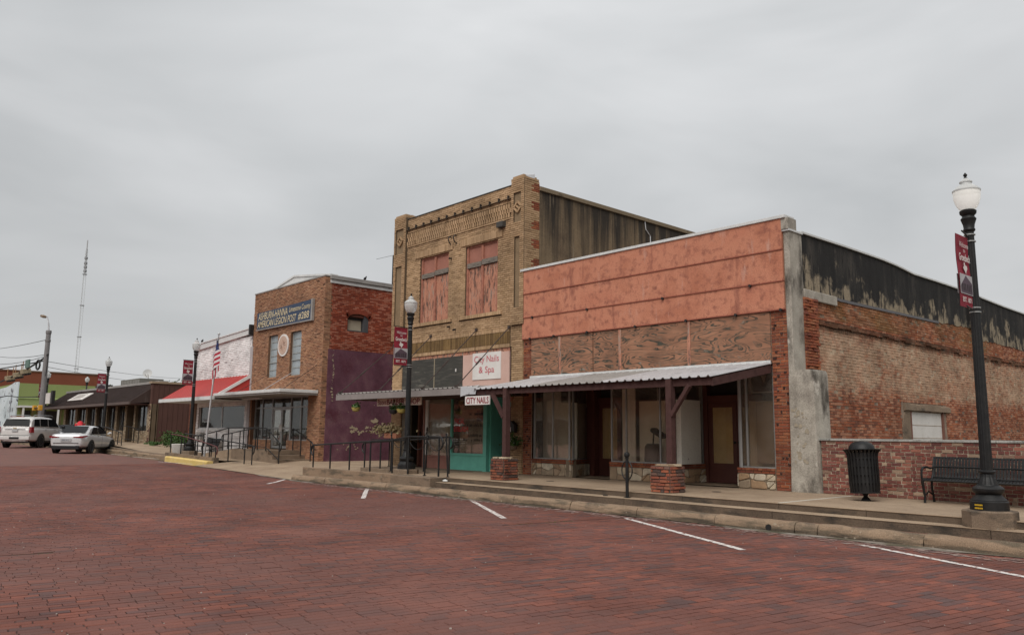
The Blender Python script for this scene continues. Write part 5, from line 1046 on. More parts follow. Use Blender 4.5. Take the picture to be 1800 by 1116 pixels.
mt = thing('meter_box', 'grey utility box on the white brick wall behind the bench', 'utility box', (-41.9,FY-.1,1.3)); b = MB(); b.box(-42.3,FY-.22,1.15,-41.75,FY-.0,1.52); b.build('body', m_galvd, mt, bevel=.02)

# ================================================================ long brown shop with mansard
Br = thing('brown_shop', 'long low shop with brown metal mansard and tan stone piers', 'shop', (-60, FY, .8))
BX0, BX1 = -71.4, -50.1
b = MB(); b.box(BX0, FY+.6, .3, BX1-.4, 34, 4.2); b.build('body', m_dark, Br)
b = MB(); b.box(BX1-.4, FY-.02, .3, BX1-.05, 30, 4.38); swb = b.build('side_wall', m_brownw, Br)
for i in range(44): y = FY+.0+i*.3; b = MB(); b.box(BX1-.05, y, .3, BX1-.02, y+.05, 4.38); b.build('siding_rib', m_brownw, swb)
b = MB(); b.box(BX1-.45, FY-.1, 4.38, BX1+.02, 30, 4.50); b.build('coping', P('tan_coping', (.30,.22,.15), .7), Br)
ed = 15.25
b = MB(); b.prism([(BX0,FY+.5,4.45),(BX0,ed,3.28),(BX0,ed,3.14),(BX0,FY+.5,3.3)], (0,0,0), (BX1-.3-BX0,0,0)); mf = b.build('mansard', m_brownm, Br)
b = MB(); b.box(BX0-.1, FY+.35, 4.42, BX1-.1, FY+.9, 4.56); b.build('roof_edge', m_galvd, Br)
b = MB(); b.box(BX0, ed-.05, 3.10, BX1-.28, ed+.02, 3.26); b.build('eave_trim', P('eave_brown', (.10,.07,.06), .6), Br)
for i in range(72): x = BX0+.2+i*.29; b = MB(); b.prism([(x,ed-.01,3.27),(x+.05,ed-.01,3.27),(x+.05,FY+.49,4.46),(x,FY+.49,4.46)], (0,0,0), (0,-.03,.02)); b.build('standing_seam', m_brownm, mf)
b = MB(); b.box(BX0, ed+.05, 3.12, BX1-.3, FY+.6, 3.15); b.build('soffit', m_brownd, Br)
m_tstone = M('ledge_stone', [(.30,.22,.14),(.38,.29,.19),(.22,.15,.10),(.42,.34,.24)], s=3, attr=True)
px_ = [(-50.75,-50.12),(-53.2,-52.9),(-55.0,-54.6),(-57.0,-56.6),(-59.2,-58.8),(-61.6,-61.2),(-64.0,-63.5),(-66.8,-66.2),(-70.0,-69.4)]
for a, c in px_:
    b = MB(); b.box(a, FY, .5, c, FY+.4, 3.15); p_ = b.build('pier', m_tanm, Br)
    bricks(p_, (a, FY, .5), PX, NY, c-a, 2.65, m_tstone, single=12, seed=int(-a), proud=.02, jit=.008, bl=.22, bh=.09)
segs = sorted([(px_[i+1][1], px_[i][0]) for i in range(len(px_)-1)])
for i, (a, c) in enumerate(segs[::-1]):
    if i in (1,): # door bay
        b = MB(); b.box(a+.3, FY+.3, .8, c-.3, FY+.36, 3.1); b.build('door', m_blackf, Br); continue
    b = MB(); b.box(a, FY+.05, .5, c, FY+.35, 1.55); p_ = b.build('bulkhead', m_tanm, Br); bricks(p_, (a, FY+.05, .5), PX, NY, c-a, 1.05, m_tstone, single=10, seed=200+i, proud=.02, jit=.008, bl=.22, bh=.09)
    b = MB(); b.box(a, FY+.15, 1.55, c, FY+.16, 3.1); b.build('pane', m_glassd, Br)
    b = MB(); b.box((a+c)/2-.03, FY+.1, 1.55, (a+c)/2+.03, FY+.2, 3.1); b.build('mullion', m_blackf, Br)
    if i in (2, 3): b = MB(); b.box(a+.1, FY+.3, 1.7, c-.9, FY+.32, 3.0); b.build('blind', m_curtain, Br)
b = MB(); b.prism([(-66.2,15.68,3.62),(-62.3,15.68,3.62),(-61.9,16.3,4.1),(-65.8,16.3,4.1)], (0,-.06,.06), (0,-.02,.02)); sg = b.build('sign_panel', m_signw, Br)
b = MB()
for i in range(4): x = -65.6+i*.05; z = 3.74+i*.09; b.prism([(x,15.76+i*.13,z),(x+2.6+.3*(i % 2),15.76+i*.13,z),(x+2.6,15.80+i*.13,z+.03),(x,15.80+i*.13,z+.03)], (0,-.07,.06), (0,-.065,.06))
b.build('print', P('faint_print', (.33,.3,.27), .8), sg)
ps = thing('projecting_sign', 'yellow and white box sign at the far end of the brown roof', 'sign', (-69.9,15.0,3.9))
b = MB(); b.box(-71.2,14.9,3.55,-70.2,15.1,4.25); b.build('yellow_panel', P('sign_yellow', (.62,.40,.03), .5), ps); b = MB(); b.box(-70.2,14.9,3.5,-68.2,15.1,4.3); b.build('white_panel', m_signw, ps); b = MB(); b.box(-68.2,14.95,3.5,-67.7,15.15,4.45); b.build('end_cap', m_blackf, ps)
ac = thing('rooftop_unit', 'grey air conditioning unit on the brown shop roof', 'air conditioner', (-60.5,19,4.5)); b = MB(); b.box(-62.6,18.2,4.3,-58.4,19.8,5.15); b.build('casing', P('ac_grey', (.16,.15,.13), .7), ac)
for i in range(12): b = MB(); b.box(-62.5+i*.35,18.17,4.5,-62.42+i*.35,18.2,5.05); b.build('louvre', m_galvd, ac)
di = thing('satellite_dish', 'round pale satellite dish standing behind the rooftop unit', 'satellite dish', (-59.3,19,4.5))
dm = Matrix.Rotation(R(60), 3, 'Z') @ Matrix.Rotation(R(75), 3, 'X')
b = MB(); b.lathe([(0,.0),(.11,.006),(.22,.028),(.31,.056),(.315,.065),(.22,.04),(.11,.016),(0,.01)], (-59.4,19,5.55), 20, dm); b.build('reflector', P('dish_grey', (.48,.48,.47), .5), di, smooth=True); b = MB(); b.tube([(-59.2,19,4.4),(-59.2,19,5.25),(-59.35,19,5.5)], .03); b.tube([(-59.35,18.95,5.3),(-59.15,18.75,5.48)], .02); b.build('mount', m_galvd, di)
fp = thing('flue_box', 'low black flue box on the roof edge beside the banner', 'flue', (-66,18,4.5)); b = MB(); b.box(-68.2,18,4.4,-65.5,18.5,4.95); b.box(-65.5,18.1,4.75,-62.5,18.3,4.80); b.build('box', m_blackf, fp)
# ================================================================ far corner: green shop, mural, red brick block
G = thing('green_shop', 'green painted corner shop with white porch posts beyond the street crossing', 'shop', (-90, 20, .6))
GX = -87.0
b = MB(); b.box(-100, FY, .3, GX, 45, 5.85); b.build('body', m_green, G)
b = MB(); b.box(GX-.0, FY+.0, 4.42, GX+.10, 45, 4.52); b.build('string_course', P('pale_green', (.32,.40,.16), .7), G)
b = MB(); b.box(GX, FY-.1, 3.55, GX+1.8, 33, 3.72); pr_ = b.build('porch', m_whitep, G)
for y in (FY+.1, 19.4, 22.3, 25.2, 28.1): b = MB(); b.box(GX+1.6, y, .6, GX+1.75, y+.15, 3.56); b.build('post', m_whitep, pr_)
for y0, y1, mt_ in ((16.9,17.5,m_blackf),(18.2,19.9,m_dark),(21.2,24.4,m_blackf),(25.2,28.5,m_dark),(29,32,m_blackf)): b = MB(); b.box(GX+.0, y0, 1.0, GX+.06, y1, 3.3); b.build('window', mt_, G)
for y0 in (16.7,17.6,18.0,20.0,21,24.5): b = MB(); b.box(GX+.0, y0, .8, GX+.1, y0+.14, 3.4); b.build('frame', P('olive_frame', (.24,.2,.1), .7) if 'olive_frame' not in bpy.data.materials else bpy.data.materials['olive_frame'], G)
b = MB(); b.bar((GX+.2, 19.2, 3.7), (GX+.2, 18.4, 5.0), .12); b.build('stay', m_whitep, G)
b = MB(); b.prism([(GX,FY,.5),(GX,FY,5.95),(-88.6,FY,5.97),(-90.5,FY,5.75),(-92.5,FY,5.62),(-110,FY,5.3),(-110,FY,.5)], (0,-.12,0), (0,-.01,0)); mu = b.build('mural', m_mural, G)
b = MB()
for i in range(26):   # painted tree and figures, flat print on the mural
    x = random.gauss(-89.4, .35); z = random.gauss(4.2, .7); r = random.uniform(.08, .3); n = 7
    b.add([(x+r*random.uniform(.5,1)*math.cos(6.283*q/n), FY-.123-.0004*i, z+r*random.uniform(.5,1)*math.sin(6.283*q/n)) for q in range(n)], [tuple(range(n))])
b.box(-89.5, FY-.124, 1.8, -89.35, FY-.121, 4); b.build('painted_tree', P('mural_grey', (.17,.17,.19), .9), mu)
K = thing('brick_block', 'large plain red brick block behind the green shop', 'building', (-105, 22, .6))
b = MB(); b.box(-170, FY+.3, .3, -99, 27.4, 7.70); b.build('wall', m_bgbrick, K); b = MB(); b.box(-170, FY+.25, 7.70, -98.9, 27.5, 7.82); b.build('coping', P('dull_coping', (.16,.10,.08), .8), K)
# ================================================================ street lamps with banners
def make_lamp(lit=False):
    t = local('street_lamp', 'x', 'street lamp', 'acorn street lamps along the kerb'); n = 24
    b = MB(); b.lathe([(.265,0),(.265,.125),(.248,.14),(.248,.15),(.232,.17),(.185,.215),(.172,.235),(.20,.252),(.218,.285),(.218,.32),(.19,.35),(.155,.365),(.15,.38)], n=28); b.build('base', m_black, t, smooth=True)
    b = MB(); b.lathe([(.142,.375),(.125,.43),(.102,.49),(.092,.54),(.092,.55)], n=32, flute=.05); b.build('fluted_skirt', m_black, t)
    b = MB(); b.lathe([(.105,.545),(.118,.56),(.118,.58),(.10,.595)], n=24); b.build('ring', m_black, t, smooth=True)
    b = MB(); b.lathe([(.086,.59),(.082,1.5),(.075,2.6),(.068,3.6),(.064,4.35)], n=32, flute=.06); b.build('pole', m_black, t)
    b = MB(); b.lathe([(.072,4.34),(.09,4.37),(.078,4.40),(.085,4.46),(.115,4.55),(.10,4.57),(.085,4.60),(.12,4.64),(.125,4.68),(.10,4.70)], n=20); b.build('capital', m_black, t, smooth=True)
    g = MB(); g.lathe([(.10,4.70),(.125,4.72),(.165,4.79),(.193,4.88),(.20,4.95),(.197,5.0)], n=28); gb = g.build('globe', m_lit if lit else m_globe, t, smooth=True)
    g = MB(); g.lathe([(.205,5.0),(.208,5.02),(.175,5.06),(.12,5.105),(.085,5.125),(.08,5.14),(.095,5.155),(.095,5.17),(.06,5.20),(.035,5.225)], n=24); g.build('globe_cap', m_globe, t, smooth=True)
    g = MB(); g.lathe([(.035,5.22),(.028,5.235),(.015,5.25),(.028,5.27),(.032,5.285),(.02,5.30),(.008,5.32)], n=12); g.build('finial', m_black, t, smooth=True)
    for z in (3.03, 3.10, 4.17, 4.28): g = MB(); g.lathe([(.084,z),(.084,z+.018)], n=16); g.build('band', m_alu, t)
    for z in (3.06, 4.235): g = MB(); g.tube([(0,-.07,z),(0,-.62,z)], .012); g.build('banner_arm', m_black, t)
    return t
def make_banner():
    t = local('banner', 'x', 'banner', 'maroon Welcome to Groesbeck banners on the lamps')
    y0, y1, z0, z1 = -.60, -.10, 3.08, 4.22
    b = MB(); n = 8
    for i in range(n):
        a, c = z0+(z1-z0)*i/n, z0+(z1-z0)*(i+1)/n; w1 = .012*math.sin(i*.8); w2 = .012*math.sin((i+1)*.8)*(i+1 < n)
        b.add([(.0+w1,y0,a),(.0+w1,y1,a),(.0+w2,y1,c),(.0+w2,y0,c)], [(0,1,2,3)])
        b.add([(-.006+w1,y0,a),(-.006+w1,y1,a),(-.006+w2,y1,c),(-.006+w2,y0,c)], [(3,2,1,0)])
    b.build('cloth', m_banner, t, smooth=True)
    for s, X in ((1, .022), (-1, -.022)):   # printed on both faces
        U = (0, s, 0); N3 = (s, 0, 0); st = y0 if s > 0 else y1
        q = lambda u: st+s*u
        text_mesh('Welcome', .36, .085, (X, q(.07), z1-.20), U, 'lettering', m_signw, t, N3, bold=.0, shear=.2, depth=.0)
        text_mesh('to', .08, .05, (X, q(.21), z1-.275), U, 'lettering', m_signw, t, N3, depth=0)
        text_mesh('Groesbeck', .44, .12, (X, q(.03), z1-.42), U, 'lettering', m_signw, t, N3, bold=.02, depth=0)
        tx = [(.17,.0),(.215,0),(.215,-.035),(.29,-.05),(.30,-.09),(.26,-.13),(.235,-.18),(.20,-.135),(.165,-.12),(.13,-.075),(.17,-.07)]
        b = MB(); b.add([(X, q(u+.03), z1-.44+v) for u, v in tx], [tuple(range(len(tx)))]); b.build('state_shape', m_signw, t)
        b = MB(); b.add([(X, q(.0), z0+.20), (X, q(.5), z0+.20), (X, q(.5), z0+.51), (X, q(.0), z0+.51)], [(0,1,2,3)]); b.build('picture', P('picture_sky', (.40,.39,.40), .8) if 'picture_sky' not in bpy.data.materials else bpy.data.materials['picture_sky'], t)
        b = MB(); h = [(.02,.0),(.48,.0),(.48,.17),(.42,.20),(.30,.25),(.24,.285),(.20,.25),(.06,.14),(.02,.11)]; b.add([(X+s*.002, q(u), z0+.215+v) for u, v in h], [tuple(range(len(h)))]); b.build('print', m_purpl, t)
        b = MB()
        for u in (.07,.13,.19,.27,.33,.40): b.add([(X+s*.004, q(u), z0+.25), (X+s*.004, q(u+.025), z0+.25), (X+s*.004, q(u+.025), z0+.36), (X+s*.004, q(u), z0+.36)], [(0,1,2,3)])
        b.build('print', m_dark, t)
        text_mesh('EST. 1871', .36, .075, (X, q(.07), z0+.075), U, 'lettering', m_signw, t, N3, bold=.02, depth=0)
    return t
def pedestal(x, y, z0, z1, r, label):
    b = MB(); b.lathe([(r,0),(r,z1-z0-.02),(r-.02,z1-z0)], (0,0,0), 8, Matrix.Rotation(R(22.5), 3, 'Z')); o = b.build('lamp_pedestal', m_concd, None); o.location = (x, y, z0); return tag(o, label, 'pedestal', 'concrete pedestals under the lamps')
lampA = make_lamp(); lampB = make_lamp(True); ban = make_banner()
LP = [(lampB, -4.20, 13.40, .565, .972, 'lit street lamp on an octagonal concrete base in front of the bench'),
      (lampA, -19.58, 13.66, .56, .975, 'black street lamp standing among the railings beside the barber shop'),
      (lampA, -38.10, 14.32, .66, .995, 'black street lamp beside the flagpole and the white brick building'),
      (lampA, -53.1, 14.66, .83, .98, 'black street lamp in front of the brown shop behind the silver car'),
      (lampA, -73.0, 15.7, 1.0, .99, 'street lamp with banner in front of the green shop'),
      (lampA, -100.0, 20.2, 1.7, .99, 'farthest street lamp, left of the utility pole before the green wall'),
      (lampA, -84.0, 21.4, 1.4, .99, 'street lamp whose head shows above the brown roof')]
BL = ['banner on the nearest lamp, above the bench', 'banner on the lamp in front of the tan brick building', 'banner on the lamp beside the flagpole', 'banner on the lamp in front of the brown shop', 'banner on the lamp before the green shop', 'small banner on the farthest lamp']
for i, (src, x, y, z, sc, lab) in enumerate(LP):
    first = i in (0, 1)
    if first: src['label'] = lab; place(src, (x, y, z), R(8), sc)
    else: dup(src, (x, y, z), R(8), lab, sc)
    if i < 6:
        rz = (R(-1), R(4), R(8), R(8), R(8), R(60))[i]
        if i == 0: ban['label'] = 'maroon '+BL[0]; place(ban, (x, y, z), rz, sc)
        else: dup(ban, (x, y, z), rz, 'maroon '+BL[i], sc)
pedestal(-4.20, 13.40, .30, .565, .37, 'octagonal concrete pedestal of the nearest lamp')
pedestal(-19.58, 13.66, .43, .56, .37, 'low concrete pedestal of the lamp at the barber shop')
pedestal(-38.10, 14.32, .42, .66, .34, 'low concrete pedestal of the lamp by the flagpole')
st = thing('sticker', 'two rows of small yellow stamped letters on the nearest lamp base', 'sticker', (-4.34, 13.14, .62))
b = MB()
for r_ in range(2):
    for i in range(7):
        a = R(-112+i*3.4); b.obox((-4.20+.287*math.cos(a), 13.40+.287*math.sin(a), .60+.045*r_), .010+.003*(i % 2), .003, .022, Matrix.Rotation(a+R(90), 3, 'Z'))
b.build('letters', P('yellow_print', (.65,.40,.02), .6), st)
# ================================================================ bench
def make_bench():
    t = local('bench', 'x', 'bench'); Lb = 1.9
    prof = [(-.02,.40),(.03,.435),(.10,.445),(.22,.43),(.34,.42),(.42,.44),(.46,.50),(.49,.60),(.52,.72),(.545,.80),(.575,.825),(.60,.80)]
    n = 34
    for i in range(n):
        x = .06+i*(Lb-.12)/(n-1); b = MB(); w_ = .021
        for a, c in zip(prof[:-1], prof[1:]):
            p = Vector((0, a[0], a[1])); q = Vector((0, c[0], c[1])); d = (q-p).normalized(); nn_ = Vector((0, -d.z, d.y))*.005
            b.add([(x-w_,*(p+nn_)[1:]),(x+w_,*(p+nn_)[1:]),(x+w_,*(q+nn_)[1:]),(x-w_,*(q+nn_)[1:]),(x-w_,*(p-nn_)[1:]),(x+w_,*(p-nn_)[1:]),(x+w_,*(q-nn_)[1:]),(x-w_,*(q-nn_)[1:])], [(0,1,2,3),(7,6,5,4),(0,3,7,4),(1,5,6,2)])
        b.build('slat', m_black, t)
    for yy, zz in ((-.01,.41),(.43,.455),(.57,.815),(.22,.415),(.50,.65)): b = MB(); b.tube([(.03,yy,zz),(Lb-.03,yy,zz)], .016, 6); b.build('rail', m_black, t)
    for x in (.03, Lb-.03):
        b = MB()
        b.tube([(x,.03,0),(x,.05,.12),(x,.0,.28),(x,-.03,.38),(x,.04,.43),(x,.2,.42),(x,.4,.42),(x,.47,.5),(x,.52,.7),(x,.56,.82)], [.025,.022,.024,.026,.022,.02,.022,.022,.02,.015], 6)
        b.tube([(x,.45,0),(x,.43,.12),(x,.38,.26),(x,.40,.42)], [.025,.02,.022,.022], 6); b.tube([(x,.05,.13),(x,.22,.20),(x,.42,.13)], .014, 6)
        b.build('leg', m_black, t, smooth=True)
        b = MB(); b.tube([(x,-.03,.40),(x,-.05,.50),(x,-.03,.60),(x,.04,.64),(x,.2,.645),(x,.35,.62),(x,.48,.63)], [.02,.02,.022,.024,.022,.018,.016], 6); b.build('armrest', m_black, t, smooth=True)
    return t
bn = make_bench(); bn['label'] = 'long black metal bench in front of the low brick wall'; place(bn, (-6.02, 15.68, .43), R(-1))
dup(bn, (-40.9, 15.6, .46), R(4), 'small black bench against the white brick wall behind the lamp', .92)
# ================================================================ litter bin
tb = local('litter_bin', 'black slatted metal litter bin with domed lid at the corner of the low wall', 'litter bin')
b = MB(); b.lathe([(.08,0),(.10,.0),(.03,.09),(.06,.13),(.22,.15)], n=16); b.build('foot', m_black, tb, smooth=True)
b = MB(); b.lathe([(.255,.14),(.268,.145),(.268,.165),(.255,.17)], n=28); b.lathe([(.30,.93),(.345,.945),(.345,.955),(.29,.96)], n=28); b.build('hoop', m_black, tb)
for i in range(26):
    a = 2*math.pi*i/26; b = MB(); d = V(math.cos(a), math.sin(a), 0)
    pr = [(.258,.16),(.27,.3),(.272,.8),(.285,.88),(.335,.945)]
    m3 = Matrix.Rotation(a, 3, 'Z')
    for (r0, z0), (r1, z1) in zip(pr[:-1], pr[1:]): b.bar(d*r0+V(0,0,z0), d*r1+V(0,0,z1), .034 if z1 < .9 else .03, .006) if False else b.add([m3@V(r0,-.018,z0), m3@V(r0,.018,z0), m3@V(r1,.018,z1), m3@V(r1,-.018,z1), m3@V(r0-.006,-.018,z0), m3@V(r0-.006,.018,z0), m3@V(r1-.006,.018,z1), m3@V(r1-.006,-.018,z1)], [(0,1,2,3),(7,6,5,4),(0,3,7,4),(1,5,6,2)])
    b.build('slat', m_black, tb)
for z in (.33,.48,.63,.78): b = MB(); b.lathe([(.262,z),(.266,z),(.266,z+.02),(.262,z+.02)], n=28); b.build('hoop', m_black, tb)
b = MB(); b.lathe([(.23,.16),(.235,.9)], n=20); b.build('liner', m_blackf, tb)
b = MB(); b.lathe([(.24,.95),(.22,1.02),(.17,1.075),(.10,1.105),(.0,1.115)], n=24); b.build('dome', m_black, tb, smooth=True)
place(tb, (-6.87, 15.25, .43)); tb.rotation_euler = (R(-1), R(-2.5), 0)
# bike rack
bk = local('bike_rack', 'black post bike rack with a ring and ball top on the step', 'bike rack')
b = MB(); b.lathe([(.075,0),(.075,.012),(.035,.015),(.033,.80),(.045,.805),(.045,.82),(.025,.83)], n=12); b.build('post', m_black, bk, smooth=True)
b = MB(); b.lathe([(.02,.82),(.05,.84),(.062,.88),(.05,.92),(.02,.94)], n=14); b.build('ball', m_black, bk, smooth=True)
b = MB(); b.tube([(.165*math.sin(a), 0, .56+.19*math.cos(a)) for a in [2*math.pi*i/20 for i in range(21)]], .013, 6); b.build('ring', m_black, bk, smooth=True)
place(bk, (-10.95, 13.22, .312), R(-10))
# small things on the paving
for nm, lab, cat, x, y, z, col, s in (('dark_clod', 'small dark clod lying on the step left of the bike rack', 'clod', -11.55, 13.22, .312, (.04,.03,.02), .05), ('paper_cup', 'crushed white paper litter at the end of the platform', 'litter', -17.25, 13.3, .33, (.6,.6,.58), .07)):
    b = MB(); b.lathe([(.2*s,0),(s,.2*s),(.8*s,.7*s),(.1*s,s)], (0,0,0), 8); o = b.build(nm, P(nm, col, .8)); o.location = (x, y, z); o.scale = (1.4, .8, .8); tag(o, lab, cat)
b = MB(); b.box(-1.64,6.40,.012,-1.56,6.44,.022)
cov = MB(); cov.lathe([(0,0),(.10,0),(.10,.004),(0,.004)], n=14)
for nm, lab, x, y in (('drain_cover','small dark round cover in the slab left of the right-hand brick pier',-14.6,14.6),('drain_cover','small dark round cover in the slab right of the right-hand brick pier',-9.9,14.9)):
    o = cov.build(nm, m_blackf); o.location = (x, y, .431); tag(o, lab, 'cover')
ho = MB(); ho.lathe([(.0,0),(.055,0),(.055,.02),(0,.02)], n=12, m=Matrix.Rotation(R(90), 3, 'X')); o = ho.build('drain_hole', m_blackf); o.location = (-7.42, 12.708, .07); tag(o, 'black drain hole in the face of the kerb', 'drain')
# ================================================================ railings
def handrail(label, posts, r=.026, loops=(), mid=None, mat=None):
    """posts: list of (x, y, z_ground, z_top) joined by a top rail"""
    mat = mat or m_black; p0 = posts[0]; t = thing('handrail', label, 'handrail', (p0[0], p0[1], p0[2]), 'black pipe handrails on the ramps')
    for (x, y, zg, zt) in posts: b = MB(); b.tube([(x, y, zg), (x, y, zt)], r, 6); b.build('post', m_black, t)
    pts = [(x, y, zt) for x, y, zg, zt in posts]
    for e_, s_ in loops:
        a = Vector(pts[0] if e_ == 0 else pts[-1]); c = Vector(pts[1] if e_ == 0 else pts[-2]); d = (a-c).normalized(); d.z = 0; d.normalize()
        arc = [a+d*(.17*math.sin(k))+V(0,0,-.17+.17*math.cos(k)) for k in [math.pi*j/8 for j in range(9)]]+[a+V(0,0,-.34)]
        pts = (arc[::-1]+pts) if e_ == 0 else (pts+arc)
    b = MB(); b.tube(pts, r, 6); b.build('top_rail', mat, t, smooth=True)
    if mid: b = MB(); b.tube([(x, y, zg+mid) for x, y, zg, zt in posts], r*.7, 6); b.build('bottom_rail', m_black, t)
    return t
lerp = lambda a, b, f: a+(b-a)*f
handrail('front handrail of the ramp by the barber shop, along the street edge', [(lerp(-25.1,-17.6,f), 13.45, lerp(.42,.43,f), lerp(1.14,1.50,f)) for f in (.05,.2,.36,.52,.68)]+[(-19.2,13.45,.43,1.49),(-17.75,13.45,.43,1.50)], loops=((0,0),(1,0)))
handrail('rear handrail of the ramp by the barber shop, nearer the wall', [(lerp(-23.6,-18.6,f), 14.66, .43, lerp(1.25,1.50,f)) for f in (.03,.22,.45,.7,.95)], loops=((0,0),(1,0)))
handrail('long low handrail on the yellow kerb beside the flagpole', [(-38.6,13.62,.5,1.42),(-37.3,13.62,.46,1.36),(-35.6,13.62,.42,1.20),(-34.8,13.62,.42,1.12),(-34.0,13.62,.40,1.03),(-33.35,13.62,.20,.95)], loops=((1,0),), mat=P('worn_red_rail', (.10,.03,.03), .6))
handrail('handrail on the street side of the hall landing, running down its steps', [(-39.2,14.9,.45,1.33),(-38.0,14.9,.5,1.42),(-36.5,14.9,.65,1.58),(-35.2,14.9,.8,1.73),(-33.6,14.9,.82,1.74),(-32.2,14.9,.82,1.74),(-31.4,14.9,.8,1.72),(-30.2,14.9,.32,1.15)], loops=((0,0),(1,0)), mid=.15)
handrail('rail on the wall side of the hall ramp with close posts', [(-38.6,16.1,.5,1.42),(-37.6,16.1,.58,1.50),(-36.7,16.1,.65,1.60),(-35.8,16.1,.74,1.68),(-35.0,16.1,.8,1.74)], mid=.15, loops=((0,0),))
handrail('handrail in front of the hall ramp, sloping down towards the street', [(-38.2,14.1,.42,1.45),(-36.6,14.1,.38,1.38),(-35.0,14.1,.33,1.27),(-33.2,14.1,.3,1.16),(-31.6,14.1,.28,1.07),(-30.9,14.1,.27,1.02)], loops=((1,0),))
handrail('short handrail at the right of the hall steps next to the purple wall', [(-31.5,16.15,.8,1.72),(-30.8,16.15,.6,1.5),(-29.95,16.15,.30,1.20)], loops=((0,0),(1,0)))
handrail('handrail at the brown shop ramp nearest the silver car', [(-52.8,14.3,.85,1.78),(-51.3,14.3,.83,1.74),(-50.0,14.3,.80,1.62),(-48.9,14.3,.78,1.50),(-48.2,14.3,.72,1.38)], mid=.15)
handrail('handrail against the brown shop stone piers', [(-53.6,15.9,.9,1.85),(-52.4,15.9,.88,1.8),(-51.4,15.9,.84,1.72),(-50.5,15.9,.8,1.6)], mid=.15)
# posts with chains around the barber terrace
ch_ = thing('chain_fence', 'slim black posts linked by drooping chains around the barber shop terrace', 'chain fence', (-20, 14.5, .43))
cp_ = [(-24.0,16.0,.43,1.70,0),(-22.9,16.0,.43,1.75,0),(-21.8,16.0,.43,1.78,0)]
cf = [(-20.9,14.0,.43,1.62,0),(-19.35,13.50,.43,1.64,0),(-18.35,13.42,.43,1.55,.10),(-17.35,13.46,.43,1.60,-.09)]
for grp in (cp_, cf):
    tops = []
    for x, y, zg, zt, ln in grp:
        b = MB(); b.lathe([(.05,0),(.05,.015),(.022,.02),(.02,zt-zg-.10),(.03,zt-zg-.09),(.03,zt-zg-.07),(.02,zt-zg-.05),(.026,zt-zg-.02),(.0,zt-zg+.03)], (x,y,zg), 8, Matrix.Rotation(ln, 3, 'Y')); b.build('post', m_black, ch_); tops.append(V(x+ln*(zt-zg-.1)*1.0, y, zt-.14))
    for a, c in zip(tops[:-1], tops[1:]):
        b = MB(); b.tube([a.lerp(c, f/10)+V(0,0,-.32*(1-(2*f/10-1)**2)) for f in range(11)], .011, 5); b.build('chain', m_black, ch_)
# ================================================================ flagpole and flag
fpz = thing('flagpole', 'silver flagpole leaning slightly beside the red roof', 'flagpole', (-34.95, 13.62, .45))
b = MB(); b.tube([(-35.0,13.8,.42),(-34.62,13.8,3.2),(-34.25,13.8,5.72)], [.045,.036,.028], 10); b.build('pole', m_galv, fpz, smooth=True); b = MB(); b.lathe([(0,0),(.05,.02),(.06,.06),(.04,.10),(0,.115)], (-34.24,13.8,5.72), 12); b.build('ball', m_galv, fpz, smooth=True)
b = MB(); b.tube([(-34.22,13.78,5.6),(-34.0,13.75,4.95),(-34.15,13.78,4.3),(-34.45,13.78,3.6)], .006, 4); b.build('halyard', m_wire, fpz)
fl = thing('flag', 'American flag hanging limp from the flagpole', 'flag', (-34.2, 13.75, 5.3)); 
def flagstrip(z0, z1, x0, x1, mat, nm, yo=0):
    b = MB(); n = 7; P0 = []
    for i in range(n+1):
        f = i/n; z = z0+(z1-z0)*f; cx = lerp(x0[0], x1[0], f)+.02*math.sin(f*5); P0.append([(cx+wd, 13.72+yo+.05*math.sin(wd*25+f*4), z) for wd in (0, lerp(x0[1], x1[1], f)*.33, lerp(x0[1], x1[1], f)*.66, lerp(x0[1], x1[1], f))])
    for i in range(n):
        for j in range(3): b.add([P0[i][j], P0[i][j+1], P0[i+1][j+1], P0[i+1][j]], [(0,1,2,3)])
    return b.build(nm, mat, fl, smooth=True)
flagstrip(5.50, 4.85, (-34.28,.08), (-34.44,.66), m_flagb, 'canton')
edge = [(5.02+.0, -34.15, -33.95)]
def zig(k): # diagonal stripes hanging down
    z = 4.95-k*.105; return z
for k in range(7):
    z = zig(k); mt_ = m_flagw if k % 2 == 0 else m_flagr; b = MB(); xl = -34.44+.004*k; xr = -33.74-.03*max(0,k-4)
    b.add([(xl,13.70,z-.16),(xl,13.70,z-.05),(-34.12,13.62,z+.04),(xr,13.72,z+.14),(xr,13.72,z+.035),(-34.12,13.62,z-.07)], [(0,5,2,1),(5,4,3,2)]); b.build('stripe', mt_, fl)
for k, (x, z1, z0) in enumerate(((-34.40,4.2,3.72),(-34.33,4.25,3.95),(-34.26,4.3,3.85),(-34.19,4.32,4.05),(-34.12,4.35,4.1),(-34.38,3.8,3.55))): b = MB(); x = -34.44+(x+34.40)*2.0; b.add([(x,13.69,z1),(x+.15,13.68,z1+.03),(x+.13,13.70,z0+.04),(x+.01,13.7,z0)], [(0,3,2,1)]); b.build('stripe', (m_flagr, m_flagw)[k % 2 if k < 5 else 1], fl)
b = MB()
for i in range(16): b.obox((-34.34+.075*(i % 4)+.012*(i//4 % 2), 13.64, 5.3-.1*(i//4)), .026, .004, .026)
b.build('star', m_flagw, fl)
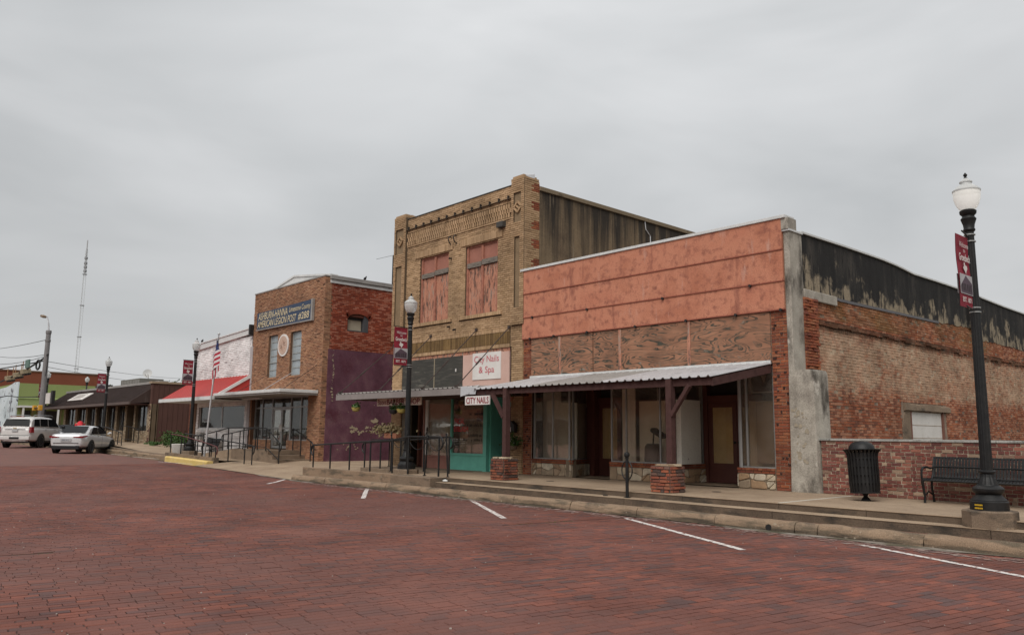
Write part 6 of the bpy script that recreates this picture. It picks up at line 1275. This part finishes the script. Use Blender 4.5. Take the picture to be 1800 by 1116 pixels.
# ================================================================ overhead mast, poles, signals, wires
ma = thing('radio_mast', 'tall thin lattice radio mast on the horizon at the left', 'radio mast', (-332, 80.5, 0))
A0, A1 = V(-332,80.5,0), V(-332+0,80.5,0)
b = MB(); sgm = 26; hgt = 76; s_ = .62
cor = [V(-s_,-s_*.6,0), V(s_,-s_*.6,0), V(0,s_,0)]
lean = lambda z: V(-332.0, 80.5, 0)+V(.0, 0, z)
for c in cor: b.tube([lean(0)+c, lean(56)+c*.85, lean(70)+c*.4], .065, 4)
b.build('leg', m_mastp, ma); b = MB()
for i in range(56):
    z = i*1.25; f = .93
    for k in range(3): p = lean(z)+cor[k]*f; q = lean(z+1.25)+cor[(k+1) % 3]*f; b.tube([p, q], .03, 3, cap=False)
b.build('lacing', m_mastp, ma); b = MB(); b.tube([lean(60), lean(73.5)], .22, 5); b.build('antenna', m_mast, ma)
b = MB()
for z in (12, 24, 36, 48, 60): b.lathe([(.85,0),(.85,.2)], lean(z), 6)
b.build('collar', P('mast_grey', (.25,.25,.26), .7), ma)
b = MB()
for z in (61,62.5,64,66): b.lathe([(.6,0),(.6,.8)], lean(z), 6)
b.build('dish', bpy.data.materials['mast_grey'], ma)
up_ = thing('utility_pole', 'thick grey utility pole at the street crossing', 'utility pole', (-66.2, 14, .5))
b = MB(); b.tube([(-66.2,14,.5),(-66.2,14,4),(-66.2,14,8.72)], [.215,.19,.155], 12); b.lathe([(.17,0),(.195,.05),(.195,.22),(.17,.27)], (-66.2,14,8.5), 12); b.lathe([(.17,0),(.19,.04),(.19,.18),(.17,.2)], (-66.2,14,7.9), 12); b.build('pole', m_wood, up_, smooth=True)
b = MB(); b.tube([(-66.2,14,8.7),(-66.25,13.95,9.3),(-66.4,13.85,9.8)], [.07,.06,.05], 6); b.build('lamp_arm', m_galv, up_); b = MB(); b.obox((-66.9,13.7,9.85), .75, .3, .18, Matrix.Rotation(.2, 3, 'Y')); b.build('lamp_head', m_concd, up_, bevel=.06)
b = MB(); b.box(-66.6,13.95,6.9,-65.7,14.05,7.0); b.tube([(-65.75,14,7.0),(-65.7,14,6.2),(-65.9,14,5.4)], .03, 4); b.build('bracket', m_blackf, up_)
sgp = thing('pedestrian_signal', 'yellow pedestrian signal heads on the utility pole', 'traffic signal', (-66.2,13.6,3.2))
for x0, y0 in ((-66.75,13.5), (-65.55,13.6)): b = MB(); b.box(x0,y0,2.9,x0+.42,y0+.25,3.28); b.build('housing', m_sigy, sgp, bevel=.04)
b = MB(); b.box(-66.35,13.55,3.05,-65.5,13.65,3.11); b.build('bracket', m_blackf, sgp)
wp = V(-66.2,14,6.75)
for k, (x, y, z, lab) in enumerate(((-72.6,14.0,6.08,'weathered traffic signal nearest the utility pole on the span wire'), (-75.2,14.0,5.93,'middle weathered traffic signal on the span wire'), (-78.3,14.0,5.80,'leftmost weathered traffic signal on the span wire'))):
    t = thing('traffic_signal', lab, 'traffic signal', (x,y,z), 'weathered signals on the span wire')
    m3 = Matrix.Rotation(R(12), 3, 'X') @ Matrix.Rotation(R(10), 3, 'Z'); b = MB(); b.obox((x,y,z), .5, .66, .38, m3); b.build('housing', m_sigl, t, bevel=.05)
    for q in range(3): b = MB(); c = V(x,y,z)+m3@V(.1,-.2+.2*q,-.25); b.obox(c, .3, .16, .13, m3); b.build('visor', m_blackf, t)
    for q in (-.2,.2): b = MB(); b.tube([(x,y+q,z+.18),(x,y+q,z+.85+q*.3)], .035, 5); b.build('hanger', P('rusty_hanger', (.35,.2,.1), .8) if 'rusty_hanger' not in bpy.data.materials else bpy.data.materials['rusty_hanger'], t)
def wire(pts, lab, r=.022):
    b = MB(); P_ = []
    for a, c, sag in pts:
        a = Vector(a); c = Vector(c)
        for i in range(11): f = i/10; P_.append(a.lerp(c, f)+V(0,0,-sag*(1-(2*f-1)**2)))
    b.tube(P_, r, 4); return tag(b.build('overhead_wire', m_wire), lab, 'wire', 'overhead wires')
wire([((-66.2,14,6.85),(-72.6,14.05,6.25),.03),((-72.6,14.05,6.25),(-90,14.05,5.45),.15)], 'thick black span wire carrying the weathered signals', .07)
wire([((-66.2,14,6.55),(-90,12,6.6),.1)], 'black wire level with the top of the signals', .05)
wire([((-66.2,14,7.0),(-95,13,9.6),.6)], 'upper thin wire running left from the utility pole')
wire([((-66.2,14,6.9),(-95,12,9.0),.9)], 'lower thin wire running left from the utility pole')
wire([((-66.2,14,8.1),(-100,14,9.6),.2)], 'highest thin wire at the left edge')
wire([((-66.2,14,6.5),(-150,60,11.5),.6)], 'thin wire from the utility pole to the far crossarm pole')
wire([((-66.2,14,6.1),(-150,60,10.6),.8)], 'second thin wire from the utility pole to the far crossarm pole')
wire([((-150,60,11.5),(-60,60,8.2),.3)], 'thin wire crossing the sky behind the brown shop roof')
wire([((-150,60,10.6),(-60,60,7.4),.3)], 'lower wire crossing the sky behind the brown shop roof')
wire([((-100,12,4.3),(-87,15.5,4.6),.2),((-87,15.5,4.6),(-70,15.0,4.1),.1)], 'dark cable drooping across the green wall', .05)
b = MB(); b.tube([V(-67.6,13.8,6.3)+V(.55*math.cos(a), 0, .35*math.sin(a)) for a in [6.283*i/14 for i in range(15)]], .07, 5); tag(b.build('cable_coil', m_wire), 'black coil of cable hanging beside the utility pole', 'cable')
b = MB(); b.box(-69.9,13.4,6.15,-68.7,13.5,6.75); tag(b.build('street_sign', P('sign_green', (.10,.17,.14), .6)), 'small grey-green street name sign on the span wire', 'sign')
for x, y, lab, h, arm in ((-150,60,'far wooden power pole with a crossarm above the brown roof',11.6,1), (-133,60,'small far power pole right of the satellite dish',11.0,0)):
    t = thing('power_pole', lab, 'power pole', (x,y,0)); b = MB(); b.tube([(x,y,0),(x,y,h)], .2, 6); b.build('pole', m_wood, t)
    b = MB(); b.box(x-(1.9 if arm else .5),y-.1,h-1.0,x+(1.9 if arm else .5),y+.1,h-.8); b.build('crossarm', m_wood, t)
# foliage clumps
def foliage(name, label, cat, c, rad, n, leaf=.09, seed=1, stem=True):
    rg = random.Random(seed); t = thing(name, label, cat, c); b = MB()
    cl = [(V(*c)+V(rg.uniform(-1,1)*rad[0], rg.uniform(-1,1)*rad[1], rg.uniform(.2,1)*rad[2]), rg.uniform(.25,.5)*min(rad)) for _ in range(max(5, n//60))]
    for i in range(n):
        cc, rr = cl[i % len(cl)]; p = cc+V(rg.gauss(0,1), rg.gauss(0,1), rg.gauss(0,.8))*rr*.8
        if p.z < c[2]: p.z = c[2]+rg.random()*.1
        d = V(rg.gauss(0,1), rg.gauss(0,1), rg.gauss(.4,1)).normalized(); e_ = d.orthogonal().normalized()*leaf*.35
        b.add([p-e_, p+d*leaf*.5, p+e_, p-d*leaf*.5+e_*.2], [(0,1,2,3)])
    b.build('leaves', m_leaf, t, kind='stuff')
    if stem: b = MB(); [b.tube([V(*c), cc], .015, 4) for cc, _ in cl[:8]]; b.build('stem', m_wood, t)
    return t
foliage('bush', 'low green bush against the brown siding', 'bush', (-46.5,17.2,.65), (1.9,.8,.62), 3200, .11, 3)
foliage('bush', 'flat patch of weeds at the foot of the brown siding', 'weeds', (-49.0,16.6,.65), (1.0,.7,.2), 700, .12, 4)
foliage('tree', 'distant dark treetop between the brown roof and the lamp', 'tree', (-83,30,4.6), (1.0,1.0,1.5), 500, .2, 5)
foliage('tree', 'far treetops behind the power pole', 'tree', (-137,40,7.2), (4,2,.9), 900, .4, 6)
b = MB()
for i in range(9): b.obox((-48.3+random.uniform(-.9,.9), 16.0+random.uniform(-.3,.3), .68), .4, .22, .06, Matrix.Rotation(random.uniform(0,3), 3, 'Z'))
tag(b.build('rubble', m_concd), 'broken pale slabs lying in front of the bush', 'rubble')
pt = thing('planter', 'pale round planter beside the lamp by the flagpole', 'planter', (-38.9,14.1,.45)); b = MB(); b.lathe([(.22,0),(.30,.25),(.33,.5),(.30,.52),(.27,.48)], (-38.9,14.1,.45), 16); b.build('pot', m_wpot, pt, smooth=True)
def hang(x, y, z, label, pot, seed, n=70, zt=2.75, sp=.13, fl_=False):
    t = thing('hanging_basket', label, 'hanging basket', (x,y,z), 'planted baskets on the barber front'); b = MB(); b.lathe([(.03,0),(.11,.03),(.15,.12),(.15,.14)], (x,y,z), 12); b.build('basket', pot, t, smooth=True)
    if zt: b = MB(); b.tube([(x,y,z+.1),(x,y,zt)], .005, 4); b.build('hanger', m_wire, t)
    rg = random.Random(seed); b = MB()
    for i in range(n):
        p = V(x,y,z+.14)+V(rg.gauss(0,.5),rg.gauss(0,.5),abs(rg.gauss(0,.6)))*sp; d = V(rg.gauss(0,1),rg.gauss(0,1),rg.gauss(0,1)).normalized(); e_ = d.orthogonal()*.025; b.add([p-e_, p+d*.04, p+e_, p-d*.04], [(0,1,2,3)])
    b.build('leaves', m_leaf, t, kind='stuff')
    if fl_:
        b = MB()
        for i in range(14): p = V(x,y,z+.2)+V(rg.gauss(0,.5),rg.gauss(0,.5)-.3,abs(rg.gauss(0,.5)))*sp; b.lathe([(.0,0),(.022,.0),(0,.02)], p, 5)
        b.build('blooms', fl_, t)
hang(-23.45,14.25,2.28,'mossy basket hanging alone before the purple wall', m_ypot, 1)
hang(-21.6,14.5,2.18,'dark basket hanging left of the yellow one under the barber sign', m_blackf, 2)
hang(-21.15,14.5,2.2,'yellow basket with blue-green plant under the barber sign', m_ypot, 3)
hang(-17.62,15.9,2.55,'small basket with teal blooms at the nail shop door', m_pot, 4, 80)
hang(-17.72,16.15,1.12,'leafy basket with white flowers on the tan brick under the mailbox', m_concd, 5, 260, None, .24, m_signw)
wb = thing('window_box', 'clay window box on the tan brick left of the barber door', 'window box', (-22.4,15.0,1.4)); b = MB(); b.box(-22.75,14.95,1.42,-22.05,15.15,1.58); b.build('trough', m_pot, wb)
b = MB(); rg_ = random.Random(9)
for i in range(420): p = V(-22.75+rg_.gauss(0,.42),15.05+rg_.gauss(0,.08),1.70+rg_.gauss(0,.08)); d = V(rg_.gauss(0,1),rg_.gauss(0,1),rg_.gauss(0,1)).normalized(); e_ = d.orthogonal()*.025; b.add([p-e_, p+d*.05, p+e_, p-d*.05], [(0,1,2,3)])
b2 = MB()
for i in range(16): x_ = -22.4+rg_.gauss(0,.18); b2.tube([(x_,15.05,1.5),(x_+rg_.gauss(0,.2),15.05,1.68),(x_+rg_.gauss(-.25,.45),15.03+rg_.gauss(0,.06),1.70+rg_.gauss(0,.06))], .007, 4)
b2.build('stem', P('straw_stem', (.22,.17,.09), .9), wb)
b.build('dry_plant', P('straw_leaf', (.30,.24,.13), .8), wb, kind='stuff'); b = MB(); b.box(-23.6,15.0,1.35,-22.1,15.04,1.38); b.tube([(-22.4,15.05,.43),(-22.4,15.05,1.42)], .03, 6); b.build('stand', m_blackf, wb)
# bird on the parapets
for x, y, z, lab in ((-42.9, FY, 6.28, 'small dark bird perched on the white cornice'), (LX1, 18.3, 8.16, 'small dark bird on the brick hall gutter')):
    b = MB(); b.lathe([(.0,-.12),(.05,-.05),(.06,.02),(.03,.09),(.0,.13)], (0,0,.08), 8, Matrix.Rotation(R(60), 3, 'Y')); b.lathe([(0,-.035),(.035,0),(0,.04)], (.10,0,.15), 6); b.tube([(0,0,.06),(0,0,0)], .008, 4); o = b.build('bird', m_blackf, None, smooth=True); o.location = (x, y, z); tag(o, lab, 'bird')
# ================================================================ cars
def wheel(b_t, x, y, r, side):
    mw = Matrix.Rotation(R(90)*-side, 3, 'X'); k = MB(); k.lathe([(r*.62,.0),(r*.9,-.0),(r,.03),(r,.18),(r*.9,.21),(r*.6,.2)], (x, y, r), 22, mw); w_ = k.build('wheel', m_tyre, b_t, smooth=True)
    k = MB(); k.lathe([(0,.165),(r*.2,.175),(r*.6,.19),(r*.66,.205),(r*.66,.15)], (x, y, r), 20, mw); k.build('rim', m_rim, w_, smooth=True)
    k = MB()
    for i in range(5):
        a = 6.283*i/5+.3; a2 = a+.62; q = lambda rr, aa: V(x, y, r)+mw@V(rr*math.cos(aa), rr*math.sin(aa), .196)
        k.add([q(r*.28,(a+a2)/2), q(r*.58,a+.12), q(r*.60,(a+a2)/2), q(r*.58,a2-.12)], [(0,1,2,3)])
    k.build('spoke_gap', m_carblk, w_)
def loft(secs, name, mat, parent, close=True, bevel=0):
    """secs: (x, [(y,z) half section from bottom centre to top centre])"""
    b = MB(); n = len(secs[0][1]); m_ = 2*n-2
    for x, hs in secs: b.v += [(x, y, z) for y, z in hs]+[(x, -y, z) for y, z in hs[-2:0:-1]]
    for i in range(len(secs)-1):
        for j in range(m_): b.f.append((i*m_+j, i*m_+(j+1) % m_, (i+1)*m_+(j+1) % m_, (i+1)*m_+j))
    b.f.append(tuple(range(m_-1, -1, -1))); b.f.append(tuple(range((len(secs)-1)*m_, len(secs)*m_)))
    o = b.build(name, mat, parent, smooth=True)
    s = o.modifiers.new('smooth', 'SUBSURF'); s.levels = 1; s.render_levels = 1; return o
def car(kind, paint, label):
    t = local('parked_car', label, 'car')
    if kind == 'sedan':    # x: rear 0 -> front
        L, hw, r, wx = 4.57, .90, .325, (.93, 3.63)
        top = [(0,.88),(.06,.98),(.3,1.02),(.75,1.03),(1.2,.98),(2,.95),(2.9,.93),(3.5,.90),(4.1,.80),(4.45,.66),(4.57,.5)]
        roof = [(.62,1.0,.72),(1.05,1.22,.66),(1.5,1.39,.60),(2.0,1.45,.585),(2.6,1.42,.58),(3.05,1.24,.64),(3.45,.97,.74)]
    else:
        L, hw, r, wx = 5.7, 1.02, .40, (1.15, 4.45)
        top = [(0,1.12),(.05,1.2),(.3,1.24),(1.2,1.24),(2.4,1.23),(3.6,1.20),(4.2,1.18),(4.9,1.14),(5.4,1.05),(5.62,.9),(5.7,.7)]
        roof = [(.05,1.2,.90),(.22,1.55,.84),(.42,1.83,.76),(1.0,1.90,.74),(2.4,1.91,.73),(3.2,1.86,.73),(3.7,1.55,.80),(4.2,1.2,.90)]
    secs = []
    for i, (x, zt) in enumerate(top):
        f = min(1, .78+.22*min(1, x/.22)) if x < .3 else (1 if x < L-.8 else 1-.25*((x-(L-.8))/.8)**2); h = hw*f; z0 = .22 if .3 < x < L-.3 else .30
        if kind != 'sedan': z0 += .08; 
        secs.append((x, [(0,z0),(h*.8,z0),(h*.96,z0+.08),(h,z0+.3),(h*.995,zt-.22),(h*.95,zt-.06),(h*.80,zt),(0,zt+.025)]))
    loft(secs, 'body', paint, t)
    rs_ = [(x, [(0,1.0),(w_+.10,.92 if kind == 'sedan' else 1.12),(w_+.04,(z+.92)/2 if z > 1.1 else z-.04),(w_,z-.06),(w_*.82,z-.005),(0,z+.02)]) for x, z, w_ in roof]
    loft(rs_, 'cabin', paint, t)
    # glass: side windows and screens slightly proud of the cabin
    def side_pane(x0, x1, z0, z1, taper0=0, taper1=0):
        for s in (-1, 1):
            def W_(x, z): # cabin half width at height
                xs_ = [q[0] for q in roof]; w_ = float(np.interp(x, xs_, [q[2] for q in roof])); zt = float(np.interp(x, xs_, [q[1] for q in roof])); zb_ = .92 if kind == 'sedan' else 1.12
                return lerp(w_+.10, w_+.0, max(0, min(1, (z-zb_)/(zt-.06-zb_))))+.012
            p = [(x0, z0), (x1, z0), (x1-taper1, z1), (x0+taper0, z1)]
            k = MB(); k.add([(x, s*W_(x, z), z) for x, z in p], [(0,1,2,3) if s < 0 else (3,2,1,0)]); k.build('side_window', m_carglass, t)
    if kind == 'sedan':
        side_pane(2.28, 3.18, 1.0, 1.33, 0, .52); side_pane(1.28, 2.22, 1.0, 1.35, .42, 0)
        for nm, (xa, za, wa), (xb, zb_, wb) in (('rear_window', (.72,1.045,.62), (1.42,1.375,.53)), ('windscreen', (3.38,1.03,.66), (2.72,1.40,.53))):
            k = MB(); dz = .035; dx = -.02 if nm[0] == 'r' else .02; k.add([(xa+dx,-wa,za+dz),(xa+dx,wa,za+dz),(xb+dx,wb,zb_+dz),(xb+dx,-wb,zb_+dz)], [(0,1,2,3) if nm[0] == 'w' else (3,2,1,0)]); k.build(nm, m_carglass, t)
        for s in (-1, 1):
            k = MB(); k.add([(-.015,s*.30,.82),(-.0,s*.82,.80),(.30,s*.925,.86),(.32,s*.93,.93),(-.0,s*.80,.90),(-.02,s*.38,.86)], [(0,1,4,5),(1,2,3,4)] if s < 0 else [(5,4,1,0),(4,3,2,1)]); k.build('tail_light', m_tail, t)
            k = MB(); k.lathe([(.06,0),(.09,.05),(.05,.1)], (3.0, s*.98, 1.0), 8); k.tube([(3.0,s*.86,1.0),(3.0,s*.98,1.03)], .03, 5); k.build('mirror', paint, t)
            k = MB(); k.box(1.55,s*.905-.01,.88,1.72,s*.905+.01,.91); k.box(2.55,s*.91-.01,.88,2.72,s*.91+.01,.91); k.build('door_handle', m_rim, t)
            k = MB(); k.box(2.24,s*.901-.002,.35,2.25,s*.901+.004,.95); k.build('door_gap', m_carblk, t)
        k = MB(); k.box(-.03,-.26,.62,-.005,.26,.76); k.build('number_plate', P('plate', (.4,.4,.4), .6), t); text_mesh('HWC 4712', .36, .08, (-.035,.18,.65), (0,-1,0), 'lettering', m_navy, t, (-1,0,0), depth=0)
        k = MB(); k.box(-.03,-.66,.24,.1,.66,.40); k.build('lower_bumper', m_carblk, t); k = MB(); k.box(-.02,-.62,.53,.03,.62,.55); k.build('bumper_line', m_carblk, t)
    else:
        side_pane(.55, 1.30, 1.30, 1.74, .1, .0); side_pane(1.40, 2.35, 1.30, 1.76); side_pane(2.45, 3.70, 1.28, 1.76, .0, .45)
        k = MB(); k.add([(.06,-.76,1.32),(.06,.76,1.32),(.27,.68,1.74),(.27,-.68,1.74)], [(3,2,1,0)]); k.build('rear_window', m_carglass, t)
        k = MB(); k.add([(4.08,-.74,1.28),(4.08,.74,1.28),(3.42,.62,1.82),(3.42,-.62,1.82)], [(0,1,2,3)]); k.build('windscreen', m_carglass, t)
        for s in (-1, 1):
            k = MB(); k.add([(-.02,s*.82,.92),(.0,s*.94,.92),(.18,s*1.035,.92),(.16,s*1.02,1.27),(.02,s*.93,1.27),(-.0,s*.82,1.27)], [(0,1,4,5),(1,2,3,4)] if s < 0 else [(5,4,1,0),(4,3,2,1)]); k.build('tail_light', m_tail, t)
            k = MB(); k.obox((3.75,s*1.12,1.28), .12,.2,.2); k.build('mirror', m_carblk, t, bevel=.03)
            k = MB(); k.box(1.6,s*1.02-.01,1.08,1.82,s*1.02+.015,1.12); k.box(2.75,s*1.02-.01,1.08,2.97,s*1.02+.015,1.12); k.build('door_handle', m_rim, t)
            k = MB(); k.box(1.7,s*.98-.05,.36,3.9,s*.98+.06,.42); k.build('running_board', m_carblk, t)
            k = MB(); k.tube([(.7,s*.66,1.93),(.9,s*.66,1.99),(3.0,s*.66,1.99),(3.2,s*.66,1.93)], .022, 5); k.build('roof_rail', m_rim, t)
        k = MB(); k.box(-.04,-.86,.50,.10,.86,.72); k.build('rear_bumper', paint, t, bevel=.03); k = MB(); k.box(-.05,-.28,.54,-.03,.28,.66); k.box(-.03,-.82,.73,.0,.82,.76); k.build('bumper_slot', m_carblk, t)
        k = MB(); k.box(-.035,-.17,.98,-.005,.17,1.12); k.build('number_plate', bpy.data.materials['plate'] if 'plate' in bpy.data.materials else P('plate', (.4,.4,.4), .6), t)
        k = MB(); k.box(-.035,-.6,1.13,-.005,.6,1.16); k.build('chrome_strip', m_rim, t); k = MB(); k.box(-.04,-.10,1.165,-.01,.10,1.20); k.build('badge', P('gold_emblem', (.5,.35,.1), .4, .5), t)
        k = MB(); k.box(.12,-.4,1.86,.2,.4,1.9); k.build('brake_light', m_tail, t)
        k = MB(); k.box(.1,-.8,.3,5.4,.8,.5); k.build('underbody', m_carblk, t)
    if kind == 'sedan': k = MB(); k.box(.4,-.75,.2,4.1,.75,.4); k.build('underbody', m_carblk, t)
    for x in wx:
        for s in (-1, 1):
            k = MB(); mw = Matrix.Rotation(R(90)*-s, 3, 'X'); k.lathe([(0,0),(r*1.17,0),(r*1.17,.03),(0,.03)], (x, s*(hw-.022), r*1.03), 22, mw); k.build('wheel_arch', m_carblk, t); wheel(t, x, s*(hw-.175), r, s)
    return t
HD = R(90+53)     # heading: nose in towards the kerb at an angle
sd1 = car('sedan', m_sedan, 'silver saloon car parked nose-in at the kerb'); place(sd1, (-45.95, 10.95, .36), HD)
sv1 = car('suv', m_suv, 'large white sport utility vehicle parked left of the silver car'); place(sv1, (-56.3, 10.6, .44), HD)
sd2 = car('sedan', P('dark_car_paint', (.05,.05,.055), .3, .3, .5, coat=.8), 'dark car mostly hidden behind the white vehicle'); place(sd2, (-58.5, 13.2, .46), HD)
dup(sv1, (-43.5, -1.5, .33), R(200), 'white utility vehicle just outside the left edge, mirrored in the nail shop window')
op = thing('shop_row', 'plain brown brick shop row across the street, mirrored in the shop windows', 'shops', (-30, -27, 0))
for i in range(9):
    x0 = -96+i*14; hh = 5.5+2.2*((i*37) % 5)/4; b = MB(); b.box(x0, -38, -.1, x0+13.7, -27, hh); sh_ = b.build('shop_front', m_bgbrick if i % 2 else m_stain, op); b = MB(); b.box(x0+1.2, -26.98, .6, x0+12.4, -26.95, 2.9); b.build('window', m_dark, sh_); b = MB(); b.box(x0+.5, -26.9, 3.0, x0+13.2, -25.2, 3.2); b.build('awning', m_galvd, sh_)
# ================================================================ person
pe = thing('person', 'person in a red shirt and blue jeans bending over behind the silver car', 'person', (-55.7, 14.0, .72))
def skin(name, verts, edges, rad, mat, parent):
    me = bpy.data.meshes.new(name); me.from_pydata(verts, edges, []); me.materials.append(mat); o = bpy.data.objects.new(name, me); COL.objects.link(o); o.parent = parent
    sk = o.modifiers.new('skin', 'SKIN'); sk.use_smooth_shade = True; 
    for i, rr in enumerate(rad): me.skin_vertices[0].data[i].radius = (rr, rr) if not isinstance(rr, tuple) else rr
    me.skin_vertices[0].data[0].use_root = True
    ss = o.modifiers.new('sub', 'SUBSURF'); ss.levels = 1; ss.render_levels = 2; return o
# local frame: facing -X, bent at the hips
bv = [(0,0,.92),(-.12,0,1.02),(-.32,0,1.14),(-.47,0,1.18),(-.58,0,1.18),(-.68,0,1.16),(0,.10,.88),(.02,.12,.48),(.05,.12,.06),(-.10,.12,.03),(0,-.10,.88),(-.08,-.12,.48),(-.02,-.12,.06),(-.17,-.12,.03),(-.45,.19,1.14),(-.46,.24,.86),(-.62,.2,.66),(-.45,-.19,1.14),(-.48,-.24,.86),(-.66,-.18,.68)]
be = [(0,1),(1,2),(2,3),(3,4),(4,5),(0,6),(6,7),(7,8),(8,9),(0,10),(10,11),(11,12),(12,13),(3,14),(14,15),(15,16),(3,17),(17,18),(18,19)]
brd = [.15,.15,.16,.13,.055,.10,.10,.07,.05,.045,.10,.07,.05,.045,.07,.05,.035,.07,.05,.035]
def me_skin():
    me = bpy.data.meshes.new('body'); me.from_pydata(bv, be, []); o = bpy.data.objects.new('body', me); COL.objects.link(o); o.parent = pe
    o.modifiers.new('skin', 'SKIN').use_smooth_shade = True
    d = me.skin_vertices[0].data if me.skin_vertices else None
    for i, rr in enumerate(brd): d[i].radius = (rr, rr)
    d[0].use_root = True; s = o.modifiers.new('sub', 'SUBSURF'); s.levels = 1; s.render_levels = 2; me.materials.append(m_skin); return o
body = me_skin()
b = MB(); b.lathe([(0,-.12),(.07,-.09),(.095,0),(.09,.06),(.05,.115),(0,.12)], (0,0,0), 14, Matrix.Rotation(R(-60), 3, 'Y')); b.v = [(x-.74, y, z+1.14) for x, y, z in b.v]; b.build('head', m_skin, pe, smooth=True) if False else None
h = MB(); h.lathe([(0,-.12),(.06,-.10),(.088,-.03),(.095,.04),(.06,.11),(0,.13)], (0,0,0), 14, Matrix.Rotation(R(-70), 3, 'Y')); h.v = [(x-.76, y, z+1.13) for x, y, z in h.v]
def loc_build(mb, name, mat, parent, **k): o = mb.build(name, mat, None, **k); o.parent = parent; return o
loc_build(h, 'head', m_skin, pe, smooth=True)
h = MB(); h.lathe([(0,-.125),(.07,-.09),(.10,-.02),(.10,.02),(.0,.05)], (0,0,0), 14, Matrix.Rotation(R(20), 3, 'Y')); h.v = [(x-.75, y, z+1.20) for x, y, z in h.v]; loc_build(h, 'hair', m_brown, pe, smooth=True)
h = MB(); h.tube([(.04,0,.93),(-.12,0,1.03),(-.32,0,1.15),(-.47,0,1.19),(-.55,0,1.19)], [.17,.175,.18,.15,.08], 14); h.tube([(-.44,.10,1.16),(-.455,.2,1.12),(-.46,.235,.96)], [.10,.085,.07], 10); h.tube([(-.44,-.10,1.16),(-.455,-.2,1.12),(-.47,-.235,.96)], [.10,.085,.07], 10); loc_build(h, 'shirt', m_shirt, pe, smooth=True)
h = MB(); h.tube([(.02,0,.98),(0,0,.86)], [.17,.18], 14); h.tube([(0,.09,.9),(.02,.12,.48),(.05,.12,.08)], [.12,.085,.07], 10); h.tube([(0,-.09,.9),(-.08,-.12,.48),(-.02,-.12,.08)], [.12,.085,.07], 10); loc_build(h, 'jeans', m_jean, pe, smooth=True)
pe.rotation_euler = (0,0,R(-15)); pe.scale = (1.05,)*3
